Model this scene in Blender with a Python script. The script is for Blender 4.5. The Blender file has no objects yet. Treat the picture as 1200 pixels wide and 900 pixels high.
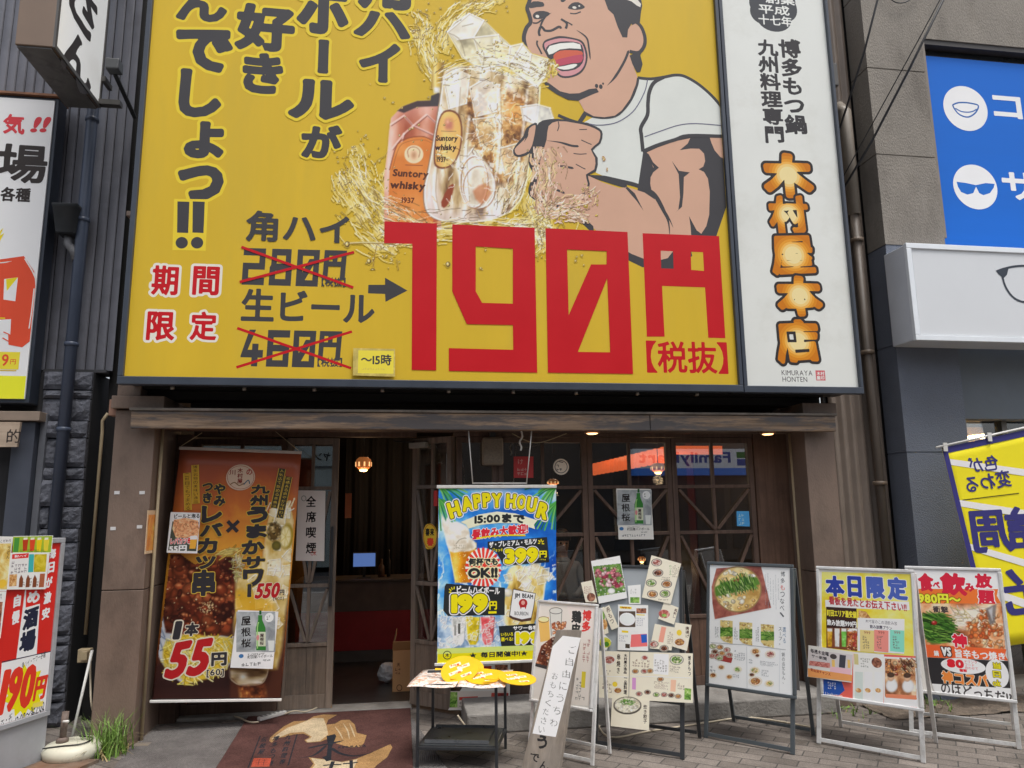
import bpy, bmesh, math, random
import numpy as np
from mathutils import Vector, Matrix, noise as mnoise
from mathutils.geometry import tessellate_polygon

random.seed(7)
SC = bpy.context.scene
COL = SC.collection

# ------------------------------------------------------------------ camera, sky, sun, exposure
YAW, PITCH, ROLL, FPX = .15097798, .168604899, -.0116551836, 854.195
CAM = Vector((0, -6.0, 1.5))
_r = Vector((math.cos(YAW), -math.sin(YAW), 0)); _f = Vector((math.sin(YAW), math.cos(YAW), 0)); _z = Vector((0, 0, 1))
CF = _f * math.cos(PITCH) + _z * math.sin(PITCH)
_u = _z * math.cos(PITCH) - _f * math.sin(PITCH)
CR = _r * math.cos(ROLL) + _u * math.sin(ROLL)
CU = _u * math.cos(ROLL) - _r * math.sin(ROLL)
cd = bpy.data.cameras.new('camera'); cam = bpy.data.objects.new('camera', cd); COL.objects.link(cam)
cd.sensor_width = 36; cd.lens = 36 * FPX / 1200; cd.clip_start = .05; cd.clip_end = 2000
m = Matrix((CR, CU, -CF)).transposed().to_4x4(); m.translation = CAM
cam.matrix_world = m
SC.camera = cam
SUN_EL, SUN_AZ = 68, 155          # degrees; azimuth from +Y clockwise
wd = bpy.data.worlds.new('World'); SC.world = wd; wd.use_nodes = True
nt = wd.node_tree; bg = nt.nodes['Background']
sky = nt.nodes.new('ShaderNodeTexSky'); sky.sky_type = 'NISHITA'; sky.sun_disc = False
sky.sun_elevation = math.radians(SUN_EL); sky.sun_rotation = math.radians(SUN_AZ)
sky.air_density = 1.0; sky.dust_density = 4.0; sky.ozone_density = 1.0
hs = nt.nodes.new('ShaderNodeHueSaturation'); hs.inputs['Saturation'].default_value = .35   # thin bright cloud greys the blue
nt.links.new(sky.outputs[0], hs.inputs['Color']); nt.links.new(hs.outputs[0], bg.inputs[0])
bg.inputs[1].default_value = .15
sd = bpy.data.lights.new('sun', 'SUN'); sd.energy = 1.5; sd.angle = math.radians(18); sd.color = (1, .97, .92)
so = bpy.data.objects.new('sun', sd); COL.objects.link(so)
_d = Vector((math.sin(math.radians(SUN_AZ)) * math.cos(math.radians(SUN_EL)), math.cos(math.radians(SUN_AZ)) * math.cos(math.radians(SUN_EL)), math.sin(math.radians(SUN_EL))))
so.rotation_euler = _d.to_track_quat('Z', 'Y').to_euler(); so.location = (-4, -10, 20)
SC.view_settings.view_transform = 'Standard'; SC.view_settings.look = 'None'
SC.view_settings.gamma = 1; SC.view_settings.exposure = .34
SC.view_settings.use_curve_mapping = False

# ------------------------------------------------------------------ helpers: pixel rays onto real planes
def ray(px, py):
    return CF + CR * ((px - 600) / FPX) - CU * ((py - 450) / FPX)
def at(px, py, Y):
    d = ray(px, py); return CAM + d * ((Y - CAM.y) / d.y)
def gd(px, py, z=0.0):
    d = ray(px, py); return CAM + d * ((z - CAM.z) / d.z)
def X(px, py, Y): return at(px, py, Y).x
def Z(px, py, Y): return at(px, py, Y).z
def zm(ox, oy, s): return lambda *p: [(ox + p[i] / s, oy + p[i + 1] / s) for i in range(0, len(p), 2)]

def lin(c): return tuple((v / 255 / 12.92) if v / 255 <= .04045 else ((v / 255 + .055) / 1.055) ** 2.4 for v in c)
def al(r, g, b, k=.8): return tuple(min(.92, x / k) for x in lin((r, g, b)))

# ------------------------------------------------------------------ materials
MATS = {}
def nodes(name):
    m = bpy.data.materials.new(name); m.use_nodes = True
    t = m.node_tree; b = t.nodes['Principled BSDF']; return m, t, b
def N(t, kind, **kw):
    n = t.nodes.new(kind)
    for k, v in kw.items():
        if k in n.inputs: n.inputs[k].default_value = v
        else: setattr(n, k, v)
    return n
def ramp(t, stops, mode='LINEAR'):
    n = t.nodes.new('ShaderNodeValToRGB'); cr = n.color_ramp; cr.interpolation = mode
    while len(cr.elements) < len(stops): cr.elements.new(.5)
    for e, (p, c) in zip(cr.elements, stops): e.position = p; e.color = (*c, 1)
    return n
def mat(name, c, rough=.5, var=.12, scale=6., bump=0., bscale=40., metal=0., stretch=(1, 1, 1), spec=.5, dirt=None, dscale=1.2, coat=0.):
    if name in MATS: return MATS[name]
    m, t, b = nodes(name); L = t.links
    tc = N(t, 'ShaderNodeTexCoord'); mp = N(t, 'ShaderNodeMapping'); mp.inputs['Scale'].default_value = stretch
    L.new(tc.outputs['Object'], mp.inputs[0])
    if var > 0:
        nz = N(t, 'ShaderNodeTexNoise', Scale=scale, Detail=6., Roughness=.6); L.new(mp.outputs[0], nz.inputs['Vector'])
        r = ramp(t, [(.3, tuple(max(0, x * (1 - var)) for x in c)), (.7, tuple(min(.95, x * (1 + var)) for x in c))])
        L.new(nz.outputs['Fac'], r.inputs[0]); out = r.outputs[0]
        if dirt:
            n2 = N(t, 'ShaderNodeTexNoise', Scale=dscale, Detail=9., Roughness=.7); L.new(mp.outputs[0], n2.inputs['Vector'])
            r2 = ramp(t, [(.5, (0, 0, 0)), (.72, (1, 1, 1))]); L.new(n2.outputs['Fac'], r2.inputs[0])
            mx = N(t, 'ShaderNodeMix', data_type='RGBA'); L.new(r2.outputs[0], mx.inputs['Factor'])
            L.new(out, mx.inputs['A']); mx.inputs['B'].default_value = (*dirt, 1); out = mx.outputs['Result']
        L.new(out, b.inputs['Base Color'])
        rr = N(t, 'ShaderNodeMapRange'); rr.inputs['To Min'].default_value = max(.03, rough - .12); rr.inputs['To Max'].default_value = min(1, rough + .12)
        L.new(nz.outputs['Fac'], rr.inputs[0]); L.new(rr.outputs[0], b.inputs['Roughness'])
    else:
        b.inputs['Base Color'].default_value = (*c, 1); b.inputs['Roughness'].default_value = rough
    b.inputs['Metallic'].default_value = metal; b.inputs['Specular IOR Level'].default_value = spec
    b.inputs['Coat Weight'].default_value = coat
    if bump:
        n3 = N(t, 'ShaderNodeTexNoise', Scale=bscale, Detail=5.); L.new(mp.outputs[0], n3.inputs['Vector'])
        bp = N(t, 'ShaderNodeBump', Strength=bump, Distance=.02); L.new(n3.outputs['Fac'], bp.inputs['Height']); L.new(bp.outputs[0], b.inputs['Normal'])
    MATS[name] = m; return m
def ink(r, g, b, k=.8, rough=.45):
    n = 'ink_%d_%d_%d' % (r, g, b) + ('' if k == .8 else '_%d' % int(k * 100))
    if n in MATS: return MATS[n]
    return mat(n, al(r, g, b, k), rough, var=.035, scale=3, spec=.25)
def blotch(name, stops, scale=30., dist=1.5, detail=6., rough=.4, voro=False, stretch=(1, 1, 1), k=.8):
    """printed photograph: a procedural mottle through a colour ramp"""
    if name in MATS: return MATS[name]
    m, t, b = nodes(name); L = t.links
    tc = N(t, 'ShaderNodeTexCoord'); mp = N(t, 'ShaderNodeMapping'); mp.inputs['Scale'].default_value = stretch
    L.new(tc.outputs['Object'], mp.inputs[0])
    if voro:
        nz = N(t, 'ShaderNodeTexNoise', Scale=scale * .6, Detail=2.); L.new(mp.outputs[0], nz.inputs['Vector'])
        mx = N(t, 'ShaderNodeMix', data_type='VECTOR'); mx.inputs['Factor'].default_value = .06
        L.new(mp.outputs[0], mx.inputs['A']); L.new(nz.outputs['Color'], mx.inputs['B'])
        vo = N(t, 'ShaderNodeTexVoronoi', Scale=scale); L.new(mx.outputs['Result'], vo.inputs['Vector'])
        hs = N(t, 'ShaderNodeSeparateColor'); L.new(vo.outputs['Color'], hs.inputs[0])
        n2 = N(t, 'ShaderNodeTexNoise', Scale=scale * 3, Detail=4.); L.new(mp.outputs[0], n2.inputs['Vector'])
        ma = N(t, 'ShaderNodeMath', operation='MULTIPLY_ADD'); L.new(n2.outputs['Fac'], ma.inputs[0]); ma.inputs[1].default_value = .5; L.new(hs.outputs[0], ma.inputs[2])
        m2 = N(t, 'ShaderNodeMath', operation='SUBTRACT'); L.new(ma.outputs[0], m2.inputs[0]); m2.inputs[1].default_value = .25; fac = m2.outputs[0]
    else:
        nz = N(t, 'ShaderNodeTexNoise', Scale=scale, Detail=detail, Distortion=dist, Roughness=.62); L.new(mp.outputs[0], nz.inputs['Vector'])
        mr = N(t, 'ShaderNodeMapRange'); mr.inputs['From Min'].default_value = .28; mr.inputs['From Max'].default_value = .72
        L.new(nz.outputs['Fac'], mr.inputs[0]); fac = mr.outputs[0]
    r = ramp(t, [(p, al(*c, k)) for p, c in stops]); L.new(fac, r.inputs[0]); L.new(r.outputs[0], b.inputs['Base Color'])
    b.inputs['Roughness'].default_value = rough
    MATS[name] = m; return m
def wood(name, c1, c2, axis='x', scale=1., rough=.75, grey=None, spec=.3, patch=None):
    if name in MATS: return MATS[name]
    m, t, b = nodes(name); L = t.links
    tc = N(t, 'ShaderNodeTexCoord'); mp = N(t, 'ShaderNodeMapping')
    st = {'x': (1.2, 22, 22), 'y': (22, 1.2, 22), 'z': (22, 22, 1.2)}[axis]
    mp.inputs['Scale'].default_value = tuple(s * scale for s in st); L.new(tc.outputs['Object'], mp.inputs[0])
    nz = N(t, 'ShaderNodeTexNoise', Scale=1.6, Detail=8., Roughness=.65, Distortion=.6); L.new(mp.outputs[0], nz.inputs['Vector'])
    r = ramp(t, [(.3, c1), (.68, c2)]); L.new(nz.outputs['Fac'], r.inputs[0]); out = r.outputs[0]
    n2 = N(t, 'ShaderNodeTexNoise', Scale=1.3, Detail=7., Roughness=.7); L.new(tc.outputs['Object'], n2.inputs['Vector'])
    if patch: mq = N(t, 'ShaderNodeMapping'); mq.inputs['Scale'].default_value = patch; L.new(tc.outputs['Object'], mq.inputs[0]); L.new(mq.outputs[0], n2.inputs['Vector'])
    r2 = ramp(t, [(.45, (0, 0, 0)), (.7 if not patch else .56, (1, 1, 1))]); L.new(n2.outputs['Fac'], r2.inputs[0])
    mx = N(t, 'ShaderNodeMix', data_type='RGBA'); L.new(r2.outputs[0], mx.inputs['Factor']); L.new(out, mx.inputs['A'])
    g = grey or tuple(x * .45 for x in c1); mx.inputs['B'].default_value = (*g, 1)
    L.new(mx.outputs['Result'], b.inputs['Base Color']); b.inputs['Roughness'].default_value = rough; b.inputs['Specular IOR Level'].default_value = spec
    bp = N(t, 'ShaderNodeBump', Strength=.5, Distance=.004); L.new(nz.outputs['Fac'], bp.inputs['Height']); L.new(bp.outputs[0], b.inputs['Normal'])
    MATS[name] = m; return m
def glow(name, c, s):
    if name in MATS: return MATS[name]
    m, t, b = nodes(name); b.inputs['Base Color'].default_value = (*c, 1)
    b.inputs['Emission Color'].default_value = (*c, 1); b.inputs['Emission Strength'].default_value = s
    MATS[name] = m; return m
def glass(name, refl=.16, tint=(.8, .85, .88), rough=.004):
    if name in MATS: return MATS[name]
    m, t, b = nodes(name); L = t.links; t.nodes.remove(b)
    tr = N(t, 'ShaderNodeBsdfTransparent'); tr.inputs[0].default_value = (*tint, 1)
    gl = N(t, 'ShaderNodeBsdfGlossy'); gl.inputs['Roughness'].default_value = rough; gl.inputs[0].default_value = (.95, .97, 1, 1)
    lw = N(t, 'ShaderNodeFresnel'); lw.inputs[0].default_value = 1.5
    ad = N(t, 'ShaderNodeMath', operation='ADD'); L.new(lw.outputs[0], ad.inputs[0]); ad.inputs[1].default_value = refl - .04; ad.use_clamp = True
    mx = N(t, 'ShaderNodeMixShader'); L.new(ad.outputs[0], mx.inputs[0]); L.new(tr.outputs[0], mx.inputs[1]); L.new(gl.outputs[0], mx.inputs[2])
    L.new(mx.outputs[0], t.nodes['Material Output'].inputs[0]); MATS[name] = m; return m

# ------------------------------------------------------------------ things, parts
def tag(o, label, cat, group=None, kind=None):
    o['label'] = label; o['category'] = cat
    if group: o['group'] = group
    if kind: o['kind'] = kind
    return o
def thing(name, label, cat, loc=(0, 0, 0), group=None):
    o = bpy.data.objects.new(name, None); o.empty_display_size = .1; COL.objects.link(o); o.location = Vector(loc)
    return tag(o, label, cat, group)
def origin(p):
    v = Vector((0, 0, 0))
    while p is not None: v += p.location; p = p.parent
    return v

class MB:
    """collects solids in world coordinates, then links them as ONE mesh object"""
    def __init__(s): s.bm = bmesh.new()
    def box(s, x0, x1, y0, y1, z0, z1):
        c = Vector(((x0 + x1) / 2, (y0 + y1) / 2, (z0 + z1) / 2))
        bmesh.ops.create_cube(s.bm, size=1, matrix=Matrix.Translation(c) @ Matrix.Diagonal((abs(x1 - x0), abs(y1 - y0), abs(z1 - z0), 1)))
        return s
    def bar(s, p, q, w, t, n=(0, -1, 0)):
        """square bar from p to q: w across (in the plane normal to n), t along n"""
        p = Vector(p); q = Vector(q); a = (q - p); L = a.length; a.normalize(); n = Vector(n)
        n = (n - a * n.dot(a)).normalized(); b = n.cross(a)
        M = Matrix((b, n, a)).transposed().to_4x4(); M.translation = (p + q) / 2
        bmesh.ops.create_cube(s.bm, size=1, matrix=M @ Matrix.Diagonal((w, t, L, 1))); return s
    def tube(s, pts, r, seg=8, closed=False):
        pts = [Vector(p) for p in pts]; rings = []
        n = len(pts); up = None
        for i, p in enumerate(pts):
            d = (pts[min(i + 1, n - 1)] - pts[max(i - 1, 0)]).normalized()
            if up is None: up = d.orthogonal().normalized()
            up = (up - d * up.dot(d)).normalized(); b = d.cross(up)
            rr = r[i] if isinstance(r, (list, tuple)) else r
            rings.append([s.bm.verts.new(p + (up * math.cos(2 * math.pi * k / seg) + b * math.sin(2 * math.pi * k / seg)) * rr) for k in range(seg)])
        for a, b in zip(rings, rings[1:]):
            for k in range(seg):
                f = s.bm.faces.new((a[k], a[(k + 1) % seg], b[(k + 1) % seg], b[k])); f.smooth = True
        s.bm.faces.new(rings[0][::-1]); s.bm.faces.new(rings[-1]); return s
    def lathe(s, c, prof, seg=24, axis='z'):
        c = Vector(c); rings = []
        for r, h in prof:
            rings.append([s.bm.verts.new(c + Vector((r * math.cos(2 * math.pi * k / seg), r * math.sin(2 * math.pi * k / seg), h))) for k in range(seg)])
        for a, b in zip(rings, rings[1:]):
            for k in range(seg):
                f = s.bm.faces.new((a[k], a[(k + 1) % seg], b[(k + 1) % seg], b[k])); f.smooth = True
        s.bm.faces.new(rings[0][::-1]); s.bm.faces.new(rings[-1]); return s
    def prism(s, pts, d):
        """polygon pts (world) pushed along vector d"""
        pts = [Vector(p) for p in pts]; d = Vector(d)
        a = [s.bm.verts.new(p) for p in pts]; b = [s.bm.verts.new(p + d) for p in pts]; n = len(pts)
        s.bm.faces.new(a); s.bm.faces.new(b[::-1])
        for k in range(n): s.bm.faces.new((a[k], b[k], b[(k + 1) % n], a[(k + 1) % n]))
        return s
    def sheet(s, rows):
        vs = [[s.bm.verts.new(Vector(p)) for p in r] for r in rows]
        for a, b in zip(vs, vs[1:]):
            for k in range(len(a) - 1):
                f = s.bm.faces.new((a[k], a[k + 1], b[k + 1], b[k])); f.smooth = True
        return s
    def build(s, name, m, parent=None, bevel=0., solid=0.):
        me = bpy.data.meshes.new(name); bmesh.ops.recalc_face_normals(s.bm, faces=s.bm.faces[:])
        o = bpy.data.objects.new(name, me); COL.objects.link(o)
        off = origin(parent)
        if parent is None:
            xs = [v.co for v in s.bm.verts]
            off = Vector((sum(v.x for v in xs) / len(xs), sum(v.y for v in xs) / len(xs), min(v.z for v in xs))); o.location = off
        else: o.parent = parent
        bmesh.ops.translate(s.bm, vec=-off, verts=s.bm.verts[:]); s.bm.to_mesh(me); s.bm.free()
        me.materials.append(m)
        if solid:
            md = o.modifiers.new('solid', 'SOLIDIFY'); md.thickness = solid; md.offset = 0
        if bevel:
            md = o.modifiers.new('bevel', 'BEVEL'); md.width = bevel; md.segments = 2; md.limit_method = 'ANGLE'; md.angle_limit = .7
        return o
def B(*a): return MB().box(*a)

# ------------------------------------------------------------------ flat print: glyphs, polygons, strokes on a plane
_gl = {}
_tc = bpy.data.curves.new('glyph', 'FONT'); _tc.fill_mode = 'NONE'; _tc.resolution_u = 3
_to = bpy.data.objects.new('glyph', _tc); COL.objects.link(_to)
def glyph(ch):
    """outline edges (n,2,2) of one character in em units and its advance"""
    if ch in _gl: return _gl[ch]
    def ev(body):
        _tc.body = body; bpy.context.view_layer.update()
        dg = bpy.context.evaluated_depsgraph_get(); e = _to.evaluated_get(dg); me = e.to_mesh()
        v = np.array([x.co[:2] for x in me.vertices], float).reshape(-1, 2); ed = np.array([x.vertices[:] for x in me.edges], int).reshape(-1, 2)
        e.to_mesh_clear(); return v, ed
    v, ed = ev(ch)
    seg = v[ed] if len(ed) else np.zeros((0, 2, 2))
    if ord(ch) > 0x2e00: adv = 1.0
    else: adv = (seg[:, :, 0].max() - seg[:, :, 0].min() + .12) if len(seg) else .3
    _gl[ch] = (seg, adv); return _gl[ch]
def sdf(seg, P):
    out = np.empty(len(P))
    a = seg[:, 0]; d = seg[:, 1] - a; dd = (d ** 2).sum(1) + 1e-12
    for i in range(0, len(P), 4000):
        p = P[i:i + 4000, None, :] - a[None]
        t = np.clip((p * d).sum(2) / dd, 0, 1)
        q = p - d[None] * t[..., None]; dist = np.sqrt((q ** 2).sum(2).min(1))
        y = P[i:i + 4000, 1][:, None]; x = P[i:i + 4000, 0][:, None]
        y0 = a[None, :, 1]; y1 = seg[None, :, 1, 1]
        cr = (y0 > y) != (y1 > y)
        xi = a[None, :, 0] + (y - y0) / np.where(np.abs(y1 - y0) < 1e-12, 1e-12, y1 - y0) * d[None, :, 0]
        inside = ((cr & (x < xi)).sum(1) % 2) == 1
        out[i:i + 4000] = np.where(inside, -dist, dist)
    return out
def march(F, xs, ys):
    """polygons of the region F<0 on a grid; full cells merge in runs"""
    V = []; FA = []
    ny, nx = F.shape; IN = F < 0
    c = IN[:-1, :-1].astype(int) + IN[:-1, 1:] + IN[1:, :-1] + IN[1:, 1:]
    for j in range(ny - 1):
        row = c[j]; i = 0
        nz = np.nonzero(row)[0]
        if not len(nz): continue
        i = nz[0]; e = nz[-1] + 1
        while i < e:
            if row[i] == 4:
                k = i
                while k < e and row[k] == 4: k += 1
                b = len(V); V += [(xs[i], ys[j]), (xs[k], ys[j]), (xs[k], ys[j + 1]), (xs[i], ys[j + 1])]; FA.append((b, b + 1, b + 2, b + 3)); i = k
            elif row[i]:
                q = ((xs[i], ys[j], F[j, i]), (xs[i + 1], ys[j], F[j, i + 1]), (xs[i + 1], ys[j + 1], F[j + 1, i + 1]), (xs[i], ys[j + 1], F[j + 1, i]))
                pl = []
                for k in range(4):
                    A, Bq = q[k], q[(k + 1) % 4]
                    if A[2] < 0: pl.append(A[:2])
                    if (A[2] < 0) != (Bq[2] < 0):
                        t = A[2] / (A[2] - Bq[2]); pl.append((A[0] + (Bq[0] - A[0]) * t, A[1] + (Bq[1] - A[1]) * t))
                if len(pl) > 2:
                    b = len(V); V += pl; FA.append(tuple(range(b, b + len(pl))))
                i += 1
            else: i += 1
    return V, FA

class Plane:
    def __init__(s, o, u, n):
        s.o = Vector(o); s.u = Vector(u).normalized(); s.n = Vector(n).normalized(); s.v = s.n.cross(s.u).normalized()
    def px(s, px, py):
        d = ray(px, py); p = CAM + d * ((s.o - CAM).dot(s.n) / d.dot(s.n)) - s.o
        return (p.dot(s.u), p.dot(s.v))
    def w(s, u, v, d=0.): return s.o + s.u * u + s.v * v + s.n * d
    def off(s, d): return Plane(s.o + s.n * d, s.u, s.n)
    def rect(s, *q):
        """TL,TR,BR,BL pixels -> u0,u1,v0,v1"""
        P = [s.px(*p) for p in q]
        return (P[0][0] + P[3][0]) / 2, (P[1][0] + P[2][0]) / 2, (P[2][1] + P[3][1]) / 2, (P[0][1] + P[1][1]) / 2
def front(Y, rot=0.): return Plane((0, Y, 0), (math.cos(rot), 0, math.sin(rot)), (0, -1, 0))
def catmull(pts, k=4, closed=False):
    n = len(pts); out = []
    if n < 3: return pts
    g = (lambda i: pts[i % n]) if closed else (lambda i: pts[min(max(i, 0), n - 1)])
    for i in range(n if closed else n - 1):
        p0, p1, p2, p3 = g(i - 1), g(i), g(i + 1), g(i + 2)
        for j in range(k):
            t = j / k
            out.append(tuple(.5 * (2 * b + (c - a) * t + (2 * a - 5 * b + 4 * c - d) * t * t + (3 * b - a - 3 * c + d) * t ** 3) for a, b, c, d in zip(p0, p1, p2, p3)))
    if not closed: out.append(pts[-1])
    return out

class Art:
    """everything printed on one plane; stacked by overlap so that no two faces share a depth"""
    STEP = .00012
    def __init__(s, plane, base=1, stack=None):
        s.p = plane; s.mats = []; s.V = []; s.F = []; s.MI = []; s.stack = stack if stack is not None else []; s.base = base
        s.clip = None; s.paints = []
    def add(s, V, F, m, layer=None):
        if not F: return
        V = np.array(V, float)
        if s.clip: V[:, 0] = np.clip(V[:, 0], s.clip[0], s.clip[1]); V[:, 1] = np.clip(V[:, 1], s.clip[2], s.clip[3])
        lo = V.min(0); hi = V.max(0)
        if layer is None:
            layer = s.base
            for a, b, l in s.stack:
                if l >= layer and a[0] < hi[0] and b[0] > lo[0] and a[1] < hi[1] and b[1] > lo[1]: layer = l + 1
        s.stack.append((lo, hi, layer))
        if m not in s.mats: s.mats.append(m)
        mi = s.mats.index(m); b = len(s.V)
        s.V += [(x, y, layer * s.STEP) for x, y in V]
        for f in F: s.F.append(tuple(i + b for i in f)); s.MI.append(mi)
        return layer
    # --- shapes given in photo pixels, laid on the plane
    def uv(s, pts): return [s.p.px(*q) for q in pts]
    def poly(s, pts, m, smooth=0, holes=(), uv=False, layer=None):
        if smooth: pts = catmull(pts, smooth, True)
        rings = [[Vector((*q, 0)) for q in (r if uv else s.uv(r))] for r in [pts, *holes]]
        tri = tessellate_polygon(rings); flat = [v for r in rings for v in r]
        return s.add([(v.x, v.y) for v in flat], [t for t in tri], m, layer)
    def rect(s, x0, y0, x1, y1, m, uv=False, layer=None):
        """axis-aligned on the plane, through the two opposite pixel corners"""
        if not uv:
            (u0, v1), (u1, v0) = s.p.px(x0, y0), s.p.px(x1, y1)
        else: u0, v0, u1, v1 = x0, y0, x1, y1
        return s.add([(u0, v0), (u1, v0), (u1, v1), (u0, v1)], [(0, 1, 2, 3)], m, layer)
    def ell(s, cx, cy, rx, ry, m, n=28, rot=0., layer=None):
        c = s.p.px(cx, cy); a = abs(s.p.px(cx + rx, cy)[0] - s.p.px(cx - rx, cy)[0]) / 2; b = abs(s.p.px(cx, cy + ry)[1] - s.p.px(cx, cy - ry)[1]) / 2
        cr, sr = math.cos(rot), math.sin(rot); P = []
        for k in range(n):
            x, y = a * math.cos(2 * math.pi * k / n), b * math.sin(2 * math.pi * k / n); P.append((c[0] + x * cr - y * sr, c[1] + x * sr + y * cr))
        return s.add(P, [tuple(range(n))], m, layer)
    def ring(s, cx, cy, rx, ry, w, m):
        s.stroke([(cx + rx * math.cos(t * math.pi / 12), cy + ry * math.sin(t * math.pi / 12)) for t in range(25)], w, m, 0)
    def stroke(s, pts, w, m, smooth=4, taper=(0, 0), layer=None):
        """ribbon of w pixels; taper = share of the length over which the ends thin out"""
        if smooth and len(pts) > 2: pts = catmull(pts, smooth)
        P = np.array(s.uv(pts)); n = len(P)
        (a, b), (c, d) = s.p.px(*pts[0]), s.p.px(pts[0][0] + 10, pts[0][1]); wpx = math.hypot(c - a, d - b) / 10 * w / 2
        D = np.gradient(P, axis=0); D /= (np.linalg.norm(D, axis=1)[:, None] + 1e-9); Nn = np.stack([-D[:, 1], D[:, 0]], 1)
        t = np.linspace(0, 1, n); f = np.ones(n)
        if taper[0]: f = np.minimum(f, np.clip(t / taper[0], .08, 1))
        if taper[1]: f = np.minimum(f, np.clip((1 - t) / taper[1], .08, 1))
        Wd = (wpx * f)[:, None]; V = np.concatenate([P + Nn * Wd, P - Nn * Wd])
        return s.add(V, [(i, i + 1, n + i + 1, n + i) for i in range(n - 1)], m, layer)
    def field(s, box, fn, m, cell, layer=None):
        (u0, v1), (u1, v0) = s.p.px(box[0], box[1]), s.p.px(box[2], box[3])
        xs = np.arange(u0, u1 + cell, cell); ys = np.arange(v0, v1 + cell, cell)
        F = np.array([[fn(x, y, (x - u0) / (u1 - u0), (y - v0) / (v1 - v0)) for x in xs] for y in ys])
        V, FA = march(F, xs, ys); return s.add(V, FA, m, layer)
    def text(s, t, box, m, bold=.03, vert=False, out=(), slant=0., rot=0., arch=0., rough=0., cell=None, mirror=False, tilt=0., inner=(), core=()):
        """t fitted into the pixel box; out = [(grow in em, material)] drawn below, inner = the same drawn above"""
        x0, y0, x1, y1 = box; cx, cy = (x0 + x1) / 2, (y0 + y1) / 2
        C = s.p.px(cx, cy)
        a, b = s.p.px(x0, cy), s.p.px(x1, cy); W = math.hypot(b[0] - a[0], b[1] - a[1])
        a, b = s.p.px(cx, y0), s.p.px(cx, y1); H = math.hypot(b[0] - a[0], b[1] - a[1])
        gs = []; pen = 0.
        for ch in t:
            if ch == ' ': pen += .5 if not vert else .6; continue
            seg, adv = glyph(ch); seg = seg.copy()
            if not len(seg): continue
            if vert:
                if ch in 'ー～〜-(…【】「」': c = np.array([.5, .38]); q = seg - c; seg = np.stack([q[..., 1] * (1 if ch not in 'ー' else 1), -q[..., 0]], -1) + c
                if ch in 'ょっゃゅァィ、。': seg += np.array([.1, .1])
                w = seg[..., 0].max() + seg[..., 0].min()
                if ord(ch) < 0x2e00: seg[..., 0] += .5 - w / 2
                seg[..., 1] -= pen; pen += 1.0
            else:
                if ord(ch) < 0x2e00: seg[..., 0] -= seg[..., 0].min() - .06
                seg[..., 0] += pen; pen += adv
            gs.append(seg)
        if not gs: return
        al_ = np.concatenate([g.reshape(-1, 2) for g in gs]); lo = al_.min(0) - bold; hi = al_.max(0) + bold
        sx, sy = W / (hi[0] - lo[0]), H / (hi[1] - lo[1]); em = (sx * sy) ** .5
        cr, sr = math.cos(math.radians(rot)), math.sin(math.radians(rot))
        jobs = [(g_, m_, 0) for g_, m_ in out] + [(0., m, 0)] + [(g_, m_, 0) for g_, m_ in inner] + [(0., m_, r_) for r_, m_ in core]
        todo = {j: [] for j in range(len(jobs))}
        for gi, seg in enumerate(gs):
            q = seg - (lo + hi) / 2
            q = np.stack([q[..., 0] * sx, q[..., 1] * sy], -1)
            q[..., 0] += q[..., 1] * slant
            if arch: q[..., 1] += arch * H * (1 - (2 * q[..., 0] / W) ** 2)
            if tilt: q[..., 1] += tilt * q[..., 0]
            if mirror: q[..., 0] *= -1
            if rough:
                for it in np.ndindex(q.shape[:2]):
                    pp = q[it]; k = 5 / em
                    q[it] = pp + rough * em * np.array(mnoise.noise_vector((pp[0] * k + gi * 7.3, pp[1] * k, 3.1 + gi))[:2])
            q = np.stack([q[..., 0] * cr - q[..., 1] * sr, q[..., 0] * sr + q[..., 1] * cr], -1)
            mxg = max([j[0] for j in jobs]) * em + bold * em
            l = q.reshape(-1, 2).min(0) - mxg - .04 * em; h = q.reshape(-1, 2).max(0) + mxg + .04 * em
            ext = max(h - l); cl = cell or min(max(.0045, ext / 80), ext / 16)
            xs = np.arange(l[0], h[0] + cl, cl); ys = np.arange(l[1], h[1] + cl, cl)
            GX, GY = np.meshgrid(xs, ys); F = sdf(q, np.stack([GX.ravel(), GY.ravel()], 1)).reshape(GX.shape)
            for j, (g_, m_, _) in enumerate(jobs):
                FF = F - (bold + g_) * em
                if _: cc = (q.reshape(-1, 2).min(0) + q.reshape(-1, 2).max(0)) / 2; FF = np.maximum(FF, np.hypot(GX - cc[0], GY - cc[1]) - _ * em)
                V, FA = march(FF, xs + C[0], ys + C[1])
                todo[j].append((V, FA))
        for j, (g_, m_, _) in enumerate(jobs):
            # neighbours' outlines may overlap: alternate them over two depths
            lay = None
            grp = [[], []]
            for i, vf in enumerate(todo[j]): grp[i % 2 if g_ > 0 or bold > .03 else 0].append(vf)
            for gset in grp:
                V = []; FA = []
                for v, f in gset:
                    b = len(V); V += v; FA += [tuple(i + b for i in x) for x in f]
                s.add(V, FA, m_)
    def scribble(s, box, rows, m, vert=False, fill=.8, dens=1., seed=0):
        """unreadably small print: rows of tiny stroke groups"""
        rnd = random.Random(seed + int(box[0] * 13 + box[1] * 7))
        (u0, v1), (u1, v0) = s.p.px(box[0], box[1]), s.p.px(box[2], box[3])
        V = []; F = []
        def q(a, b, c, d):
            k = len(V); V.extend([(a, b), (c, b), (c, d), (a, d)]); F.append((k, k + 1, k + 2, k + 3))
        if u0 > u1: u0, u1 = u1, u0
        if v0 > v1: v0, v1 = v1, v0
        if vert: u0, v0, u1, v1 = v0, u0, v1, u1
        if (v1 - v0) / rows < .0015 or u1 - u0 > 4: return
        pitch = (v1 - v0) / rows; g = pitch * fill
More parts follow.
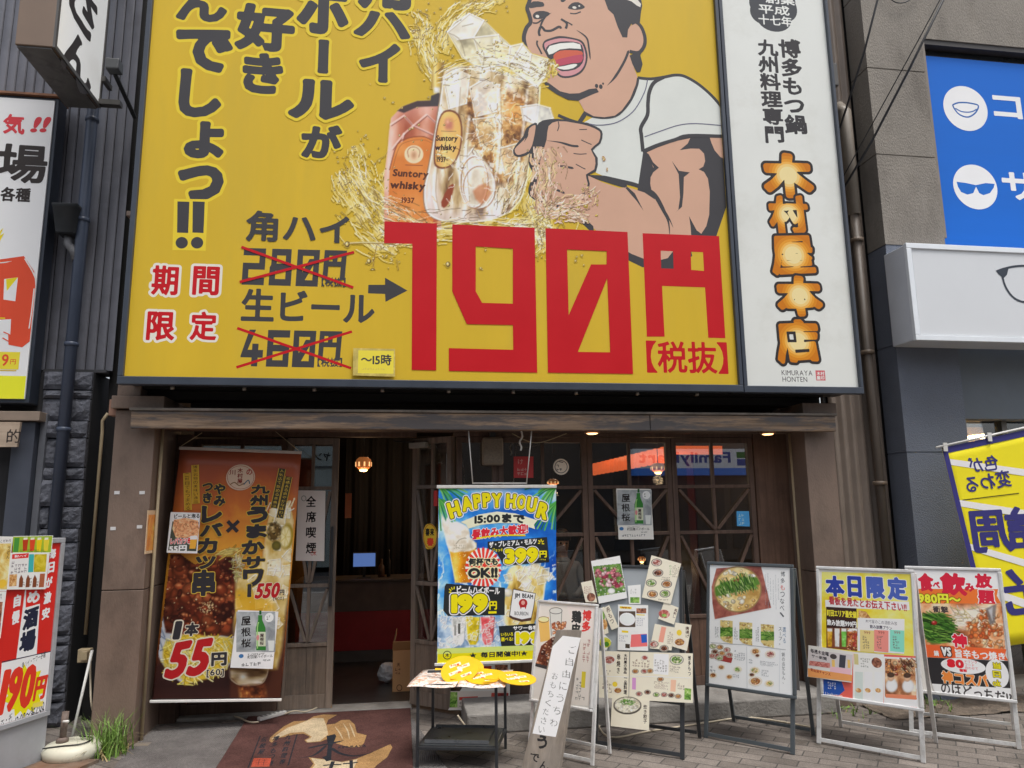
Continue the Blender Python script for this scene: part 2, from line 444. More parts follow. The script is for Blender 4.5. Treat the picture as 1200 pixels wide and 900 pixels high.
        for r in range(rows):
            y = v0 + r * pitch; x = u0; e = u0 + (u1 - u0) * rnd.uniform(.65, 1)
            while x + g < e:
                if rnd.random() < .93:
                    th = g * .16
                    parts = []
                    for k in range(rnd.choice((1, 2, 2))): yy = y + g * rnd.choice((.1, .42, .74)); parts.append((x, yy, x + g * .82, yy + th))
                    xx = x + g * rnd.choice((.1, .35, .6)); parts.append((xx, y + g * .05, xx + th, y + g * .9))
                    done = set()
                    for pq in parts:
                        if pq in done: continue
                        done.add(pq)
                        if vert: q(pq[1], pq[0], pq[3], pq[2])
                        else: q(*pq)
                x += g * 1.05 / dens
        # crossings of strokes share the ink and the plane: lift the uprights a hair
        VV = [(x, y) for x, y in V]
        F0 = [f for i, f in enumerate(F) if abs(V[f[1]][0] - V[f[0]][0]) >= abs(V[f[2]][1] - V[f[1]][1])]; F1 = [f for f in F if f not in set(F0)]
        for FF in (F0, F1):
            if FF:
                idx = [i for f in FF for i in f]; mp = {i: k for k, i in enumerate(idx)}
                s.add([VV[i] for i in idx], [tuple(mp[i] for i in f) for f in FF], m)
    def build(s, name, parent, label=None):
        build_paints(s, parent)
        if not s.F: return
        off = origin(parent); me = bpy.data.meshes.new(name)
        pl = s.p
        me.from_pydata([pl.w(*v) - off for v in s.V], [], s.F)
        for m in s.mats: me.materials.append(m)
        me.polygons.foreach_set('material_index', s.MI); me.update()
        o = bpy.data.objects.new(name, me); COL.objects.link(o); o.parent = parent
        if label: o['label'] = label
        return o
def slab(pl, u0, u1, v0, v1, d0, d1):
    b = MB(); b.prism([pl.w(u0, v0, d0), pl.w(u1, v0, d0), pl.w(u1, v1, d0), pl.w(u0, v1, d0)], pl.n * (d1 - d0)); return b
def addslab(b, pl, u0, u1, v0, v1, d0, d1):
    b.prism([pl.w(u0, v0, d0), pl.w(u1, v0, d0), pl.w(u1, v1, d0), pl.w(u0, v1, d0)], pl.n * (d1 - d0)); return b
def rim(pl, u0, u1, v0, v1, w, d0, d1):
    b = MB()
    addslab(b, pl, u0, u1, v1 - w, v1, d0, d1); addslab(b, pl, u0, u1, v0, v0 + w, d0, d1)
    addslab(b, pl, u0, u0 + w, v0 + w, v1 - w, d0, d1); addslab(b, pl, u1 - w, u1, v0 + w, v1 - w, d0, d1); return b
def paper(name, label, cat, pl, quad, m, draw=None, t=.0015, group=None, d=0.002, curl=0.):
    """a sheet with the given pixel corners lying on a plane, its print on it"""
    P = [pl.px(*q) for q in quad]
    root = thing(name, label, cat, pl.w(*P[3], d), group)
    MB().prism([pl.w(*q, d) for q in P], pl.n * t).build('sheet', m, root)
    if draw:
        a = Art(pl.off(d + t)); draw(a); a.build('print', root)
    return root
# ------------------------------------------------------------------ printed photographs: a fine mesh with colour per point
class Paint:
    def __init__(s, plane, box, cell, bg=None, seed=1):
        x0, y0, x1, y1 = box; s.p = plane; s.nx = int((x1 - x0) / cell) + 2; s.ny = int((y1 - y0) / cell) + 2; s.cell = cell; s.x0 = x0; s.y0 = y0
        s.X, s.Y = np.meshgrid(x0 + np.arange(s.nx) * cell, y0 + np.arange(s.ny) * cell)
        s.C = np.zeros((s.ny, s.nx, 3)) + (np.array(bg, float) if bg else 128); s.A = np.zeros((s.ny, s.nx)); s.r = np.random.RandomState(seed)
    def noise(s, sc, octv=4, ax=1., ay=1.):
        """value noise, features of about sc pixels, 0..1"""
        out = np.zeros_like(s.X); a = 1.; t = 0
        for o in range(octv):
            q = sc / 2 ** o; gx, gy = (s.X - s.x0) * ax / q, (s.Y - s.y0) * ay / q
            L = s.r.rand(int(gy.max()) + 3, int(gx.max()) + 3); ix, iy = gx.astype(int), gy.astype(int); fx, fy = gx - ix, gy - iy; fx = fx * fx * (3 - 2 * fx); fy = fy * fy * (3 - 2 * fy)
            out += a * ((L[iy, ix] * (1 - fx) + L[iy, ix + 1] * fx) * (1 - fy) + (L[iy + 1, ix] * (1 - fx) + L[iy + 1, ix + 1] * fx) * fy); t += a; a *= .55
        return out / t
    def win(s, x0, y0, x1, y1):
        i0, i1 = max(0, int((x0 - s.x0) / s.cell) - 1), min(s.nx, int((x1 - s.x0) / s.cell) + 3); j0, j1 = max(0, int((y0 - s.y0) / s.cell) - 1), min(s.ny, int((y1 - s.y0) / s.cell) + 3)
        return (slice(j0, max(j0, j1)), slice(i0, max(i0, i1)))
    def poly(s, pts, smooth=0, soft=1.2):
        """soft mask of a polygon"""
        if smooth: pts = catmull(pts, smooth, True)
        P = np.array(pts, float); seg = np.stack([P, np.roll(P, -1, 0)], 1); M = np.zeros_like(s.X); w = s.win(*(P.min(0) - soft), *(P.max(0) + soft))
        X_, Y_ = s.X[w], s.Y[w]
        if X_.size: M[w] = np.clip(.5 - sdf(seg, np.stack([X_.ravel(), Y_.ravel()], 1)).reshape(X_.shape) / soft, 0, 1)
        return M
    def gauss(s, cx, cy, rx, ry, p=2.): return np.exp(-(np.abs((s.X - cx) / rx) ** p + np.abs((s.Y - cy) / ry) ** p))
    def oval(s, cx, cy, rx, ry, soft=.8): return np.clip((1 - np.sqrt(((s.X - cx) / rx) ** 2 + ((s.Y - cy) / ry) ** 2)) * min(rx, ry) / soft, 0, 1)
    def put(s, M, c, cover=True):
        c = np.array(c, float); M = np.clip(M, 0, 1); s.C = s.C * (1 - M[..., None]) + c * M[..., None]
        if cover: s.A = np.maximum(s.A, M)
    def ramp(s, f, stops):
        f = np.clip(f, 0, 1); xs = [p for p, c in stops]; return np.stack([np.interp(f, xs, [c[k] for p, c in stops]) for k in range(3)], -1)
    def line(s, pts, w, c, a=1., smooth=4, soft=.7, cover=True):
        if smooth and len(pts) > 2: pts = catmull(pts, smooth)
        P = np.array(pts, float); sl = s.win(*(P.min(0) - w - 1), *(P.max(0) + w + 1)); X_, Y_ = s.X[sl], s.Y[sl]
        if not X_.size: return
        q = np.stack([X_, Y_], -1)[..., None, :] - P[:-1]; d = P[1:] - P[:-1]; t = np.clip((q * d).sum(-1) / ((d ** 2).sum(-1) + 1e-9), 0, 1)
        D = np.sqrt(((q - d * t[..., None]) ** 2).sum(-1)).min(-1); M = np.clip((w / 2 - D) / soft + .5, 0, 1) * a
        s.C[sl] = s.C[sl] * (1 - M[..., None]) + np.array(c, float) * M[..., None]
        if cover: s.A[sl] = np.maximum(s.A[sl], M)
    def blob(s, cx, cy, rx, ry, rot, c, edge=.55, hi=None, mask=None, soft=.25):
        """one lit-looking morsel of the printed dish"""
        R = max(rx, ry) + 1; sl = s.win(cx - R, cy - R, cx + R, cy + R); X_, Y_ = s.X[sl] - cx, s.Y[sl] - cy
        if not X_.size: return
        u, v = (X_ * math.cos(rot) + Y_ * math.sin(rot)) / rx, (-X_ * math.sin(rot) + Y_ * math.cos(rot)) / ry; d = np.sqrt(u * u + v * v); M = np.clip((1 - d) / soft, 0, 1)
        if mask is not None: M = M * mask[sl]
        sh = (1 - (1 - edge) * np.clip(d, 0, 1) ** 2)[..., None] * np.array(c, float)
        if hi is not None: h = np.exp(-(((X_ + rx * .25) / (rx * .3)) ** 2 + ((Y_ + ry * .35) / (ry * .25)) ** 2))[..., None]; sh = sh * (1 - h) + np.array(hi, float) * h
        s.C[sl] = s.C[sl] * (1 - M[..., None]) + sh * M[..., None]; s.A[sl] = np.maximum(s.A[sl], M)
    def morsels(s, mask, n, r, cols, edge=.5, hi=(250, 240, 225), asp=(.5, 1.)):
        ys, xs = np.nonzero(mask > .5)
        if not len(xs): return
        for i in range(n):
            k = s.r.randint(len(xs)); q = s.r.uniform(*r); s.blob(s.X[0, xs[k]], s.Y[ys[k], 0], q, q * s.r.uniform(*asp), s.r.uniform(0, 3.2), np.array(cols[s.r.randint(len(cols))]) * s.r.uniform(.85, 1.12), edge, hi if s.r.rand() < .55 else None, mask)
    def sticks(s, mask, n, ln, ang, w, cols, spread=.4):
        ys, xs = np.nonzero(mask > .5)
        if not len(xs): return
        for i in range(n):
            k = s.r.randint(len(xs)); x, y = s.X[0, xs[k]], s.Y[ys[k], 0]; a = ang + s.r.uniform(-spread, spread); L = s.r.uniform(*ln) / 2; b = s.r.uniform(-.3, .3) * L
            dx, dy = math.cos(a) * L, math.sin(a) * L; c = np.array(cols[s.r.randint(len(cols))]) * s.r.uniform(.8, 1.15)
            s.line([(x - dx, y - dy), (x - b * math.sin(a) * .5, y + b * math.cos(a) * .5), (x + dx, y + dy)], w, c * .6, .7); s.line([(x - dx, y - dy - .3), (x - b * math.sin(a) * .5, y + b * math.cos(a) * .5 - .3), (x + dx, y + dy - .3)], w * .65, c)
    def mottle(s, mask, stops, sc, octv=5, warp=0.):
        f = s.noise(sc, octv)
        f = (f - .5) * 1.7 + .5; s.put(mask, s.ramp(f, stops))
    def build(s, art, k=.8, rough=.42, cut=.02, layer=None, name='print_paint'):
        """adds the painted grid to an Art as its own layer (own mesh so that it can carry colours)"""
        keep = (s.A[:-1, :-1] > cut) | (s.A[1:, :-1] > cut) | (s.A[:-1, 1:] > cut) | (s.A[1:, 1:] > cut)
        js, is_ = np.nonzero(keep); idx = -np.ones((s.ny, s.nx), int); used = np.zeros((s.ny, s.nx), bool)
        for dj in (0, 1):
            for di in (0, 1): used[js + dj, is_ + di] = True
        idx[used] = np.arange(used.sum())
        px_, py_ = s.X[used], s.Y[used]
        D = np.array(CF)[None] + np.array(CR)[None] * ((px_ - 600) / FPX)[:, None] - np.array(CU)[None] * ((py_ - 450) / FPX)[:, None]
        pl = s.p; n = np.array(pl.n); t = (np.array(pl.o - CAM) @ n) / (D @ n); W = np.array(CAM)[None] + D * t[:, None] - np.array(pl.o)[None]
        UV_ = np.stack([W @ np.array(pl.u), W @ np.array(pl.v)], 1)
        F = np.stack([idx[js + 1, is_], idx[js + 1, is_ + 1], idx[js, is_ + 1], idx[js, is_]], 1)
        lo, hi = UV_.min(0), UV_.max(0)
        if layer is None:
            layer = art.base
            for a, b, l in art.stack:
                if l >= layer and a[0] < hi[0] and b[0] > lo[0] and a[1] < hi[1] and b[1] > lo[1]: layer = l + 1
        art.stack.append((lo, hi, layer)); c = np.clip(s.C[used], 0, 255) / 255
        L = np.where(c <= .04045, c / 12.92, ((c + .055) / 1.055) ** 2.4) / k
        art.paints.append((UV_, F, np.clip(L, 0, .92), layer, rough))
def paint_mat(rough):
    n = 'painted_print_%d' % int(rough * 100)
    if n in MATS: return MATS[n]
    m, t, b = nodes(n); a = N(t, 'ShaderNodeAttribute'); a.attribute_name = 'print_colour'; t.links.new(a.outputs['Color'], b.inputs['Base Color']); b.inputs['Roughness'].default_value = rough; b.inputs['Specular IOR Level'].default_value = .3
    MATS[n] = m; return m
def build_paints(art, parent, name='picture'):
    if not art.paints: return
    off = origin(parent); pl = art.p; Ps = []; Fs = []; Ls = []; n = 0
    for UV_, F, L, layer, rough in art.paints:
        Ps.append(np.array(pl.o - off)[None] + UV_[:, :1] * np.array(pl.u) + UV_[:, 1:] * np.array(pl.v) + np.array(pl.n)[None] * layer * art.STEP); Fs += (F + n).tolist(); Ls.append(L); n += len(UV_)
    L = np.concatenate(Ls); me = bpy.data.meshes.new(name); me.from_pydata(np.concatenate(Ps).tolist(), [], Fs); me.materials.append(paint_mat(art.paints[0][4]))
    at_ = me.color_attributes.new('print_colour', 'FLOAT_COLOR', 'POINT'); at_.data.foreach_set('color', np.concatenate([L, np.ones((len(L), 1))], 1).astype(np.float32).ravel()); me.update()
    o = bpy.data.objects.new(name, me); COL.objects.link(o); o.parent = parent; art.paints = []
def p_cube(D, q, a=.75, c=((208, 200, 186), (236, 234, 226), (250, 250, 247)), edge=(140, 118, 90), w=1.):
    M_ = D.poly(q, 0, 2.2 * w); D.put(M_ * a, D.ramp((D.noise(13 * w, 3) - .5) * 1.8 + .5, [(0, c[0]), (.5, c[1]), (1, c[2])]))
    for (p1, p2) in zip(q, q[1:] + q[:1]): D.line([p1, p2], 1.7 * w, (252, 252, 248), .7, 0, 1.2 * w); D.line([(p1[0] + .9 * w, p1[1] + w), (p2[0] + .9 * w, p2[1] + w)], .8 * w, edge, .5, 0, .9 * w)
def p_ices(D, mask, n, r, a=.6, c=((190, 176, 140), (226, 220, 196), (250, 250, 246)), edge=(140, 118, 80)):
    ys, xs = np.nonzero(mask > .5)
    for i in range(n):
        k = D.r.randint(len(xs)); x, y, t0, R = D.X[0, xs[k]], D.Y[ys[k], 0], D.r.uniform(0, 1.5), D.r.uniform(*r)
        p_cube(D, [(x + R * math.cos(t0 + g * 1.571) * D.r.uniform(.8, 1.2), y + R * math.sin(t0 + g * 1.571) * D.r.uniform(.8, 1.2)) for g in range(4)], a, c, edge, .6)
def p_dish(art, x, y, r, kind='meat', plate=(70, 60, 56), k=.84, cell=.5, seed=3):
    """one small printed dish, r in pixels"""
    D = Paint(art.p, (x - r - 1, y - r * .75 - 1, x + r + 1, y + r * .75 + 1), cell, bg=(222, 214, 190), seed=seed + int(x * 7 + y))
    G = lambda q: np.clip((1 - np.sqrt(((D.X - x) / (r * q)) ** 2 + ((D.Y - y) / (r * .72 * q)) ** 2)) * r * q / .8, 0, 1)
    D.put(G(1), plate); D.put(G(.88), (228, 224, 212)); m = G(.74)
    base, cols = {'meat': ((150, 90, 80), ((176, 80, 70), (206, 130, 120), (226, 190, 180))), 'fry': ((170, 110, 60), ((196, 130, 70), (222, 170, 100), (150, 90, 44))), 'green': ((150, 170, 100), ((80, 130, 50), (130, 170, 70), (226, 226, 190))), 'dark': ((96, 60, 44), ((120, 60, 40), (170, 110, 80), (70, 36, 26))), 'pot': ((214, 186, 120), ((236, 220, 180), (120, 160, 70), (226, 190, 120)))}[kind]
    D.put(m, base); D.morsels(m, int(8 + r * 2.2), (r * .14, r * .3), cols, .6); D.build(art, k, cut=.45)
# ------------------------------------------------------------------ materials of the place
M_brown = mat('brown_paint', al(99, 84, 74, .62), .55, var=.12, scale=3, bump=.12, bscale=90, dirt=al(72, 62, 54, .62), dscale=2.5, stretch=(1, 1, .5))
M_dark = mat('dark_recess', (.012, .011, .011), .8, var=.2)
M_beam = wood('weathered_beam', (.11, .075, .05), (.50, .36, .25), 'x', .7, .8, grey=(.13, .12, .12), patch=(1.1, 9, 9))
M_wood = wood('door_wood', (.14, .108, .085), (.30, .235, .185), 'z', .9, .75, grey=(.15, .135, .125))
M_wood2 = wood('window_wood', (.085, .052, .04), (.17, .108, .08), 'z', .9, .6, grey=(.06, .038, .03))
M_panel = wood('plank_wood', (.13, .10, .078), (.28, .215, .165), 'z', .7, .75, grey=(.09, .082, .076))
M_ply = wood('brown_plank', (.09, .05, .034), (.17, .10, .068), 'z', .6, .6, grey=(.05, .03, .024))
M_conc = mat('kerb_concrete', (.27, .255, .235), .85, var=.25, scale=5, bump=.3, bscale=60, dirt=(.15, .14, .13), dscale=3)
M_gl = glass('window_glass', .14)
M_gl2 = glass('door_glass', .16)
M_black = mat('black_metal', (.032, .035, .039), .42, var=.2, scale=12)
M_white_pl = mat('white_plastic', (.74, .73, .70), .45, var=.06, scale=5, dirt=(.5, .48, .43), dscale=4)
M_beige = mat('beige_conduit', al(150, 135, 108, .7), .5, var=.15, scale=4)
M_alu = mat('brushed_aluminium', (.80, .80, .79), .36, var=.08, scale=14, metal=.3, dirt=(.46, .44, .41), dscale=6)

# ------------------------------------------------------------------ ground
def pavers():
    m, t, b = nodes('block_paving'); L = t.links
    tc = N(t, 'ShaderNodeTexCoord'); mp = N(t, 'ShaderNodeMapping'); mp.inputs['Rotation'].default_value = (0, 0, math.radians(38)); L.new(tc.outputs['Object'], mp.inputs[0])
    br = N(t, 'ShaderNodeTexBrick', Scale=1.0); br.inputs['Brick Width'].default_value = .205; br.inputs['Row Height'].default_value = .105
    br.inputs['Mortar Size'].default_value = .0045; br.inputs['Mortar Smooth'].default_value = .3; br.inputs['Bias'].default_value = .1
    br.inputs['Color1'].default_value = (.135, .118, .105, 1); br.inputs['Color2'].default_value = (.235, .208, .188, 1); br.inputs['Mortar'].default_value = (.075, .07, .066, 1)
    L.new(mp.outputs[0], br.inputs['Vector'])
    n1 = N(t, 'ShaderNodeTexNoise', Scale=1.6, Detail=9., Roughness=.7); L.new(tc.outputs['Object'], n1.inputs['Vector'])
    r1 = ramp(t, [(.3, (.5, .48, .46)), (.7, (1.25, 1.22, 1.18))]); L.new(n1.outputs['Fac'], r1.inputs[0])
    vo = N(t, 'ShaderNodeTexVoronoi', Scale=5.5); vo.inputs['Randomness'].default_value = 1.; L.new(tc.outputs['Object'], vo.inputs['Vector'])
    rv = ramp(t, [(.09, (.55, .54, .52)), (.14, (1, 1, 1))]); L.new(vo.outputs['Distance'], rv.inputs[0])
    mv = N(t, 'ShaderNodeMix', data_type='RGBA', blend_type='MULTIPLY'); mv.inputs['Factor'].default_value = 1; L.new(r1.outputs[0], mv.inputs['A']); L.new(rv.outputs[0], mv.inputs['B'])
    n2 = N(t, 'ShaderNodeTexNoise', Scale=120., Detail=3.); L.new(tc.outputs['Object'], n2.inputs['Vector'])
    r2 = ramp(t, [(.3, (.8, .8, .8)), (.7, (1.18, 1.18, 1.18))]); L.new(n2.outputs['Fac'], r2.inputs[0])
    mx = N(t, 'ShaderNodeMix', data_type='RGBA', blend_type='MULTIPLY'); mx.inputs['Factor'].default_value = 1; L.new(br.outputs['Color'], mx.inputs['A']); L.new(mv.outputs['Result'], mx.inputs['B'])
    my = N(t, 'ShaderNodeMix', data_type='RGBA', blend_type='MULTIPLY'); my.inputs['Factor'].default_value = 1; L.new(mx.outputs['Result'], my.inputs['A']); L.new(r2.outputs[0], my.inputs['B'])
    L.new(my.outputs['Result'], b.inputs['Base Color']); b.inputs['Roughness'].default_value = .85
    ad = N(t, 'ShaderNodeMath', operation='MULTIPLY_ADD'); L.new(br.outputs['Fac'], ad.inputs[0]); ad.inputs[1].default_value = -1.; L.new(n2.outputs['Fac'], ad.inputs[2])
    bp = N(t, 'ShaderNodeBump', Strength=.55, Distance=.006); L.new(ad.outputs[0], bp.inputs['Height']); L.new(bp.outputs[0], b.inputs['Normal'])
    return m
g = B(-300, 300, -300, 300, -.2, -.14).build('ground', mat('asphalt', (.05, .05, .052), .9, var=.25, scale=3, bump=.3, bscale=80)); g['kind'] = 'structure'
pv = B(-14, 14, -8.2, 7.5, -.136, 0).build('pavement', pavers()); pv['kind'] = 'structure'
kb = MB(); [kb.box(-14 + i * 1.0, -13.005 + i * 1.0, -8.36, -8.204, -.136, .01) for i in range(28)]
kb = kb.build('kerb', M_conc, bevel=.012); kb['kind'] = 'structure'

sb = MB(); c0 = [(3.44, -.62), (6.2, -1.2)]; rows = []
for j in range(16):
    rows.append([(3.44 + 3.2 * i / 60, -1.02 + .40 * j / 15 - .18 * i / 60 * 0 , .006 + .022 * max(0, mnoise.noise((i * .32, j * .5, 1.))) + .012 * max(0, mnoise.noise((i * .9, j * 1.3, 4.)))) for i in range(61)])
sb.sheet(rows); so2 = sb.build('soil', mat('bare_soil', (.16, .125, .095), .95, var=.45, scale=14, bump=.8, bscale=60, dirt=(.08, .065, .05), dscale=6)); so2['kind'] = 'structure'
# ------------------------------------------------------------------ restaurant building
RB = thing('restaurant_building', 'dark timber restaurant shopfront with weathered beam, lattice windows and open doorway', 'building', (.7, 0, 0))
XL0, XL1, XR0, XR1 = -1.97, -1.705, 3.168, 3.42
ZB0, ZB1 = 2.067, 2.207
# pillars
for x0, x1 in ((XL0, XL1), (XR0, XR1)):
    p = MB(); p.box(x0, x1, -.62, .0, 0, .985); p.box(x0, x1, -.62, 0, .99, 2.204)
    p.build('pillar', M_brown, RB, bevel=.004)
    B(x0 - .02, x1 + .06 if x0 < 0 else x1 + .02, -.66, -.02, 2.212, 2.30).build('pillar_cap', M_brown, RB, bevel=.004)
xs = X(762, 497, -.72)
for i, (x0, x1) in enumerate(((-1.835, xs - .002), (xs + .002, 3.385))):
    B(x0, x1, -.72 - .002 * i, -.665, ZB0, ZB1 - .02).build('beam', M_beam, RB, bevel=.006)
B(-1.845, 3.395, -.735, -.40, ZB1 - .018, ZB1).build('beam_ledge', mat('ledge', (.20, .175, .15), .8, var=.35, scale=9, dirt=(.10, .10, .085)), RB, bevel=.003)
B(XL1 + .002, XR0 - .002, -.663, -.34, 2.085, 2.15).build('eave_soffit', M_wood2, RB)
B(XL0 + .01, XR1 - .01, -.48, -.30, 2.302, 6.4).build('upper_wall', mat('upper_wall', (.03, .027, .025), .8, var=.2), RB)
B(XL0 + .05, XR1 - .05, -.60, -.485, 2.36, 2.385).build('shelf', M_dark, RB)
B(XL0, XL0 + .155, -.62, -.482, 2.305, 3.62).build('side_post', M_brown, RB, bevel=.004)
B(XL0 - .03, XL0 + .17, -.64, -.484, 3.622, 3.66).build('post_cap', M_brown, RB, bevel=.004)
B(XL0 + .085, XL0 + .15, -.60, -.484, 3.662, 6.4).build('side_post', mat('rusty_post', al(96, 84, 76, .7), .8, var=.35, scale=16, bump=.3), RB, bevel=.004)
bl = MB()
for z in (2.42, 2.95, 3.4): bl.lathe((XL0 + .05, -.624, z), [(.012, -.006), (.014, 0), (.012, .006)], 10)
bl.build('bolt', mat('bolt_steel', (.35, .33, .3), .4, metal=.8), RB)
# returns beside the doorway
B(XL1 + .002, XL1 + .115, -.12, .06, .0, 2.084).build('post', M_wood2, RB, bevel=.004)
B(2.875, XR0 - .002, -.335, -.20, .13, 2.084).build('plank_wall', M_ply, RB)
# plinth, doorstep
pl_ = MB(); pl_.box(.46, XR0 - .004, -.79, -.20, 0, .128); pl_.build('plinth', M_conc, RB, bevel=.012)
B(XL1 + .12, .10, -.10, .09, 0, .026).build('doorstep', M_conc, RB, bevel=.006)
# shell of the room
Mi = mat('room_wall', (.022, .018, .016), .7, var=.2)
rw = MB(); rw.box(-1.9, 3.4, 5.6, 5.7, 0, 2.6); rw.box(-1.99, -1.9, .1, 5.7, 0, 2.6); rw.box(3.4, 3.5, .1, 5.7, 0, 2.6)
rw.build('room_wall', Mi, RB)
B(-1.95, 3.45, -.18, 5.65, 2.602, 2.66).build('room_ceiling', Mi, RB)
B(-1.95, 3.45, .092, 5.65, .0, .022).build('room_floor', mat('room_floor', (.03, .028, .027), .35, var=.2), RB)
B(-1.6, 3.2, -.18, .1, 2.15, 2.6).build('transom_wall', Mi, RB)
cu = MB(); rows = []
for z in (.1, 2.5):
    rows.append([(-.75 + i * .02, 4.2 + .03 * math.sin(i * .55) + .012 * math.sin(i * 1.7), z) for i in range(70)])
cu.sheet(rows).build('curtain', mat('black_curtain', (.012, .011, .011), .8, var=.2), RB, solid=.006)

def vbrace(b, x0, x1, z0, z1, Y, w=.022, t=.018):
    xm = (x0 + x1) / 2
    b.bar((x0 + .01, Y, z1 - .012), (xm - .014, Y, z0 + .012), w, t); b.bar((x1 - .01, Y - .0015, z1 - .012), (xm + .014, Y - .0015, z0 + .012), w, t)
def window(x0, x1, Y, zb, zr, m, gm, panel=None, mid=True, f=.042, parent=RB, name='window'):
    """lattice sash: outer frame, centre upright, rails at heights zr (ascending, last = top), braces below the top light"""
    b = MB(); t = .045
    b.box(x0, x0 + f, Y - t / 2, Y + t / 2, zb, zr[-1] + f); b.box(x1 - f, x1, Y - t / 2, Y + t / 2, zb, zr[-1] + f)
    b.box(x0 + f, x1 - f, Y - t / 2, Y + t / 2, zr[-1], zr[-1] + f)
    for z in zr[:-1]: b.box(x0 + f, x1 - f, Y - t / 2 + .003, Y + t / 2, z, z + .026)
    xm = (x0 + x1) / 2
    if mid:
        zz = [z + .026 for z in zr[:-1]] + [zr[-1]]
        for a, c in zip(zz, [*zr[1:-1], zr[-1]]): b.box(xm - .012, xm + .012, Y - .014, Y + .016, a, c)
    for a, c in zip(zr[:-2], zr[1:-1]): vbrace(b, x0 + f, x1 - f, a + .026, c, Y - .018)
    o = b.build(name, m, parent, bevel=.002)
    p = MB(); p.box(x0 + f - .004, x1 - f + .004, Y + .004, Y + .008, zr[0], zr[-1] + .004); p.build('pane', gm, o)
    if panel:
        q = MB(); n = max(2, round((x1 - x0 - 2 * f) / .13)); w = (x1 - x0 - 2 * f) / n
        for i in range(n): q.box(x0 + f + i * w + .001, x0 + f + (i + 1) * w - .001, Y - .008 - .002 * (i % 2), Y + .01, panel, zr[0] - .002)
        q.build('plank_panel', M_panel if m is M_wood else M_ply, o)
        if panel > .05: B(x0 + f, x1 - f, Y - t / 2 + .004, Y + t / 2, zb, panel - .002).build('bottom_rail', m, o, bevel=.002)
    return o
ZT = Z(690, 516, -.3); Z2 = Z(690, 573, -.3); Z3 = Z(690, 628, -.3); Z4 = Z(700, 728, -.3)
xw = [.42, .745, 1.462, 2.165, 2.872]
for i in range(4):
    window(xw[i] + .002, xw[i + 1] - .002, -.3, .13, [Z4, Z3, Z2, ZT - .02], M_wood2, M_gl, panel=.2, mid=i > 0)
B(.40, 2.874, -.325, -.27, ZT + .026, 2.084).build('head_rail', M_wood2, RB)
# doors at the back plane: sash behind the banner and the shut leaf
dz = lambda y: Z(370, y, 0)
window(XL1 + .12, -.90, 0, .026, [dz(756), dz(690), dz(574), dz(521)], M_wood2, M_gl2, panel=.10, name='door')
ld = window(-.895, -.497, 0, .028, [dz(757), dz(688), dz(574), dz(521)], M_wood, M_gl2, panel=.13, name='door', f=.05)
hd = MB(); hz0, hz1 = dz(710), dz(617); hx = X(389, 660, 0)
hd.box(hx - .012, hx + .012, -.055, -.03, hz0, hz1); hd.box(hx - .01, hx + .01, -.03, -.022, hz0 + .02, hz0 + .05); hd.box(hx - .01, hx + .01, -.03, -.022, hz1 - .05, hz1 - .02)
hd.build('handle', M_black, ld, bevel=.003)
B(-1.6, .12, -.035, .05, 2.05 + .03, 2.15).build('door_head', M_wood2, RB)
# open leaf, folded out towards the street between the doorway and the windows
dpl = Plane((.10, .0, 0), (.30, -.262, 0), (-.262, -.30, 0)); DW = .395
def leaf(pl, w, zb, zr, m, gm, panel, f=.045):
    b = MB(); t = .022
    S = lambda u0, u1, v0, v1, d0=-t, d1=t: addslab(b, pl, u0, u1, v0, v1, d0, d1)
    S(0, f, zb, zr[-1] + f); S(w - f, w, zb, zr[-1] + f); S(f, w - f, zr[-1], zr[-1] + f); S(f, w - f, zb, panel)
    for z in zr[:-1]: S(f, w - f, z, z + .028, -t, t - .003)
    zz = [z + .028 for z in zr[:-1]]
    for a, c in zip(zz, zr[1:]): S(w / 2 - .011, w / 2 + .011, a, c, -.014, .014)
    for a, c in zip(zz[:-1], zr[1:-1]):
        b.bar(pl.w(f + .008, c - .01, .018), pl.w(w / 2 - .012, a + .01, .018), .022, .016, pl.n); b.bar(pl.w(w - f - .008, c - .01, .0195), pl.w(w / 2 + .012, a + .01, .0195), .022, .016, pl.n)
    o = b.build('door', m, RB, bevel=.002)
    slab(pl, f - .004, w - f + .004, zr[0], zr[-1] + .004, -.008, -.004).build('pane', gm, o)
    slab(pl, f, w - f, panel + .002, zr[0] - .002, -.01, .01).build('plank_panel', M_panel, o)
    return o
rl = leaf(dpl, DW, .028, [dz(757), dz(688), dz(574), dz(521)], M_wood, M_gl2, .13)
# conduits along the pillars (part of the building)
x = X(191, 502, -.52); MB().tube([(x, -.52, .0), (x, -.52, 2.085)], .011).build('conduit', M_beige, RB)
x = X(925, 507, -.40); MB().tube([(x, -.40, .13), (x, -.40, 2.085)], .012).build('conduit', M_beige, RB)
# recessed spot lamps under the eave
for px_, py_ in ((694, 509.5), (900, 511.5)):
    p = at(px_, py_, -.56)
    o = MB().lathe((p.x, -.56, 2.060), [(.058, 0), (.062, .012), (.062, .024)], 24).build('spot_lamp', mat('spot_trim', (.35, .17, .08), .3, metal=.4), RB)
    MB().lathe((p.x, -.56, 2.052), [(.03, 0), (.045, .007)], 20).build('bulb', glow('spot_glow', (1, .55, .25), 3.), o)

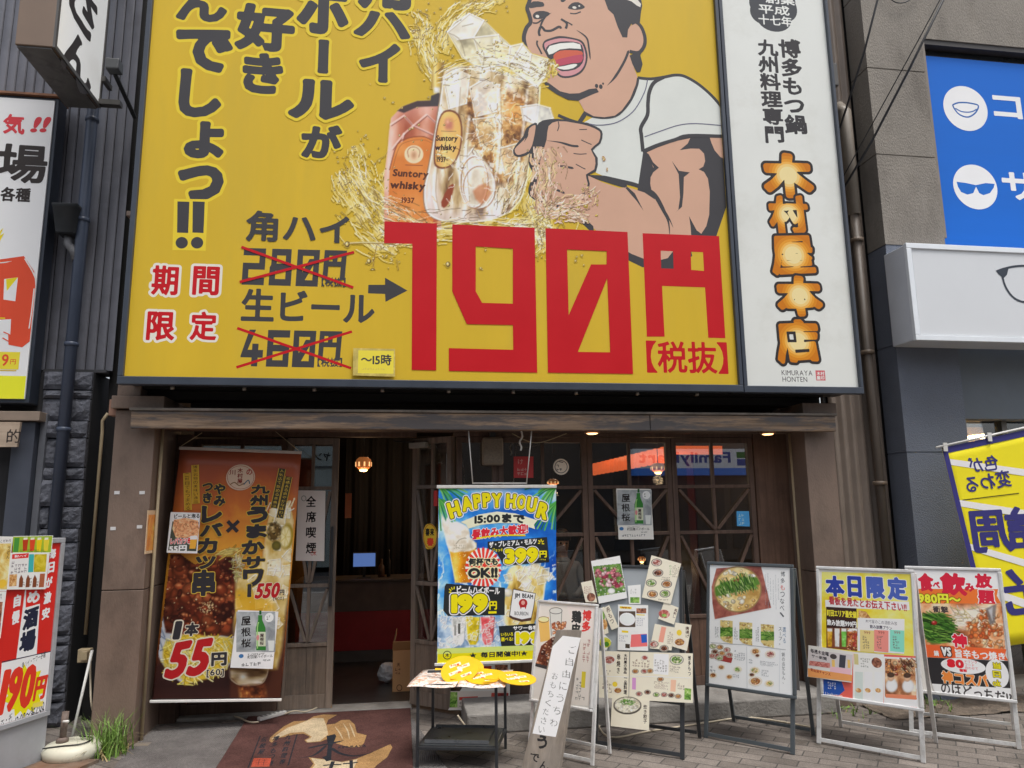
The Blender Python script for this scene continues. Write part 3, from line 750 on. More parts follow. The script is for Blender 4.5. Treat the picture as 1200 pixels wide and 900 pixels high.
# right flank: ribbed metal wall between the two houses, its steel door
rib = MB(); rows = [[], []]
x = XR1 + .14; prof = []
while x < 4.0:
    prof += [(x, .0), (x + .01, -.03), (x + .05, -.03), (x + .06, 0)]; x += .082
for z, r in ((0, 0), (6.5, 1)): rows[r] = [(a, -.36 + b_, z) for a, b_ in prof]
W2 = thing('ribbed_metal_wall', 'dark brown ribbed metal wall in the gap beside the grey pillar', 'wall', (3.75, -.36, 0)); B(XR1 + .11, 4.66, -.335, -.30, 0, 6.5).build('backing_wall', M_dark, W2)
rib.sheet(rows).build('ribbed_sheet', mat('ribbed_brown', al(98, 88, 80, .55), .5, var=.15, scale=3), W2)
d0 = X(979, 600, 0)
B(XR1 + .004, XR1 + .085, -.12, .06, 0, 1.80).build('steel_door', mat('grey_green_door', al(104, 106, 100, .7), .55, var=.12), W2, bevel=.003)
B(XR1 + .004, XR1 + .10, -.13, .06, 1.93, 1.97).build('door_hood', mat('hood', (.2, .18, .16), .5), W2, bevel=.002)
# downpipe on the right
DP = thing('drainpipe', 'brown drainpipe running down beside the grey concrete pillar', 'drainpipe', (3.85, -.46, 0))
px0 = X(1017, 418, -.46)
MB().tube([(px0, -.46, 0), (px0, -.46, 4.55)], .037, 14).build('pipe', mat('brown_pipe', al(72, 64, 57, .6), .55, var=.12, scale=4), DP)
MB().tube([(px0, -.46, 4.0), (px0, -.46, 4.98), (px0 - .02, -.40, 5.06)], .055, 14).build('pipe_sleeve', mat('beige_pipe', al(118, 110, 100, .7), .45, var=.1, scale=4), DP)
for z in (1.65, 2.75, 3.75): MB().lathe((px0, -.46, z), [(.049, 0), (.056, .004), (.056, .03), (.049, .034)], 14).build('pipe_collar', mat('collar', al(96, 84, 72, .7), .4), DP)
HB = B(3.62, 3.83, -.52, -.36, 5.2, 5.42).build('junction_box', mat('dark_box', (.10, .095, .09), .5), bevel=.006); tag(HB, 'grey brown box behind the white sign above the beige pipe', 'box')

# ------------------------------------------------------------------ house on the right: concrete pillars, optician's front
RH = thing('optician_building', 'grey concrete house with slate painted lower pillar and blue window signs', 'building', (5.5, 0, 0))
M_rc = mat('rough_concrete', al(126, 120, 112, .76), .9, var=.10, scale=4, bump=.55, bscale=110, dirt=al(98, 92, 85, .76), dscale=1.6, stretch=(1, 1, .45))
M_sl = mat('slate_paint', al(82, 87, 97, .58), .8, var=.08, scale=4, bump=.45, bscale=110)
ZS = Z(1037, 287, -.62)
def pillar(x0, x1, y0, y1, cuts, m):
    b = MB(); zs = cuts
    for a, c in zip(zs[:-1], zs[1:]):
        b.box(x0, x1, y0, y1, a + .006, c - .006); b.box(x0 + .006, x1 - .006, y0 + .006, y1, c - .0065, c + .0065)
    return b.build('pillar', m, RH)
pillar(4.05, 4.62, -.62, -.38, [0, Z(1065, 530, -.62), Z(1051, 404, -.62), ZS], M_sl)
pillar(4.05, 4.62, -.62, -.38, [ZS + .002, Z(1028, 180.5, -.62), Z(1016, 79, -.62), 6.1, 7.2], M_rc)
B(4.624, 8.5, -.56, -.1, Z(1190, 60, -.5), 7.2).build('spandrel', M_rc, RH)
B(4.624, 4.66, -.60, -.40, ZS + .1, Z(1190, 60, -.5)).build('window_jamb', mat('jamb', al(120, 112, 104), .6), RH)
B(4.624, 8.5, -.55, -.42, Z(1190, 60, -.5) - .05, Z(1190, 60, -.5) - .002).build('window_head', mat('headdark', (.05, .045, .045), .6), RH)
B(4.664, 8.5, -.47, -.45, 3.5, Z(1190, 60, -.5) - .052).build('window_pane', mat('dim_pane', (.02, .022, .025), .1), RH)
B(4.624, 8.5, -.52, .1, 2.20, 2.9).build('fascia', mat('fascia_slate', al(84, 91, 99, .6), .6, var=.06), RH)
B(4.624, 4.67, -.5, .1, 0, 2.2).build('shop_jamb', M_sl, RH)
B(4.67, 8.5, -.36, -.35, .1, 2.2).build('shop_window', M_gl, RH)
sh = MB(); sh.box(4.67, 8.5, 2.4, 2.5, 0, 2.3); sh.build('shop_back_wall', glow('glowing_shop_wall', (.80, .50, .22), .55), RH)  # wall glows by itself, standing in for a warmly lit interior
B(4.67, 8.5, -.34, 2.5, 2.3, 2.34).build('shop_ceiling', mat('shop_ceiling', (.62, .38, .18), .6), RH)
B(4.67, 8.5, -.34, 2.5, .0, .1).build('shop_floor', mat('shop_floor', (.3, .28, .25), .4), RH)
for x_ in (5.6, 6.8):
    o = B(x_, x_ + .5, 1.6, 2.1, 2.285, 2.298).build('ceiling_lamp', glow('shop_light', (1, .72, .38), 30.), RH)
for x_ in (5.15, 5.75): B(x_, x_ + .05, -.40, -.36, .1, 2.2).build('mullion', mat('mullion', (.16, .15, .14), .4, metal=.5), RH)

# ------------------------------------------------------------------ house on the left: ribbed siding, split stone, entrance
LH = thing('izakaya_building', 'dark ribbed metal house with split stone cladding round its entrance', 'building', (-3.2, 0, 0))
M_sid = mat('dark_siding', al(96, 97, 104, .62), .5, var=.10, scale=3, dirt=al(80, 80, 86, .62), dscale=2)
sx1 = X(134, 350, .02); zsd = Z(90, 434, .02)
prof = []; x = -7.
while x < sx1: prof += [(x, 0), (x + .003, .022), (x + .011, .022), (x + .014, 0), (x + .068, 0)]; x += .072
s_ = MB(); s_.sheet([[(a, .02 + c, z) for a, c in prof] for z in (zsd, 8.)]); s_.build('siding', M_sid, LH)
B(-7, sx1, .035, .2, zsd - .02, 8.).build('backing_wall', M_dark, LH)
B(X(52, 436, 0), sx1, -.02, .05, zsd - .022, zsd).build('sill_flashing', mat('flashing', (.06, .06, .065), .5), LH)
# split stone
M_st = mat('split_stone', al(80, 82, 90, .68), .85, var=.25, scale=7, bump=.9, bscale=26, dirt=al(60, 62, 68, .68), dscale=5)
st = MB(); rnd = random.Random(5); xa, xb = X(51, 460, -.05), X(109, 450, -.05); z = .0; k = 0
hs_ = [.17, .07, .19, .13, .07, .21, .17, .08, .20, .10, .16, .2, .09, .22, .13]
while z < zsd - .03:
    h = min(hs_[k % len(hs_)], zsd - .025 - z); k += 1
    if h < .03: break
    x = xa
    cut = xa + (xb - xa) * rnd.choice((.35, .45, .6, 1.0, .55))
    for a, c in ((xa, cut), (cut, xb)):
        if c - a < .04: continue
        d = rnd.uniform(.0, .03)
        # rough-faced block: a small displaced grid
        nx_, nz_ = max(3, int((c - a) / .03)), max(3, int(h / .03)); g_ = []
        for j in range(nz_ + 1):
            r_ = []
            for i in range(nx_ + 1):
                e = i in (0, nx_) or j in (0, nz_)
                pz = z + .004 + (h - .008) * j / nz_; px_ = a + .003 + (c - a - .006) * i / nx_
                r_.append((px_, -.05 - d - (0 if e else .012 + .026 * abs(mnoise.noise((px_ * 17, pz * 17, k)))), pz))
            g_.append(r_)
        st.sheet(g_)
        v0 = [g_[0][0], g_[0][-1], g_[-1][-1], g_[-1][0]]
        for p, q in zip(v0, v0[1:] + v0[:1]):
            f = st.bm.faces.new([st.bm.verts.new(Vector(w)) for w in (p, q, (q[0], .02, q[2]), (p[0], .02, p[2]))])
    z += h
o = st.build('stone_cladding', M_st, LH)
for f in o.data.polygons: f.use_smooth = False
B(xa - .3, xb + .002, -.04, .3, 0, zsd - .025).build('stone_backing', mat('mortar', (.025, .025, .028), .9), LH)
# entrance: posts, header, brown porch
px0 = X(30, 560, -.12); pe = MB()
pe.box(px0 - .10, px0 + .05, -.16, .0, 0, 2.17); pe.build('entrance_post', mat('post_slate', al(58, 62, 72, .7), .5, var=.1), LH, bevel=.004)
B(px0 + .055, px0 + .10, -.10, .0, 0, 2.24).build('entrance_trim', mat('trim_grey', al(84, 86, 92, .7), .5, var=.1), LH, bevel=.003)
B(-4.5, px0 + .09, -.2, .0, 2.175, 2.245).build('entrance_header', mat('header_beige', al(120, 106, 94, .7), .6, var=.12), LH, bevel=.004)
B(-4.5, px0 - .10, .5, .55, 0, 2.17).build('porch_wall', mat('porch_brown', al(80, 58, 44, .6), .7, var=.2), LH)
MB().bar((-3.6, .3, 1.5), (px0 - .11, .2, 1.98), .05, .05).build('brace', mat('brace_brown', al(98, 66, 46, .6), .6), LH)
# dark slot between the houses
SL = thing('service_recess', 'black service slot between the stone cladding and the brown pillar', 'recess', (-2.05, .2, 0))
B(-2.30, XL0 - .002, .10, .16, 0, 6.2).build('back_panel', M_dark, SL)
x = X(122, 480, .0); 
CN = MB().tube([(x, .0, .62), (x, .0, 2.12), (x - .005, .0, 2.2), (x + .03, .0, 2.26)], .013).build('conduit', M_beige); tag(CN, 'thin beige conduit rising in the dark slot beside the brown pillar', 'conduit')
JB = thing('socket_box', 'beige outdoor socket box low beside the brown pillar', 'socket', (-2.06, -.2, .55))
p = at(99, 767, -.3); B(p.x - .035, p.x + .045, -.33, -.27, p.z - .05, p.z + .04).build('box', M_beige, JB, bevel=.006)
B(p.x + .0, p.x + .04, -.36, -.331, p.z - .03, p.z + .03).build('flap', M_beige, JB, bevel=.004)
p0 = at(108, 762, -.45); p1 = at(84, 866, -.62)
PO = MB().tube([p0, p1], .009).build('pole', M_white_pl); tag(PO, 'thin white pole leaning between the round weight and the brown pillar', 'pole')
x = XL0 - .03; SB = B(x - .025, x + .03, -.60, -.52, Z(134, 487, -.6), Z(134, 468, -.6)).build('meter_box', mat('pinkish_box', al(128, 96, 80, .7), .6), bevel=.004); tag(SB, 'small pinkish brown box at the top of the brown pillar', 'box')

# downpipe on the left with its hopper
LP = thing('drainpipe', 'dark blue grey drainpipe with rain hopper on the ribbed siding', 'drainpipe', (-2.4, -.12, 0))
M_pipe = mat('slate_pipe', al(62, 70, 86, .75), .38, var=.10, scale=4)
pt = [at(105, 0, -.14), at(101, 160, -.14), at(88, 330, -.14), at(83, 410, -.14), at(62, 630, -.14)]
x = at(86, 380, -.14).x
MB().tube([(x, -.14, 0), (x, -.14, 8)], .042, 14).build('pipe', M_pipe, LP)
c = at(82, 268, -.14); hp = MB()
hx0, hx1 = at(69, 250, -.14).x, at(97, 250, -.14).x; zt, zb = Z(82, 249, -.14), Z(82, 276, -.14); mx_ = (hx0 + hx1) / 2; hw = (hx1 - hx0) / 2
hp.sheet([[(mx_ + s * hw * k, -.14 + q * .11 * k, zz) for s, q in ((-1, -1), (1, -1), (1, 1), (-1, 1), (-1, -1))] for zz, k in ((zb, .72), (zt, 1.), (zt + .012, 1.06), (zt + .03, 1.06))])
hp.box(mx_ - hw * .7, mx_ + hw * .7, -.21, -.07, zb - .006, zb + .004)
hp.build('hopper', M_black, LP)
MB().tube([(mx_, -.14, zb), (mx_, -.14, zb - .07), (mx_ + .05, -.14, zb - .13), (x - .02, -.14, zb - .20)], .034, 12).build('elbow', mat('old_elbow', (.16, .16, .17), .5, var=.5, scale=14), LP)
for z in (1.0, 2.1, 2.75, 3.75, 4.6): MB().lathe((x, -.14, z), [(.043, 0), (.05, .004), (.05, .03), (.043, .034)], 14).build('pipe_collar', M_pipe, LP)
# ------------------------------------------------------------------ the big yellow billboard
YS = -.85
BX0, BX1, BZ0, BZ1 = -1.885, 2.552, 2.345, 6.3
BS = thing('billboard', 'large yellow billboard with a drinking man, whisky mug and red 190円 price', 'billboard', (.33, YS, BZ0))
M_fr = mat('sign_frame', al(52, 58, 68, .75), .4, var=.1, scale=6)
B(BX0 + .02, BX1 - .005, YS + .012, -.50, BZ0 + .03, BZ1).build('cabinet', mat('cabinet_dark', (.035, .036, .04), .6), BS)
M_y = mat('sign_yellow', al(199, 166, 44), .5, var=.045, scale=1.6, dirt=al(192, 162, 50), dscale=1.1, spec=.25, stretch=(1.6, 1, .35))
B(BX0 + .035, BX1 - .03, YS, YS + .01, BZ0 + .06, BZ1).build('face_panel', M_y, BS)
fr = MB(); fr.box(BX0, BX1, YS - .03, YS + .03, BZ0, BZ0 + .055); fr.box(BX0, BX0 + .035, YS - .03, YS + .03, BZ0 + .055, BZ1); fr.box(BX1 - .03, BX1, YS - .03, YS + .03, BZ0 + .055, BZ1)
fr.build('frame', M_fr, BS, bevel=.004)
bl = MB()
for i in range(9): bl.lathe((BX0 + .3 + i * .48, -.70, BZ0 - .006), [(.014, 0), (.014, .03)], 8)
bl.build('bolt', MATS['bolt_steel'], BS)
pl = front(YS); STK = []
DK = ink(62, 61, 64); YL = ink(215, 190, 52); RD = ink(182, 20, 30); WH = ink(214, 209, 198); SK = ink(197, 157, 134); SH = ink(206, 209, 203)
CLIP = (BX0 + .037, BX1 - .032, BZ0 + .058, BZ1)
z1 = zm(0, 0, 4); z2 = zm(300, 0, 4); z3 = zm(600, 0, 4); z4 = zm(380, 0, 900 / 280); z5 = zm(600, 0, 1200 / 270); z6 = zm(600, 130, 1200 / 270); z7 = zm(600, 225, 4); z8 = zm(300, 225, 4)

# --- the laughing man
a = Art(pl, 1, STK); a.clip = CLIP
# torso, sleeve
a.poly(z6(375, 60, 425, 85, 460, 110, 455, 165, 415, 205, 440, 245, 435, 320, 490, 345, 560, 365, 640, 385, 720, 415, 745, 440, 720, 400, 712, 340, 738, 292, 690, 212) + z5(1200, 770) [:0] + z6(850, 160, 920, 128, 1110, 128, 1110, 40) + z5(1098, 600, 1085, 555, 1040, 495, 970, 435, 900, 395, 850, 388, 770, 405, 720, 410, 655, 405, 600, 520, 530, 608, 420, 612), SH)
# upper arm shadow mass, then skin
a.poly(z6(685, 200, 830, 160, 920, 126, 1112, 128, 1122, 500, 1065, 650, 1040, 720, 930, 720) + z7(845, 300, 760, 360, 700, 362, 610, 352, 540, 318), DK)
a.poly(z6(702, 216, 760, 190, 850, 158, 928, 142, 915, 170, 874, 204, 930, 196, 975, 197, 1000, 222, 1006, 262, 996, 290, 972, 304, 1000, 318, 1020, 352, 1030, 420, 1027, 540, 1012, 600, 986, 640, 962, 622, 922, 548, 930, 600, 936, 690) + z7(755, 278, 730, 310, 690, 320, 640, 322, 560, 290, 470, 235) + z6(430, 616, 325, 520, 335, 450, 395, 335, 470, 372, 560, 402, 600, 396, 690, 425, 745, 462, 720, 405, 712, 345, 738, 300), SK)
a.poly(z6(1030, 140, 1105, 142, 1107, 248, 1085, 240, 1055, 205, 1040, 170), SK)
a.poly(z6(832, 260, 870, 312, 926, 320, 895, 345, 893, 430, 885, 500, 850, 530, 866, 515, 875, 450, 868, 330), DK)
a.poly(z6(685, 520, 650, 470, 615, 430, 590, 400, 602, 396, 640, 430), DK)
a.stroke(z6(430, 335, 500, 352, 570, 368, 640, 385, 700, 410, 745, 440, 790, 520, 815, 580, 822, 660), 5.2, DK, taper=(.1, .3))
a.stroke(z6(395, 335, 460, 350, 540, 375, 600, 392), 6, DK, taper=(.3, .1))
a.stroke(z6(790, 510, 820, 565, 840, 608), 2, DK, taper=(.2, .6))
a.poly(z6(690, 210, 715, 255, 738, 293, 716, 325, 710, 350, 712, 390, 728, 420, 720, 380, 722, 345, 735, 320, 765, 296, 735, 268, 712, 225), DK)
a.stroke(z6(325, 515, 360, 560, 425, 622), 7, DK, 4, taper=(.1, .1))
# shirt lines
a.stroke(z5(655, 405, 720, 411, 790, 402, 850, 391, 900, 398, 970, 438, 1040, 498, 1094, 560), 3.6, DK)
a.stroke(z5(790, 402, 740, 430, 715, 480, 708, 540, 705, 600) + z6(672, 85, 674, 130, 682, 212), 4.2, DK)
a.stroke(z6(680, 212, 760, 178, 850, 150, 920, 129, 1110, 133), 4.2, DK)
a.stroke(z6(690, 135, 780, 103, 870, 74, 960, 66, 1100, 77), 1.1, ink(96, 96, 118))
a.stroke(z5(706, 415, 690, 480, 640, 570, 580, 620, 520, 645, 440, 652, 385, 640), 1.1, ink(96, 96, 118))
a.stroke(z5(380, 590, 425, 606, 480, 612, 535, 604, 575, 575, 620, 515, 650, 440, 654, 405), 3.6, DK)
a.stroke(z5(350, 640, 385, 585), 5, DK, 0)
a.stroke(z5(240, 600, 300, 625, 350, 640, 400, 650), 3.6, DK)
# head
a.poly(z5(86, -80, 90, 0, 78, 45, 88, 72, 97, 115, 76, 145, 62, 190, 68, 235, 85, 280, 130, 300, 160, 350, 165, 415, 220, 470, 290, 515, 345, 522, 378, 580, 425, 606, 480, 611, 535, 603, 572, 575, 615, 515, 645, 440, 652, 400, 627, 330, 612, 272, 655, 272, 684, 235, 690, 195, 670, 145, 638, 120, 610, 140, 600, -80), SK)
a.poly(z5(470, -80, 482, 0, 500, 50, 528, 76, 550, 140, 575, 195, 600, 196, 604, 155, 622, 124, 645, 120, 664, 132, 672, 60, 678, 30, 660, -80), DK)
a.poly(z5(600, 0, 622, 8, 650, 30, 668, 38, 672, 22, 656, 2, 640, -14), WH)
a.stroke(z5(622, 124, 645, 116, 672, 140, 690, 185, 692, 225, 680, 255, 656, 275, 612, 268), 4, DK)
a.poly(z5(612, 290, 650, 272, 690, 245, 668, 288, 680, 335, 668, 375, 650, 378, 627, 335), DK)
a.stroke(z5(608, 262, 590, 310, 560, 365, 530, 410, 496, 446), 2.8, DK, taper=(.05, .3))
a.stroke(z5(86, -60, 92, 0, 79, 42, 88, 72, 97, 115, 76, 145, 62, 190, 68, 235, 82, 275, 100, 298), 4.6, DK)
a.stroke(z5(160, 415, 185, 440), 3, DK, 0)
a.poly(z5(160, 420, 190, 432, 250, 476, 300, 488, 350, 486, 400, 465, 440, 460, 452, 480, 420, 492, 380, 510, 345, 526, 290, 520, 230, 490, 180, 455), DK)
for q in ((440, 448, 9), (462, 452, 10), (474, 436, 5)): a.ell(600 + q[0] / 4.444, q[1] / 4.444, q[2] / 4.444, q[2] / 3.6, DK, 9)
# mouth
a.poly(z5(158, 245, 168, 214, 200, 200, 250, 188, 320, 198, 365, 214, 385, 250, 394, 300, 382, 350, 355, 385, 310, 404, 262, 406, 232, 385, 200, 325, 178, 285), DK, 3)
a.poly(z5(168, 240, 180, 218, 250, 200, 320, 207, 358, 222, 376, 255, 384, 300, 374, 345, 348, 376, 308, 394, 266, 396, 240, 380, 212, 330, 188, 285), ink(200, 142, 146), 3)
a.poly(z5(176, 262, 190, 236, 250, 218, 320, 218, 364, 235, 374, 290, 366, 330, 330, 362, 262, 372, 236, 355, 208, 318, 186, 290), DK, 2)
a.poly(z5(182, 262, 196, 240, 250, 226, 320, 222, 355, 232, 360, 256, 300, 252, 250, 258, 212, 280, 192, 285), ink(222, 222, 214))
a.poly(z5(215, 290, 250, 265, 310, 262, 362, 268, 366, 290, 330, 300, 280, 310, 230, 320), ink(196, 92, 70), 2)
a.poly(z5(220, 318, 280, 300, 366, 285, 360, 325, 310, 330, 240, 345), ink(178, 72, 92), 2)
a.poly(z5(232, 352, 270, 345, 320, 334, 340, 338, 318, 356, 270, 364), ink(222, 222, 214), 2)
# nose, eyes, cheeks
a.stroke(z5(145, 188, 140, 168, 150, 140, 165, 152, 172, 160, 205, 160, 245, 140, 255, 150), 3, DK)
a.stroke(z5(255, 100, 285, 122, 280, 150), 2.8, DK); a.stroke(z5(262, 104, 295, 120, 314, 132), 1.6, DK)
a.stroke(z5(148, 135, 170, 92, 205, 68), 2.2, DK, taper=(0, .5))
a.poly(z5(108, 80, 125, 62, 165, 58, 200, 72, 165, 95, 140, 100, 115, 98), DK, 2); a.ell(600 + 132 / 4.444, 86 / 4.444, 2.2, 1.8, WH)
a.stroke(z5(108, 120, 132, 120, 160, 100), 1.8, DK)
a.poly(z5(90, 30, 110, 8, 160, 12, 166, 34, 130, 38, 95, 44), DK, 2)
a.poly(z5(290, 42, 310, 18, 345, 12, 378, 34, 370, 46, 340, 52, 310, 50), DK, 2); a.ell(600 + 325 / 4.444, 40 / 4.444, 2.4, 1.5, WH); a.ell(600 + 350 / 4.444, 32 / 4.444, 1.2, 1, WH, 8)
a.stroke(z5(302, 70, 330, 72, 358, 62), 1.6, DK)
a.poly(z5(252, 4, 262, -20, 300, -30, 278, 4, 262, 12), DK, 2)
a.stroke(z5(335, 157, 370, 180, 392, 205, 400, 250, 408, 312), 2, DK, taper=(.3, .1))
a.stroke(z5(132, 212, 130, 232, 145, 262, 155, 282), 2, DK)
a.build('man_illustration', BS)

# --- whisky bottle, mug, ice and splash: one printed photograph
b_ = Art(pl, 1, STK); b_.clip = CLIP
YB = (199, 170, 56)
D = Paint(pl, (388, -4, 700, 316), .85, bg=YB, seed=4)
CRM, BRN, GLD = (240, 232, 204), (92, 66, 36), (206, 168, 76)
def beads(cx, cy, rx, ry, n, r=(.6, 2.)):
    for i in range(n):
        x, y, q = cx + D.r.normal() * rx * .55, cy + D.r.normal() * ry * .55, D.r.uniform(*r)
        D.blob(x, y, q, q * D.r.uniform(.7, 1.2), D.r.uniform(0, 3), (150, 116, 54), .6); D.blob(x - q * .1, y - q * .15, q * .62, q * .58, 0, (226, 206, 130), .8, (255, 252, 240))
def stream(path, w, n, film=.6, c=(236, 224, 182), ragged=.5):
    """a thrown sheet of liquid along a path (pixels): soft film, then fine pale and brown threads, drops at its edge"""
    P = np.array(catmull(path, 6)); T = np.gradient(P, axis=0); T /= np.linalg.norm(T, axis=1)[:, None] + 1e-9; Nn = np.stack([-T[:, 1], T[:, 0]], 1); m_ = len(P); W = w * np.clip(np.interp(np.linspace(0, 1, m_), [0, .25, .8, 1], [.7, 1, .8, .25]), 0, 1)
    W = W * 1.35; L = P + Nn * (W * (1 + ragged * (D.r.rand(m_) - .5)))[:, None]; R = P - Nn * (W * (1 + ragged * (D.r.rand(m_) - .5)))[:, None]
    M = D.poly([tuple(q) for q in L] + [tuple(q) for q in R[::-1]], 0, 7.); f = (D.noise(6, 3) - .5) * 2 + .5; M = M * np.clip((D.noise(8, 3) - .40) * 6, 0, 1); D.put(M * film * .62, D.ramp(f, [(0, tuple(v * .84 for v in c)), (.5, c), (1, (248, 244, 228))]))
    for k in range(int(n * 2.6)):
        a0 = D.r.randint(0, max(1, m_ - 3)); a1 = min(m_, a0 + D.r.randint(2, 5)); o = D.r.normal(0, .8); q = P[a0:a1] + Nn[a0:a1] * (W[a0:a1] * o)[:, None] + np.cumsum(D.r.normal(0, 1.5, (a1 - a0, 2)), 0)
        if len(q) < 2: continue
        g = D.r.rand(); D.line([tuple(v) for v in q], D.r.uniform(.4, .85), (96, 70, 38) if g < .40 else ((252, 249, 238) if g < .82 else (238, 218, 150)), D.r.uniform(.6, .95), 0, .6)
    for k in range(int(n * 1.1)):
        a0 = D.r.randint(0, m_); o = D.r.normal(0, 1.3); x, y = P[a0] + Nn[a0] * W[a0] * o; q = D.r.uniform(.5, 1.5); D.blob(x, y, q, q * .9, 0, (124, 94, 44), .6); D.blob(x - q * .15, y - q * .2, q * .6, q * .55, 0, (236, 218, 150), .85)
stream([(470, 290), (440, 262), (412, 226), (398, 200)], 15, 70, .7); stream([(460, 250), (432, 222), (420, 186), (415, 172)], 8, 30, .55); stream([(500, 262), (470, 230), (452, 205), (470, 180), (482, 170)], 5, 22, .4); stream([(512, 92), (500, 60), (498, 30), (490, 12)], 7, 34, .6); stream([(516, 60), (530, 26), (560, 6), (590, -2)], 8, 40, .6); stream([(498, 50), (485, 40), (476, 46)], 4, 12, .5)
# bottle
M = D.poly(z4(226, 865, 226, 660, 240, 560, 244, 500, 252, 445, 290, 405, 350, 382, 440, 380, 440, 865), 0, 1.5)
t_ = np.clip((D.X - 450 - (265 - D.Y) * .045) / 62, 0, 1); f = .5 + .5 * np.cos(t_ * 9) * .5 + (D.noise(16, 3, 1, .5) - .5) * .6
D.put(M, D.ramp(f, [(0, (110, 46, 36)), (.35, (160, 78, 52)), (.6, (192, 116, 86)), (.85, (224, 180, 160)), (1, (240, 220, 208))]))
D.put(M * np.clip((150 - D.Y) / 26, 0, 1) * .55, (226, 176, 166)); D.put(M * D.gauss(456, 190, 4, 60) * .6, (240, 214, 206)); D.put(M * np.clip((D.Y - 226) / 30, 0, 1) * .5, (190, 90, 50))
D.put(D.poly(z4(275, 418, 300, 400, 350, 381, 440, 377, 440, 400, 350, 404, 300, 426), 0, 1.5), (70, 54, 54))
for q in ((250, 470, 300, 436, 335, 474), (335, 474, 385, 432, 428, 470), (300, 505, 335, 474, 408, 508), (256, 560, 300, 505), (300, 505, 290, 545)): D.line(z4(*q), 2.2, (236, 206, 198), .75, 0, 1.2); D.line([(x + 1.2, y + 1.4) for x, y in z4(*q)], 1.2, (120, 56, 48), .6, 0, 1.)
D.put(D.poly(z4(400, 335, 412, 236, 452, 236, 446, 335), 0, 1.2), D.ramp(np.clip((D.X - 505) / 14, 0, 1), [(0, (150, 116, 40)), (.35, (236, 214, 140)), (.6, (206, 170, 70)), (1, (140, 106, 40))])); D.put(D.gauss(512, 106, 4, 4, 4), (206, 206, 206)); D.put(D.gauss(511, 105, 1.6, 1.6), (255, 255, 255)); D.put(D.poly(z4(398, 400, 402, 362, 430, 350, 452, 362, 452, 400), 0, 1.5), (64, 58, 60))
M = D.poly(z4(238, 870, 246, 640, 275, 545, 320, 520, 372, 515, 410, 530, 410, 870), 0, 1.2); D.put(M, D.ramp(D.noise(20, 3), [(0, (192, 100, 40)), (.5, (210, 124, 54)), (1, (222, 150, 80))]))
D.line(z4(246, 640, 275, 545, 320, 520, 372, 515, 408, 530), 1.4, (140, 70, 40), .8); D.line(z4(256, 640, 283, 555, 322, 532, 372, 527, 406, 540), .8, (150, 80, 40), .6)
D.put(D.oval(485, 181, 11.5, 11), (236, 208, 170)); D.line(z4(318, 592, 314, 570, 326, 556, 346, 556, 360, 570, 356, 592), 1.3, (170, 120, 90), .8); D.put(D.gauss(485, 182, 3.6, 5), (190, 140, 104)); D.line(z4(306, 622, 370, 624), .8, (140, 70, 40))
# mug: clear glass, ice, golden highball
MG = D.poly(z4(385, 800, 374, 720, 390, 640, 408, 540, 428, 420, 444, 300, 462, 264, 520, 250, 640, 268, 770, 300, 806, 330, 800, 420, 770, 600, 740, 740, 690, 800, 620, 830, 520, 835, 440, 832), 3, 1.6)
lt = z4(444, 300)[0][0] - (D.Y - 93) * .135; u_ = np.clip((D.X - lt) / (112 - (D.Y - 93) * .02), 0, 1)
f = .5 + .22 * np.sin(u_ * 19) + .10 * np.sin(u_ * 47 + 1) + (D.noise(14, 4, 1.6, .5) - .5) * 1.0
D.put(MG * .95, D.ramp(f, [(0, (84, 58, 38)), (.2, (146, 112, 74)), (.42, (192, 166, 124)), (.64, (220, 206, 182)), (.84, (244, 242, 236)), (1, (204, 194, 208))]))
D.put(MG * np.clip((D.Y - 238) / 16, 0, 1) * .5, (218, 206, 220)); D.put(MG * D.gauss(505, 235, 10, 22) * .7, (236, 228, 240))
M = MG * D.poly(z4(545, 330, 760, 360, 780, 420, 765, 520, 748, 650, 640, 700, 560, 600, 540, 480), 3, 9); n = D.noise(11, 4)
D.put(M * .9, D.ramp((n - .5) * 1.9 + .5, [(0, (84, 50, 28)), (.25, (146, 94, 48)), (.45, (200, 150, 84)), (.65, (230, 204, 150)), (.8, (242, 236, 216)), (1, (206, 156, 86))])); D.put(M * np.clip((D.noise(9, 3) - .60) / .10, 0, 1) * .75, (96, 58, 32)); D.put(M * np.clip((.36 - D.noise(9, 3)) / .10, 0, 1) * .75, (252, 248, 238))
D.put(D.gauss(603, 131, 13, 15, 3) * .85, D.ramp(D.noise(7, 3), [(0, (176, 100, 36)), (.5, (214, 140, 54)), (1, (238, 190, 110))])); D.line(z4(700, 420, 722, 392, 748, 410, 742, 444, 712, 448, 700, 424), 1.2, (244, 214, 150), .8)
def cube(q, a=.75, c=((208, 200, 186), (236, 234, 226), (250, 250, 247)), edge=(140, 118, 90)):
    M_ = D.poly(q, 0, 2.2); D.put(M_ * a, D.ramp((D.noise(13, 3) - .5) * 1.8 + .5, [(0, c[0]), (.5, c[1]), (1, c[2])]))
    for (p1, p2) in zip(q, q[1:] + q[:1]): D.line([p1, p2], 1.7, (252, 252, 248), .7, 0, 1.2); D.line([(p1[0] + .9, p1[1] + 1.), (p2[0] + .9, p2[1] + 1.)], .8, edge, .5, 0, .9)
cube(z4(548, 330, 600, 300, 660, 322, 650, 420, 570, 440)); cube(z4(450, 300, 500, 265, 548, 285, 535, 390, 470, 410)); cube(z4(512, 620, 560, 560, 630, 640, 640, 720, 600, 780, 540, 770), .7); cube(z4(660, 560, 730, 540, 735, 640, 680, 660), .55, ((176, 130, 80), (214, 180, 130), (240, 226, 196))); cube(z4(560, 450, 640, 440, 655, 520, 590, 550), .5, ((190, 150, 96), (226, 206, 160), (246, 240, 222)))
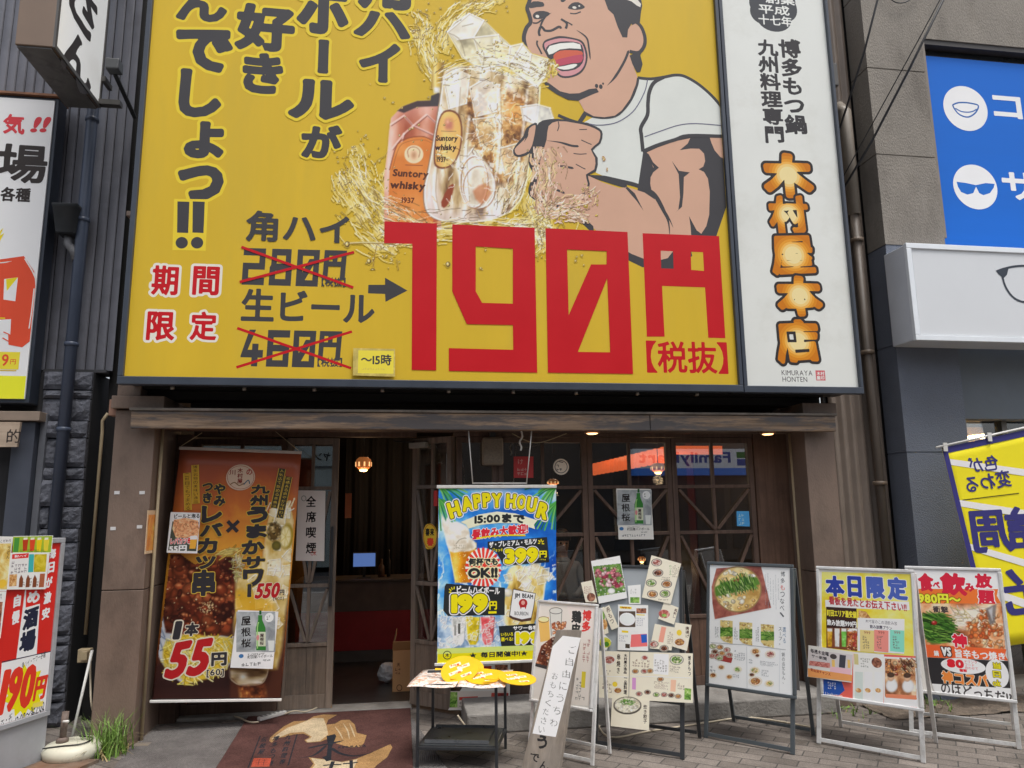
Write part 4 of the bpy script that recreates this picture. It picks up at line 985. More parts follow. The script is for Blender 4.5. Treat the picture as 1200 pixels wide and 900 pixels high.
for q in ((505, 330, 498, 500, 512, 700), (655, 330, 660, 520, 640, 700), (765, 340, 745, 520, 720, 700), (545, 440, 530, 600, 540, 760), (420, 620, 412, 720, 424, 790)): D.line(z4(*q), 3.2, (252, 252, 250), .6, 4, 2.4); D.line([(x + 2.4, y) for x, y in z4(*q)], 1., (130, 104, 76), .45, 4, 1.)
for (cx, cy, rx, ry) in ((562, 220, 19, 25), (556, 214, 16, 30)): D.line([(cx + rx * math.cos(k * .3), cy + ry * math.sin(k * .3)) for k in range(22)], 1.5, (150, 104, 76), .65); D.line([(cx - 1.3 + rx * math.cos(k * .3), cy - 1.3 + ry * math.sin(k * .3)) for k in range(22)], 1.2, (252, 250, 246), .8)
D.put(D.poly(z4(440, 762, 470, 702, 490, 698, 472, 760, 450, 784), 2, 1.5), (140, 62, 36)); D.put(D.poly(z4(560, 720, 610, 690, 630, 730, 590, 770), 2, 3) * .7, (190, 110, 66))
for q in ((444, 300, 428, 420, 408, 540, 390, 640, 374, 720, 386, 800, 440, 832, 520, 836, 620, 828, 690, 800), (806, 330, 800, 420, 770, 600, 742, 735, 692, 800)): D.line(z4(*q), 1.5, (128, 104, 82), .7); D.line([(x + 1.8, y - .4) for x, y in z4(*q)], 1.8, (250, 250, 246), .7, 4, 1.2)
for e in (0, 4): D.line(z4(448, 288 + e, 500, 258 + e, 600, 258 + e, 700, 284 + e, 790, 312 + e, 806, 334 + e), 1.3, (250, 250, 244) if e else (140, 118, 88), .75)
P = z4(412, 600, 420, 500, 440, 430, 472, 414, 505, 430, 520, 480, 514, 560, 490, 615, 455, 636, 422, 630)
D.put(D.poly(P, 3, 1.2), (112, 60, 38)); c0 = np.mean(P, 0); D.put(D.poly([(c0[0] + (x - c0[0]) * .9, c0[1] + (y - c0[1]) * .94) for x, y in P], 3, 1.2), D.ramp(np.clip((D.X - 508) / 34, 0, 1), [(0, (206, 146, 76)), (.4, (236, 196, 116)), (1, (222, 170, 92))]))
D.put(D.gauss(526, 146, 5.4, 7.4, 3), (190, 116, 96)); D.put(D.gauss(524.6, 143, 2, 2.6), (226, 170, 140)); D.line(z4(440, 494, 496, 496), .7, (110, 70, 50), .7)
# ice flying out of the mug
cube(z4(465, 120, 490, 85, 545, 52, 600, 78, 655, 132, 705, 178, 690, 238, 640, 268, 590, 262, 520, 215), .85, ((140, 134, 122), (206, 200, 176), (250, 250, 246)), (110, 98, 76)); cube(z4(545, 52, 600, 78, 562, 142, 500, 150, 465, 120), .8); cube(z4(562, 142, 655, 132, 690, 238, 600, 262), .6, ((196, 186, 150), (232, 224, 192), (250, 250, 244))); cube(z4(640, 150, 705, 178, 690, 238, 640, 215), .7, ((190, 160, 90), (226, 208, 150), (244, 238, 210)))
cube(z4(700, 175, 745, 165, 778, 205, 842, 225, 830, 290, 800, 330, 740, 290, 690, 250), .85, ((196, 186, 160), (232, 228, 214), (250, 250, 248))); cube(z4(745, 168, 778, 205, 770, 270, 700, 240), .6); cube(z4(740, 402, 800, 394, 850, 408, 862, 446, 800, 470, 750, 452), .85, ((170, 172, 186), (224, 226, 230), (252, 252, 252)))
for q in ((470, 125, 510, 150, 530, 210), (560, 145, 600, 200, 596, 260), (600, 180, 640, 200), (520, 100, 560, 90), (720, 200, 760, 240)): D.line(z4(*q), 1.1, (128, 112, 88), .6)
# liquid thrown over glass and hand
for k in range(230):
    x, y = D.r.normal(578, 28), D.r.normal(165, 52)
    if MG[min(D.ny - 1, max(0, int((y - D.y0) / D.cell))), min(D.nx - 1, max(0, int((x - D.x0) / D.cell)))] < .5: continue
    a_ = D.r.uniform(0, 6.28); q = [(x, y)]
    for e in range(4): a_ += D.r.uniform(-.8, .8); x += math.cos(a_) * 2.4; y += math.sin(a_) * 2.4; q.append((x, y))
    D.line(q, D.r.uniform(.5, .9), ((96, 62, 34), (252, 250, 244), (206, 160, 84))[k % 3], .75, 0, .6)
stream([(512, 92), (550, 80), (596, 84), (626, 92), (640, 80), (648, 72)], 8, 60, .5, (238, 230, 200)); stream([(560, 60), (600, 70), (640, 88)], 5, 20, .4, (238, 230, 200)); stream([(648, 176), (636, 205), (628, 240), (640, 270), (646, 290)], 12, 60, .6, (234, 222, 190)); stream([(640, 250), (620, 262), (598, 268)], 9, 34, .6, (234, 226, 214)); stream([(448, 284), (500, 272), (560, 264), (620, 270), (650, 276)], 8, 80, .7, (238, 226, 190)); stream([(630, 262), (634, 284), (628, 300)], 6, 24, .55); stream([(440, 240), (470, 252), (500, 268)], 9, 36, .5); stream([(512, 180), (530, 190), (545, 200)], 3, 10, .3, (240, 236, 220)); stream([(610, 190), (600, 220), (590, 250)], 7, 30, .4, (240, 232, 210))
D.line(z8(412, 243, 460, 240, 520, 238, 600, 241, 640, 245), 2.4, (120, 90, 40), .8); D.line(z8(415, 241, 460, 238, 520, 236, 600, 239), 1.1, (240, 226, 170), .9); D.line(z8(566, 250, 556, 300, 550, 350), 1.1, (130, 98, 44), .8); D.line(z8(660, 320, 668, 370, 670, 400), 1.1, (130, 98, 44), .8)
for x, y, r_ in ((*z8(548, 373)[0], 3.6), (*z8(669, 412)[0], 2.8), (*z8(428, 246)[0], 3.4), (*z8(530, 325)[0], 3.), (*z8(900, 340)[0], 3.)): D.blob(x, y, r_, r_ * 1.2, 0, (120, 92, 44), .6); D.blob(x - .4, y - .5, r_ * .6, r_ * .75, 0, (230, 208, 130), .8, (255, 250, 235))
for (cx, cy, rx, ry, n) in ((415, 200, 44, 54, 34), (480, 150, 44, 40, 20), (490, 30, 30, 30, 26), (548, 10, 46, 12, 18), (520, 300, 60, 18, 12), (640, 260, 26, 34, 22), (690, 240, 20, 12, 10), (715, 190, 16, 14, 10), (680, 300, 14, 12, 6), (445, 300, 20, 24, 10), (560, 320, 50, 8, 6), (586, 60, 30, 30, 16)): beads(cx, cy, rx, ry, n)
D.build(b_, cut=.12)
b_.text('Suntory', (*z4(258, 640)[0], *z4(392, 676)[0]), ink(92, 50, 32), .045, slant=.12); b_.text('whisky', (*z4(248, 684)[0], *z4(380, 722)[0]), ink(84, 44, 30), .045, slant=.12); b_.text('1937', (*z4(292, 744)[0], *z4(340, 766)[0]), ink(104, 48, 30), .03)
b_.text('Suntory', (*z4(421, 510)[0], *z4(502, 538)[0]), ink(60, 36, 36), .045, slant=.1, tilt=.06); b_.text('whisky', (*z4(417, 544)[0], *z4(497, 574)[0]), ink(60, 36, 36), .045, slant=.1, tilt=.06); b_.text('1937', (*z4(424, 590)[0], *z4(458, 612)[0]), ink(60, 36, 36), .03)
b_.build('drink_lettering', BS)

# --- the fist in front of the mug
c_ = Art(pl, 1, STK); c_.clip = CLIP
c_.poly(z6(88, 240, 120, 130, 128, 80, 160, 50, 240, 42, 330, 55, 410, 72, 455, 92, 472, 120, 460, 170, 420, 205, 446, 245, 438, 315, 395, 335, 405, 380, 388, 432, 345, 448, 335, 485, 300, 512, 200, 492, 110, 460, 85, 425, 92, 380, 110, 330, 90, 290), DK, 2)
c_.poly(z6(180, 150, 190, 80, 240, 54, 330, 64, 400, 80, 448, 102, 460, 122, 450, 165, 410, 200, 432, 245, 428, 305, 384, 332, 394, 378, 380, 424, 336, 440, 325, 482, 292, 500, 205, 482, 140, 458, 122, 420, 135, 340, 150, 250), SK, 2)
c_.poly(z6(5, 205, 30, 165, 60, 130, 75, 90, 120, 62, 132, 80, 122, 150, 100, 215, 50, 240, 15, 235), DK, 2)
c_.poly(z6(14, 200, 40, 172, 80, 130, 90, 92, 118, 74, 122, 90, 112, 150, 92, 205, 45, 228, 22, 226), SK, 2)
c_.poly(z6(62, 165, 76, 125, 86, 118, 82, 135), DK)
for q in ((180, 155, 250, 165, 310, 182, 348, 185), (212, 285, 270, 290, 322, 300), (190, 402, 240, 415, 275, 430)): c_.stroke(z6(*q), 2.8, DK, taper=(.5, .03))
for q in ((240, 55, 244, 80, 236, 106), (350, 98, 390, 97), (360, 152, 390, 166, 414, 176), (320, 222, 350, 226, 388, 224), (332, 278, 365, 296, 382, 304)): c_.stroke(z6(*q), 1.1, DK)
D = Paint(pl, (606, 172, 712, 262), .85, bg=(197, 157, 134), seed=9)
stream([(634, 172), (640, 198), (636, 226), (640, 250)], 9, 46, .5, (226, 200, 150)); stream([(640, 246), (660, 238), (684, 232), (696, 222)], 5, 26, .45, (226, 200, 150)); stream([(646, 250), (670, 250), (690, 258)], 4, 16, .4, (226, 200, 150)); beads(650, 205, 22, 22, 20, (.5, 1.5)); beads(690, 228, 14, 14, 10, (.6, 1.6)); beads(712, 190, 8, 8, 3)
D.build(c_, cut=.18)
c_.build('fist_illustration', BS)

# --- lettering
t = Art(pl, 1, STK); t.clip = CLIP
G = [(.055, YL)]
def V1(ch, x0, y0, x1, y1, **k): t.text(ch, (x0, y0, x1, y1), DK, .056, out=G, **k)
V1('ん', 207, -14, 267, 25); V1('で', 205, 33, 273, 84); V1('し', 210, 81, 260, 138); V1('ょ', 216, 142, 263, 186); V1('っ', 208, 193, 262, 236)
t.poly([(204, 233), (244, 233.6), (241, 294), (202, 293)], YL)
for x in (208, 226):
    t.poly([(x, 236), (x + 14, 236.5), (x + 12.5, 273), (x - .5, 272.6)], DK); t.ell(x + 5, 284.5, 7.2, 6.8, DK)
V1('好', 276, 5, 346, 60); V1('き', 284, 62, 332, 110)
V1('ボ', 349, -28, 411, 41); t.text('ー', (372, 47, 386, 86), DK, .045, out=G, vert=True); V1('ル', 338, 94, 416, 140); V1('が', 353, 146, 401, 186)
V1('角', 420, -58, 482, 12); V1('ハ', 414, 14, 482, 44); V1('イ', 421, 50, 469, 97)
for ch, q in (('期', (178, 311, 209, 346)), ('間', (226, 312, 257, 346)), ('限', (172, 365, 205, 399)), ('定', (223, 365, 254, 399))): t.text(ch, q, RD, .03, out=[(.085, WH)])
t.text('角ハイ', (289, 249, 410, 285), DK, .03); t.text('生ビール', (284, 340, 440, 378), DK, .03)
SQ = {'2': ([(0, 0), (1, 0), (1, .58), (.27, .58), (.27, .8), (1, .8), (1, 1), (0, 1), (0, .4), (.73, .4), (.73, .2), (0, .2)],), '8': ([(.06, 0), (.94, 0), (.94, .44), (1, .5), (1, 1), (0, 1), (0, .5), (.06, .44)], [(.3, .18), (.7, .18), (.7, .4), (.3, .4)], [(.27, .6), (.73, .6), (.73, .82), (.27, .82)]), '0': ([(0, 0), (1, 0), (1, 1), (0, 1)], [(.25, .17), (.74, .17), (.74, .25), (.55, .25), (.27, .62)], [(.74, .42), (.74, .83), (.4, .83)]), '4': ([(0, .72), (.33, 0), (.62, 0), (.3, .55), (.5, .55), (.5, .38), (.78, .38), (.78, .55), (1, .55), (1, .76), (.78, .76), (.78, 1), (.5, 1), (.5, .76), (0, .76)],), '6': ([(0, 0), (1, 0), (1, .2), (.27, .2), (.27, .4), (1, .4), (1, 1), (0, 1)], [(.27, .58), (.73, .58), (.73, .82), (.27, .82)]), '円': ([(0, 0), (1, 0), (1, 1), (.78, 1), (.78, .55), (.22, .55), (.22, 1), (0, 1)], [(.22, .17), (.39, .17), (.39, .38), (.22, .38)], [(.6, .17), (.78, .17), (.78, .38), (.6, .38)])}
def squared(txt, x0, y0, w_, h_, pitch, slope):
    for i, ch in enumerate(txt):
        f = lambda r: [(x0 + i * pitch + u_ * w_ - v_ * 3, y0 + v_ * (h_ if ch != '円' else h_ * .80) + (i * pitch + u_ * w_) * slope) for u_, v_ in r]
        R_ = SQ[ch]; t.poly(f(R_[0]), DK, holes=[f(r) for r in R_[1:]])
squared('280円', 286, 290.5, 26, 43, 31.6, .028); squared('460円', 284, 386, 26, 43, 30.4, .02)
t.text('【税抜】', (377, 325, 405, 336), DK, .02); t.text('【税抜】', (372, 419, 401, 430), DK, .02)
for q in ((281, 330.5, 415, 295.5), (283, 289.5, 414, 337), (277, 430.5, 412.5, 388.5), (278, 384.5, 411.5, 431.5)): t.stroke([(q[0], q[1]), (q[2], q[3])], 3.3, RD, 0)
t.poly(z8(527, 435, 605, 435, 605, 402, 710, 462, 607, 515, 605, 478, 525, 475), DK)
t.build('lettering', BS)
n_ = Art(pl, 1, STK); n_.clip = CLIP
n_.poly([(450.7, 259.5), (512, 262), (511.2, 434.2), (482.5, 433.5), (483.2, 286), (450, 285)], RD)
n_.poly([(530, 263), (626.5, 267), (629.5, 436.8), (526, 434.8), (526, 408), (601.5, 410), (601, 381), (547, 380), (530, 341.5)], RD, holes=[[(557.5, 289), (601, 291.5), (601, 356), (565, 355), (557.5, 341.5)]])
n_.poly([(639.2, 267.5), (735.2, 272), (741.8, 438.3), (642, 436.8)], RD, holes=[[(664.5, 292.5), (710.8, 294.5), (710.8, 310), (692.5, 310), (666.3, 369.5)], [(711.5, 326), (715, 413), (677, 412.5)]])
n_.poly([(753, 273.3), (842.6, 276.8), (850, 396.3), (830, 395.8), (826.2, 336.8), (775.8, 335), (778.8, 394.5), (758, 394.5)], RD, holes=[[(774.2, 293.8), (788.8, 294.5), (789.3, 315), (774.8, 314.5)], [(809.5, 295), (823.8, 295.5), (825, 317.5), (810, 316.3)]])
n_.text('【税抜】', (758, 400, 853, 437.5), RD, .02)
n_.build('price_numerals', BS)
# taped note on the billboard
nt_ = paper('taped_note', 'small yellow taped note about 15時 at the billboard bottom', 'note', front(YS - .018), [(414, 408), (463, 409), (463, 441.5), (413.5, 440)], mat('clear_tape', al(190, 172, 96), .25, var=.3, scale=12), lambda a: (a.rect(420, 410.5, 461, 438, ink(222, 206, 70)), a.text('～15時', (423, 415, 459, 428), DK, .025), a.scribble((424, 430, 452, 434), 1, ink(206, 186, 90))))

# ------------------------------------------------------------------ the white upright sign of the house
WX0, WX1 = 2.558, 3.545
WS = thing('upright_sign', 'tall white signboard with golden brush lettering beside the yellow billboard', 'sign', (3.05, YS, BZ0))
M_wf = mat('sign_white', al(208, 210, 205), .5, var=.03, scale=2, dirt=al(196, 197, 190), dscale=1.5)
B(WX0 + .02, WX1 - .01, YS + .012, -.50, BZ0 + .03, BZ1).build('cabinet', MATS['cabinet_dark'], WS)
B(WX0 + .03, WX1 - .025, YS, YS + .01, BZ0 + .055, BZ1).build('face_panel', M_wf, WS)
fr = MB(); fr.box(WX0, WX1, YS - .03, YS + .03, BZ0 - .002, BZ0 + .05); fr.box(WX0, WX0 + .03, YS - .03, YS + .03, BZ0 + .05, BZ1); fr.box(WX1 - .025, WX1, YS - .03, YS + .03, BZ0 + .05, BZ1)
fr.build('frame', M_fr, WS, bevel=.004)
w = Art(pl, 1, [])
w.clip = (WX0 + .032, WX1 - .027, BZ0, BZ1)
CH = ink(66, 68, 72)
for q in ((893, 14, 14, 14), (921, 10, 13, 15), (907, 22, 20, 15), (890, 4, 12, 14), (908, 0, 24, 20)): w.ell(*q, CH)
WT = ink(216, 217, 212)
w.text('創業', (897, -8, 931, 5), WT, .02); w.text('平成', (889, 6, 925, 17), WT, .02); w.text('十七年', (889, 18, 928, 30), WT, .02)
w.text('博多もつ鍋', (916, 46, 942, 156), ink(54, 52, 54), .036, vert=True, tilt=.05, rough=.04)
w.text('九州料理専門', (891, 46, 916, 166), ink(54, 52, 54), .036, vert=True, tilt=.05, rough=.04)
GO = ink(190, 112, 18); G2 = ink(222, 156, 46); G3 = ink(238, 212, 150); BK = ink(48, 44, 44)
for ch, q in (('木', (896, 180, 951, 230)), ('村', (903, 230, 946, 273)), ('屋', (905, 277, 953, 321)), ('本', (912, 324, 962, 369)), ('店', (911, 374, 959, 424))):
    w.text(ch, (q[0] - 1.5, q[1] - 1, q[2] + 1.5, q[3] + 1), GO, {'木': .07, '村': .05, '屋': .04, '本': .066, '店': .05}[ch], out=[(.06, BK)], core=[(.44, ink(200, 126, 26)), (.37, ink(212, 144, 42)), (.31, ink(222, 166, 74)), (.26, ink(230, 190, 118)), (.20, ink(234, 204, 148))], rough=.05, tilt=.07)
w.text('KIMURAYA', (916, 434, 952, 440), ink(90, 88, 88), .005); w.text('HONTEN', (917, 441.5, 946, 447.5), ink(90, 88, 88), .005)
w.rect(955.5, 434, 967.5, 446, ink(190, 90, 96)); w.text('木村', (957, 435.5, 966, 440), WT, .02); w.text('屋印', (957, 440.5, 966, 445), WT, .02)
w.build('lettering', WS)

# ------------------------------------------------------------------ signs of the house on the left
# flat light box
YL0 = -.20
q = [(-40, 109), (64, 121), (28, 468), (-80, 466)]
pL = front(YL0); u0, u1, v0, v1 = pL.rect(*q); u0 = -3.9
LS = thing('wall_light_box', 'white and yellow wall sign with red 円 and 場 lettering on the ribbed siding', 'sign', (-3, YL0, v0))
B(u0, u1 + .03, YL0 + .01, -.05, v0 - .03, v1 + .03).build('cabinet', mat('box_black', al(40, 46, 56, .7), .4, var=.1), LS, bevel=.006)
B(u0, u1 + .004, YL0 - .004, YL0 + .008, v0, v1).build('face_panel', mat('lb_white', al(226, 230, 236), .35, var=.02, scale=2), LS)
B(u0, u1 + .03, -.22, -.03, v1 + .033, v1 + .05).build('rusty_cap', mat('rust_cap', al(120, 84, 62, .7), .7, var=.4, scale=10), LS)
s = Art(pL.off(.005), 1, []); s.clip = (u0, u1, v0, v1)
RB2 = ink(206, 62, 70); OR = ink(214, 78, 50); BLK = ink(52, 46, 44)
s.text('気', (4, 134, 29, 157), RB2, .03, rough=.05); s.text('気', (-30, 134, -4, 157), RB2, .03); s.text('!', (38, 137, 47, 155), RB2, .03, slant=.3); s.text('!', (49, 137, 58, 155), RB2, .03, slant=.3)
s.text('酒', (-54, 168, -2, 214), BLK, .03, rough=.015); s.text('場', (-4, 169, 56, 214), BLK, .026, rough=.015)
s.text('ー各種', (-16, 219, 36, 236), BLK, .03)
s.poly([(-20, 290), (4, 267), (0, 276), (5, 273), (-16, 312)], ink(226, 206, 40))
P = [(-60, 300), (0, 304), (28, 300), (40, 318), (44, 335), (40, 365), (36, 400), (26, 407), (10, 404), (9, 380), (-6, 376), (-40, 378)]
s.poly(P, OR); s.stroke([(29, 303), (38, 318), (43, 330)], 1.6, WT); s.stroke([(40, 338), (37, 365), (34, 385)], 1.4, WT); s.stroke([(-20, 307), (0, 308), (14, 306)], 1.4, WT, taper=(.3, .3))
s.poly([(5, 327), (21, 325), (18, 353), (4, 351)], ink(232, 234, 236)); s.poly([(7, 327), (21, 325), (8, 341)], ink(226, 206, 40)); s.poly([(-8, 375), (13, 374), (12, 392), (-9, 391)], ink(232, 234, 236))
s.stroke([(4, 389), (11, 392)], 1.4, OR, 0); s.stroke([(3, 396), (10, 400)], 1.4, OR, 0); s.stroke([(-12, 372), (6, 373)], 1.6, ink(226, 206, 40), 0)
s.rect(-10, 412, 21.5, 433, ink(230, 206, 60)); s.text('9', (2, 415, 10, 429), OR, .02); s.text('円', (12, 421, 18.5, 427), OR, .01); s.rect(-10, 433.3, 19, 435, ink(200, 170, 40))
s.rect(-90, 439, 60, 480, ink(226, 226, 50))
s.build('lettering', LS)
# brown projecting sign, lettering on its street side
x1_ = at(62, 55, -1.15).x; zb1 = at(62, 55, -1.15).z
xw0 = at(17, 52, -1.15).x; yf, yb = -1.15, -.38
PS = thing('projecting_sign', 'brown boxed projecting sign with white face and brushed black letters', 'sign', (x1_, -.8, zb1))
B(xw0, x1_, yf, yb, zb1, 7).build('cabinet', mat('sign_brown', al(116, 98, 84, .8), .5, var=.08, scale=3), PS, bevel=.006)
B(xw0 + .01, x1_ - .01, yf + .01, yb - .01, zb1 - .012, zb1 - .002).build('bottom_plate', mat('stained_tin', (.10, .10, .098), .55, var=.35, scale=5, dirt=(.012, .011, .01), dscale=3.2), PS)
pp = Plane((x1_, yf, zb1), (0, 1, 0), (1, 0, 0))
slab(pp, .03, yb - yf - .03, .03, 2.4, -.004, .006).build('face_panel', glow('brightened_white_face', (.78, .78, .76), .28), PS)  # white plastic with a faint glow added to brighten this dim side
rim(pp, 0, yb - yf, 0, 2.4, .028, -.003, .012).build('frame', mat('ps_frame', (.10, .095, .09), .4), PS)
class UVP(Plane):
    def px(s, x, y): return (x, y)
s = Art(UVP(pp.w(0, 0, .007), pp.u, pp.n), 1, []); un, vn = pp.px(90, 72); us, vs_ = pp.px(88, 14); s.text('ん', (un - .24, vn + .19, un + .24, vn - .19), BLK, .035, rough=.04); s.text('さ', (un - .24, vn + .66, un + .24, vn + .25), BLK, .035, rough=.04); s.build('lettering', PS)
bm_ = MB(); bm_.box(x1_ - .12, x1_ + .16, -.42, -.36, zb1 + .02, zb1 + .06); bm_.box(x1_ + .02, x1_ + .05, -.44, -.30, zb1 + .2, zb1 + .24); bm_.build('bracket', mat('bracket_iron', (.07, .065, .06), .5), PS)
FL = thing('flood_lamp', 'small grey flood lamp between the projecting sign and the billboard', 'lamp', at(134, 80, -.45))
p = at(134, 78, -.45); B(p.x - .05, p.x + .05, -.5, -.4, p.z - .045, p.z + .045).build('lamp_head', mat('lamp_grey', (.09, .095, .10), .4), FL, bevel=.01)
MB().bar((p.x, -.42, p.z - .05), (p.x + .03, -.05, p.z - .2), .03, .02).build('arm', M_black, FL)
# plank board 的 by the entrance
pe2 = front(-.225); BD = paper('wooden_name_board', 'pale wooden board reading 的 over the stone house entrance', 'sign', pe2, [(-30, 495), (26, 495), (22, 524), (-36, 524)], wood('pale_board', al(150, 132, 116, .75), al(172, 156, 138, .75), 'x', .7, .6), lambda a: a.text('的', (8, 503, 24, 519), BLK, .01), t=.025)

# ------------------------------------------------------------------ signs of the optician
YW = -.50
pB = front(YW); zt_ = Z(1190, 68, YW); zb_ = 3.60
BW = thing('window_sign', 'blue window sign with white lens and sunglasses emblems', 'sign', (5.5, YW, zb_))
B(4.668, 7.6, YW, YW + .02, zb_, zt_ - .06).build('face_panel', mat('sign_blue', al(14, 98, 192, .82), .5, var=.05, scale=1.2, stretch=(.2, 1, 2), spec=.25), BW)
s = Art(pB.off(.001), 1, []); WB = ink(236, 240, 244, .74); BB = ink(22, 96, 180, .72)
z9 = zm(900, 0, 4)
s.ell(1131.5, 127, 25.5, 26, WB, 48); s.ell(1143, 219, 25.5, 26, WB, 48)
for q, wd_ in (((865, 492, 890, 482, 925, 481, 960, 486, 986, 496, 975, 525, 950, 545, 925, 548, 895, 535, 875, 512, 865, 492), 1.6), ((878, 508, 905, 522, 935, 526, 960, 522, 978, 512), 1.3)): s.stroke(z9(*q), wd_, ink(30, 90, 160))
s.poly(z9(884, 852, 930, 858, 974, 868, 1020, 858, 1062, 862, 1058, 880, 1040, 905, 1010, 915, 990, 905, 975, 875, 962, 905, 935, 912, 905, 900, 890, 875), BB)
s.text('コンタクト', (1167, 116, 1372, 146), WB, .03); s.text('サングラス', (1178, 206, 1390, 240), WB, .03)
s.build('lettering', BW)
YG = -.90; pG = front(YG); u0, u1, v0, v1 = pG.rect((1060, 284.5), (1200, 292), (1200, 404), (1072, 397)); u1 = 7.6
GS = thing('optician_light_box', 'white light box sign with black glasses outline above the shop window', 'sign', (5, YG, v0))
M_ls = mat('lb_silver', al(196, 200, 206, .85), .4, var=.06, scale=3)
B(u0 + .006, u1, YG + .02, -.625, v0 + .006, v1 - .006).build('cabinet', M_ls, GS, bevel=.008)
B(u0 + .055, u1, YG - .002, YG + .01, v0 + .05, v1 - .04).build('face_panel', mat('lb_face', al(200, 203, 206), .4, var=.02, scale=2), GS)
rim(pG, u0, u1, v0, v1, .045, -.02, .015).build('frame', mat('lb_frame', al(214, 218, 222), .35, var=.05, metal=.2), GS, bevel=.004)
s = Art(pG.off(.004), 1, [])
s.stroke(z8(0, 0)[:0] + [(1168, 318), (1176, 315), (1190, 312), (1205, 312), (1216, 318), (1214, 336), (1204, 352), (1196, 353), (1186, 347), (1178, 335), (1174, 321)], 2.2, ink(56, 62, 72))
s.poly([(1167, 317), (1176, 316), (1182, 314), (1180, 322), (1176, 326), (1170, 321)], ink(56, 62, 72))
s.stroke([(1216, 318), (1224, 314), (1232, 318)], 2.2, ink(56, 62, 72)); s.build('lettering', GS)
# ------------------------------------------------------------------ across the street: what the panes mirror
class UV(Plane):
    def px(s, x, y): return (x, y)
YO = -14.5
OB = thing('convenience_store', 'brown tiled store across the street with white, blue and green sign band', 'building', (3, YO, 0))
M_ob = mat('store_tile', (.10, .085, .075), .7, var=.2, scale=2)
B(-1.5, 12, YO - 4, YO, 0, 7.5).build('wall', M_ob, OB)
mir = lambda px_, py_: at(px_, py_, -.592 - YO)          # mirrored in the panes at y = -.296
f1 = mir(884, 527); f0 = mir(738, 527); fz1, fz0, fzb = mir(860, 527).z, mir(860, 549).z, mir(860, 557).z
B(f0.x, f1.x, YO + .01, YO + .30, fz0, fz1).build('sign_band', glow('band_white', (.80, .84, .88), .2), OB)
B(f0.x, f1.x, YO + .01, YO + .30, fzb, fz0 - .003).build('sign_band', glow('band_blue', (.03, .16, .55), .4), OB)
so_ = Art(UV((0, YO + .303, 0), (-1, 0, 0), (0, 1, 0)), 1, []); so_.STEP = .002
h = fz1 - fz0; u = lambda px_: -mir(px_, 540).x
so_.rect(u(875.5), fz1 - h * .48, u(858), fz1 - h * .16, ink(0, 140, 70), uv=True); so_.rect(u(875.5), fz1 - h * .88, u(858), fz1 - h * .53, ink(0, 96, 190), uv=True)
so_.text('FamilyMart', (u(851), fz1 - h * .16, u(745), fz0 + h * .1), ink(0, 84, 176), .035); so_.build('lettering', OB)
gw = MB(); [gw.box(-1.2 + i * 2.1, .7 + i * 2.1, YO + .002, YO + .03, .3, fzb - .25) for i in range(6)]; gw.build('shop_window', mat('store_pane', (.03, .04, .05), .15), OB)
OC = thing('pale_office', 'pale green grey office across the street with a katakana band', 'building', (-5, YO, 0))
B(-14, -1.52, YO - 4, YO - .05, 0, 7.8).build('wall', mat('pale_wall', (.42, .48, .46), .7, var=.06), OC)
mi2 = lambda px_, py_: at(px_, py_, .02 - YO)
u = lambda px_: -mi2(px_, 540).x; zq = lambda y: mi2(370, y).z
B(-13, -1.6, YO - .05, YO - .02, zq(548.5), zq(546)).build('ledge', mat('dark_ledge', (.1, .1, .1), .6), OC)
so_ = Art(UV((0, YO - .04, 0), (-1, 0, 0), (0, 1, 0)), 1, []); so_.STEP = .002
so_.text('ヤン', (u(387), zq(530), u(369), zq(540)), ink(40, 40, 40), .03); so_.build('lettering', OC)
gw = MB(); [gw.box(-13 + i * 1.9, -11.7 + i * 1.9, YO - .048, YO - .02, .2, zq(575)) for i in range(6)]; gw.build('shop_window', mat('store_pane', (.03, .04, .05), .15), OC)

# ------------------------------------------------------------------ inside the restaurant
def lantern(p, r, h, c=(1, .5, .16), s=6., power=3., cord=2.6, label='', group=None):
    t = thing('pendant_lantern', label, 'lantern', p, group)
    MB().lathe(p, [(r * .55, -h / 2), (r * .9, -h * .3), (r, 0), (r * .9, h * .3), (r * .55, h / 2)], 20).build('shade', glow('woven_shade', (.55, .18, .05), .28), t)
    MB().lathe((p[0], p[1], p[2] - h / 2 - .012), [(r * .3, -.01), (r * .5, 0), (r * .5, .01)], 16).build('bulb', glow('lamp_glow', (1, .62, .25), 4.), t)
    b = MB()
    for k in range(9): a = k * math.pi * 2 / 9; b.bar((p[0] + r * 1.0 * math.cos(a), p[1] + r * 1.0 * math.sin(a), p[2] - h * .26), (p[0] + r * 1.0 * math.cos(a), p[1] + r * 1.0 * math.sin(a), p[2] + h * .1), r * .18, .004, (math.cos(a), math.sin(a), 0))
    b.build('paper_window', glow('lantern_glow', (1, .55, .22), 1.0), t)
    MB().tube([(p[0], p[1], p[2] + h / 2), (p[0], p[1], cord)], .004, 6).build('cord', M_black, t)
    if power:
        l = bpy.data.lights.new('lantern_light', 'POINT'); l.energy = power; l.color = (1, .6, .3); l.shadow_soft_size = .05
        o = bpy.data.objects.new('lantern_light', l); COL.objects.link(o); o.parent = t; o.location = (0, 0, -h / 2 - .08)
lantern(at(426, 543, 2.0), .085, .13, label='round amber lantern hanging in the open doorway', power=3)
lantern(at(771, 548, 1.3), .075, .09, label='woven glowing lantern behind the third window bay', power=5, group=None)
lantern(at(648, 565, 1.0), .055, .06, label='small glowing lantern behind the window beside the happy hour banner', power=4)
lantern(at(752, 655, 3.2), .05, .06, label='faint low lantern behind the window above the grey menu board', power=3, cord=2.6)
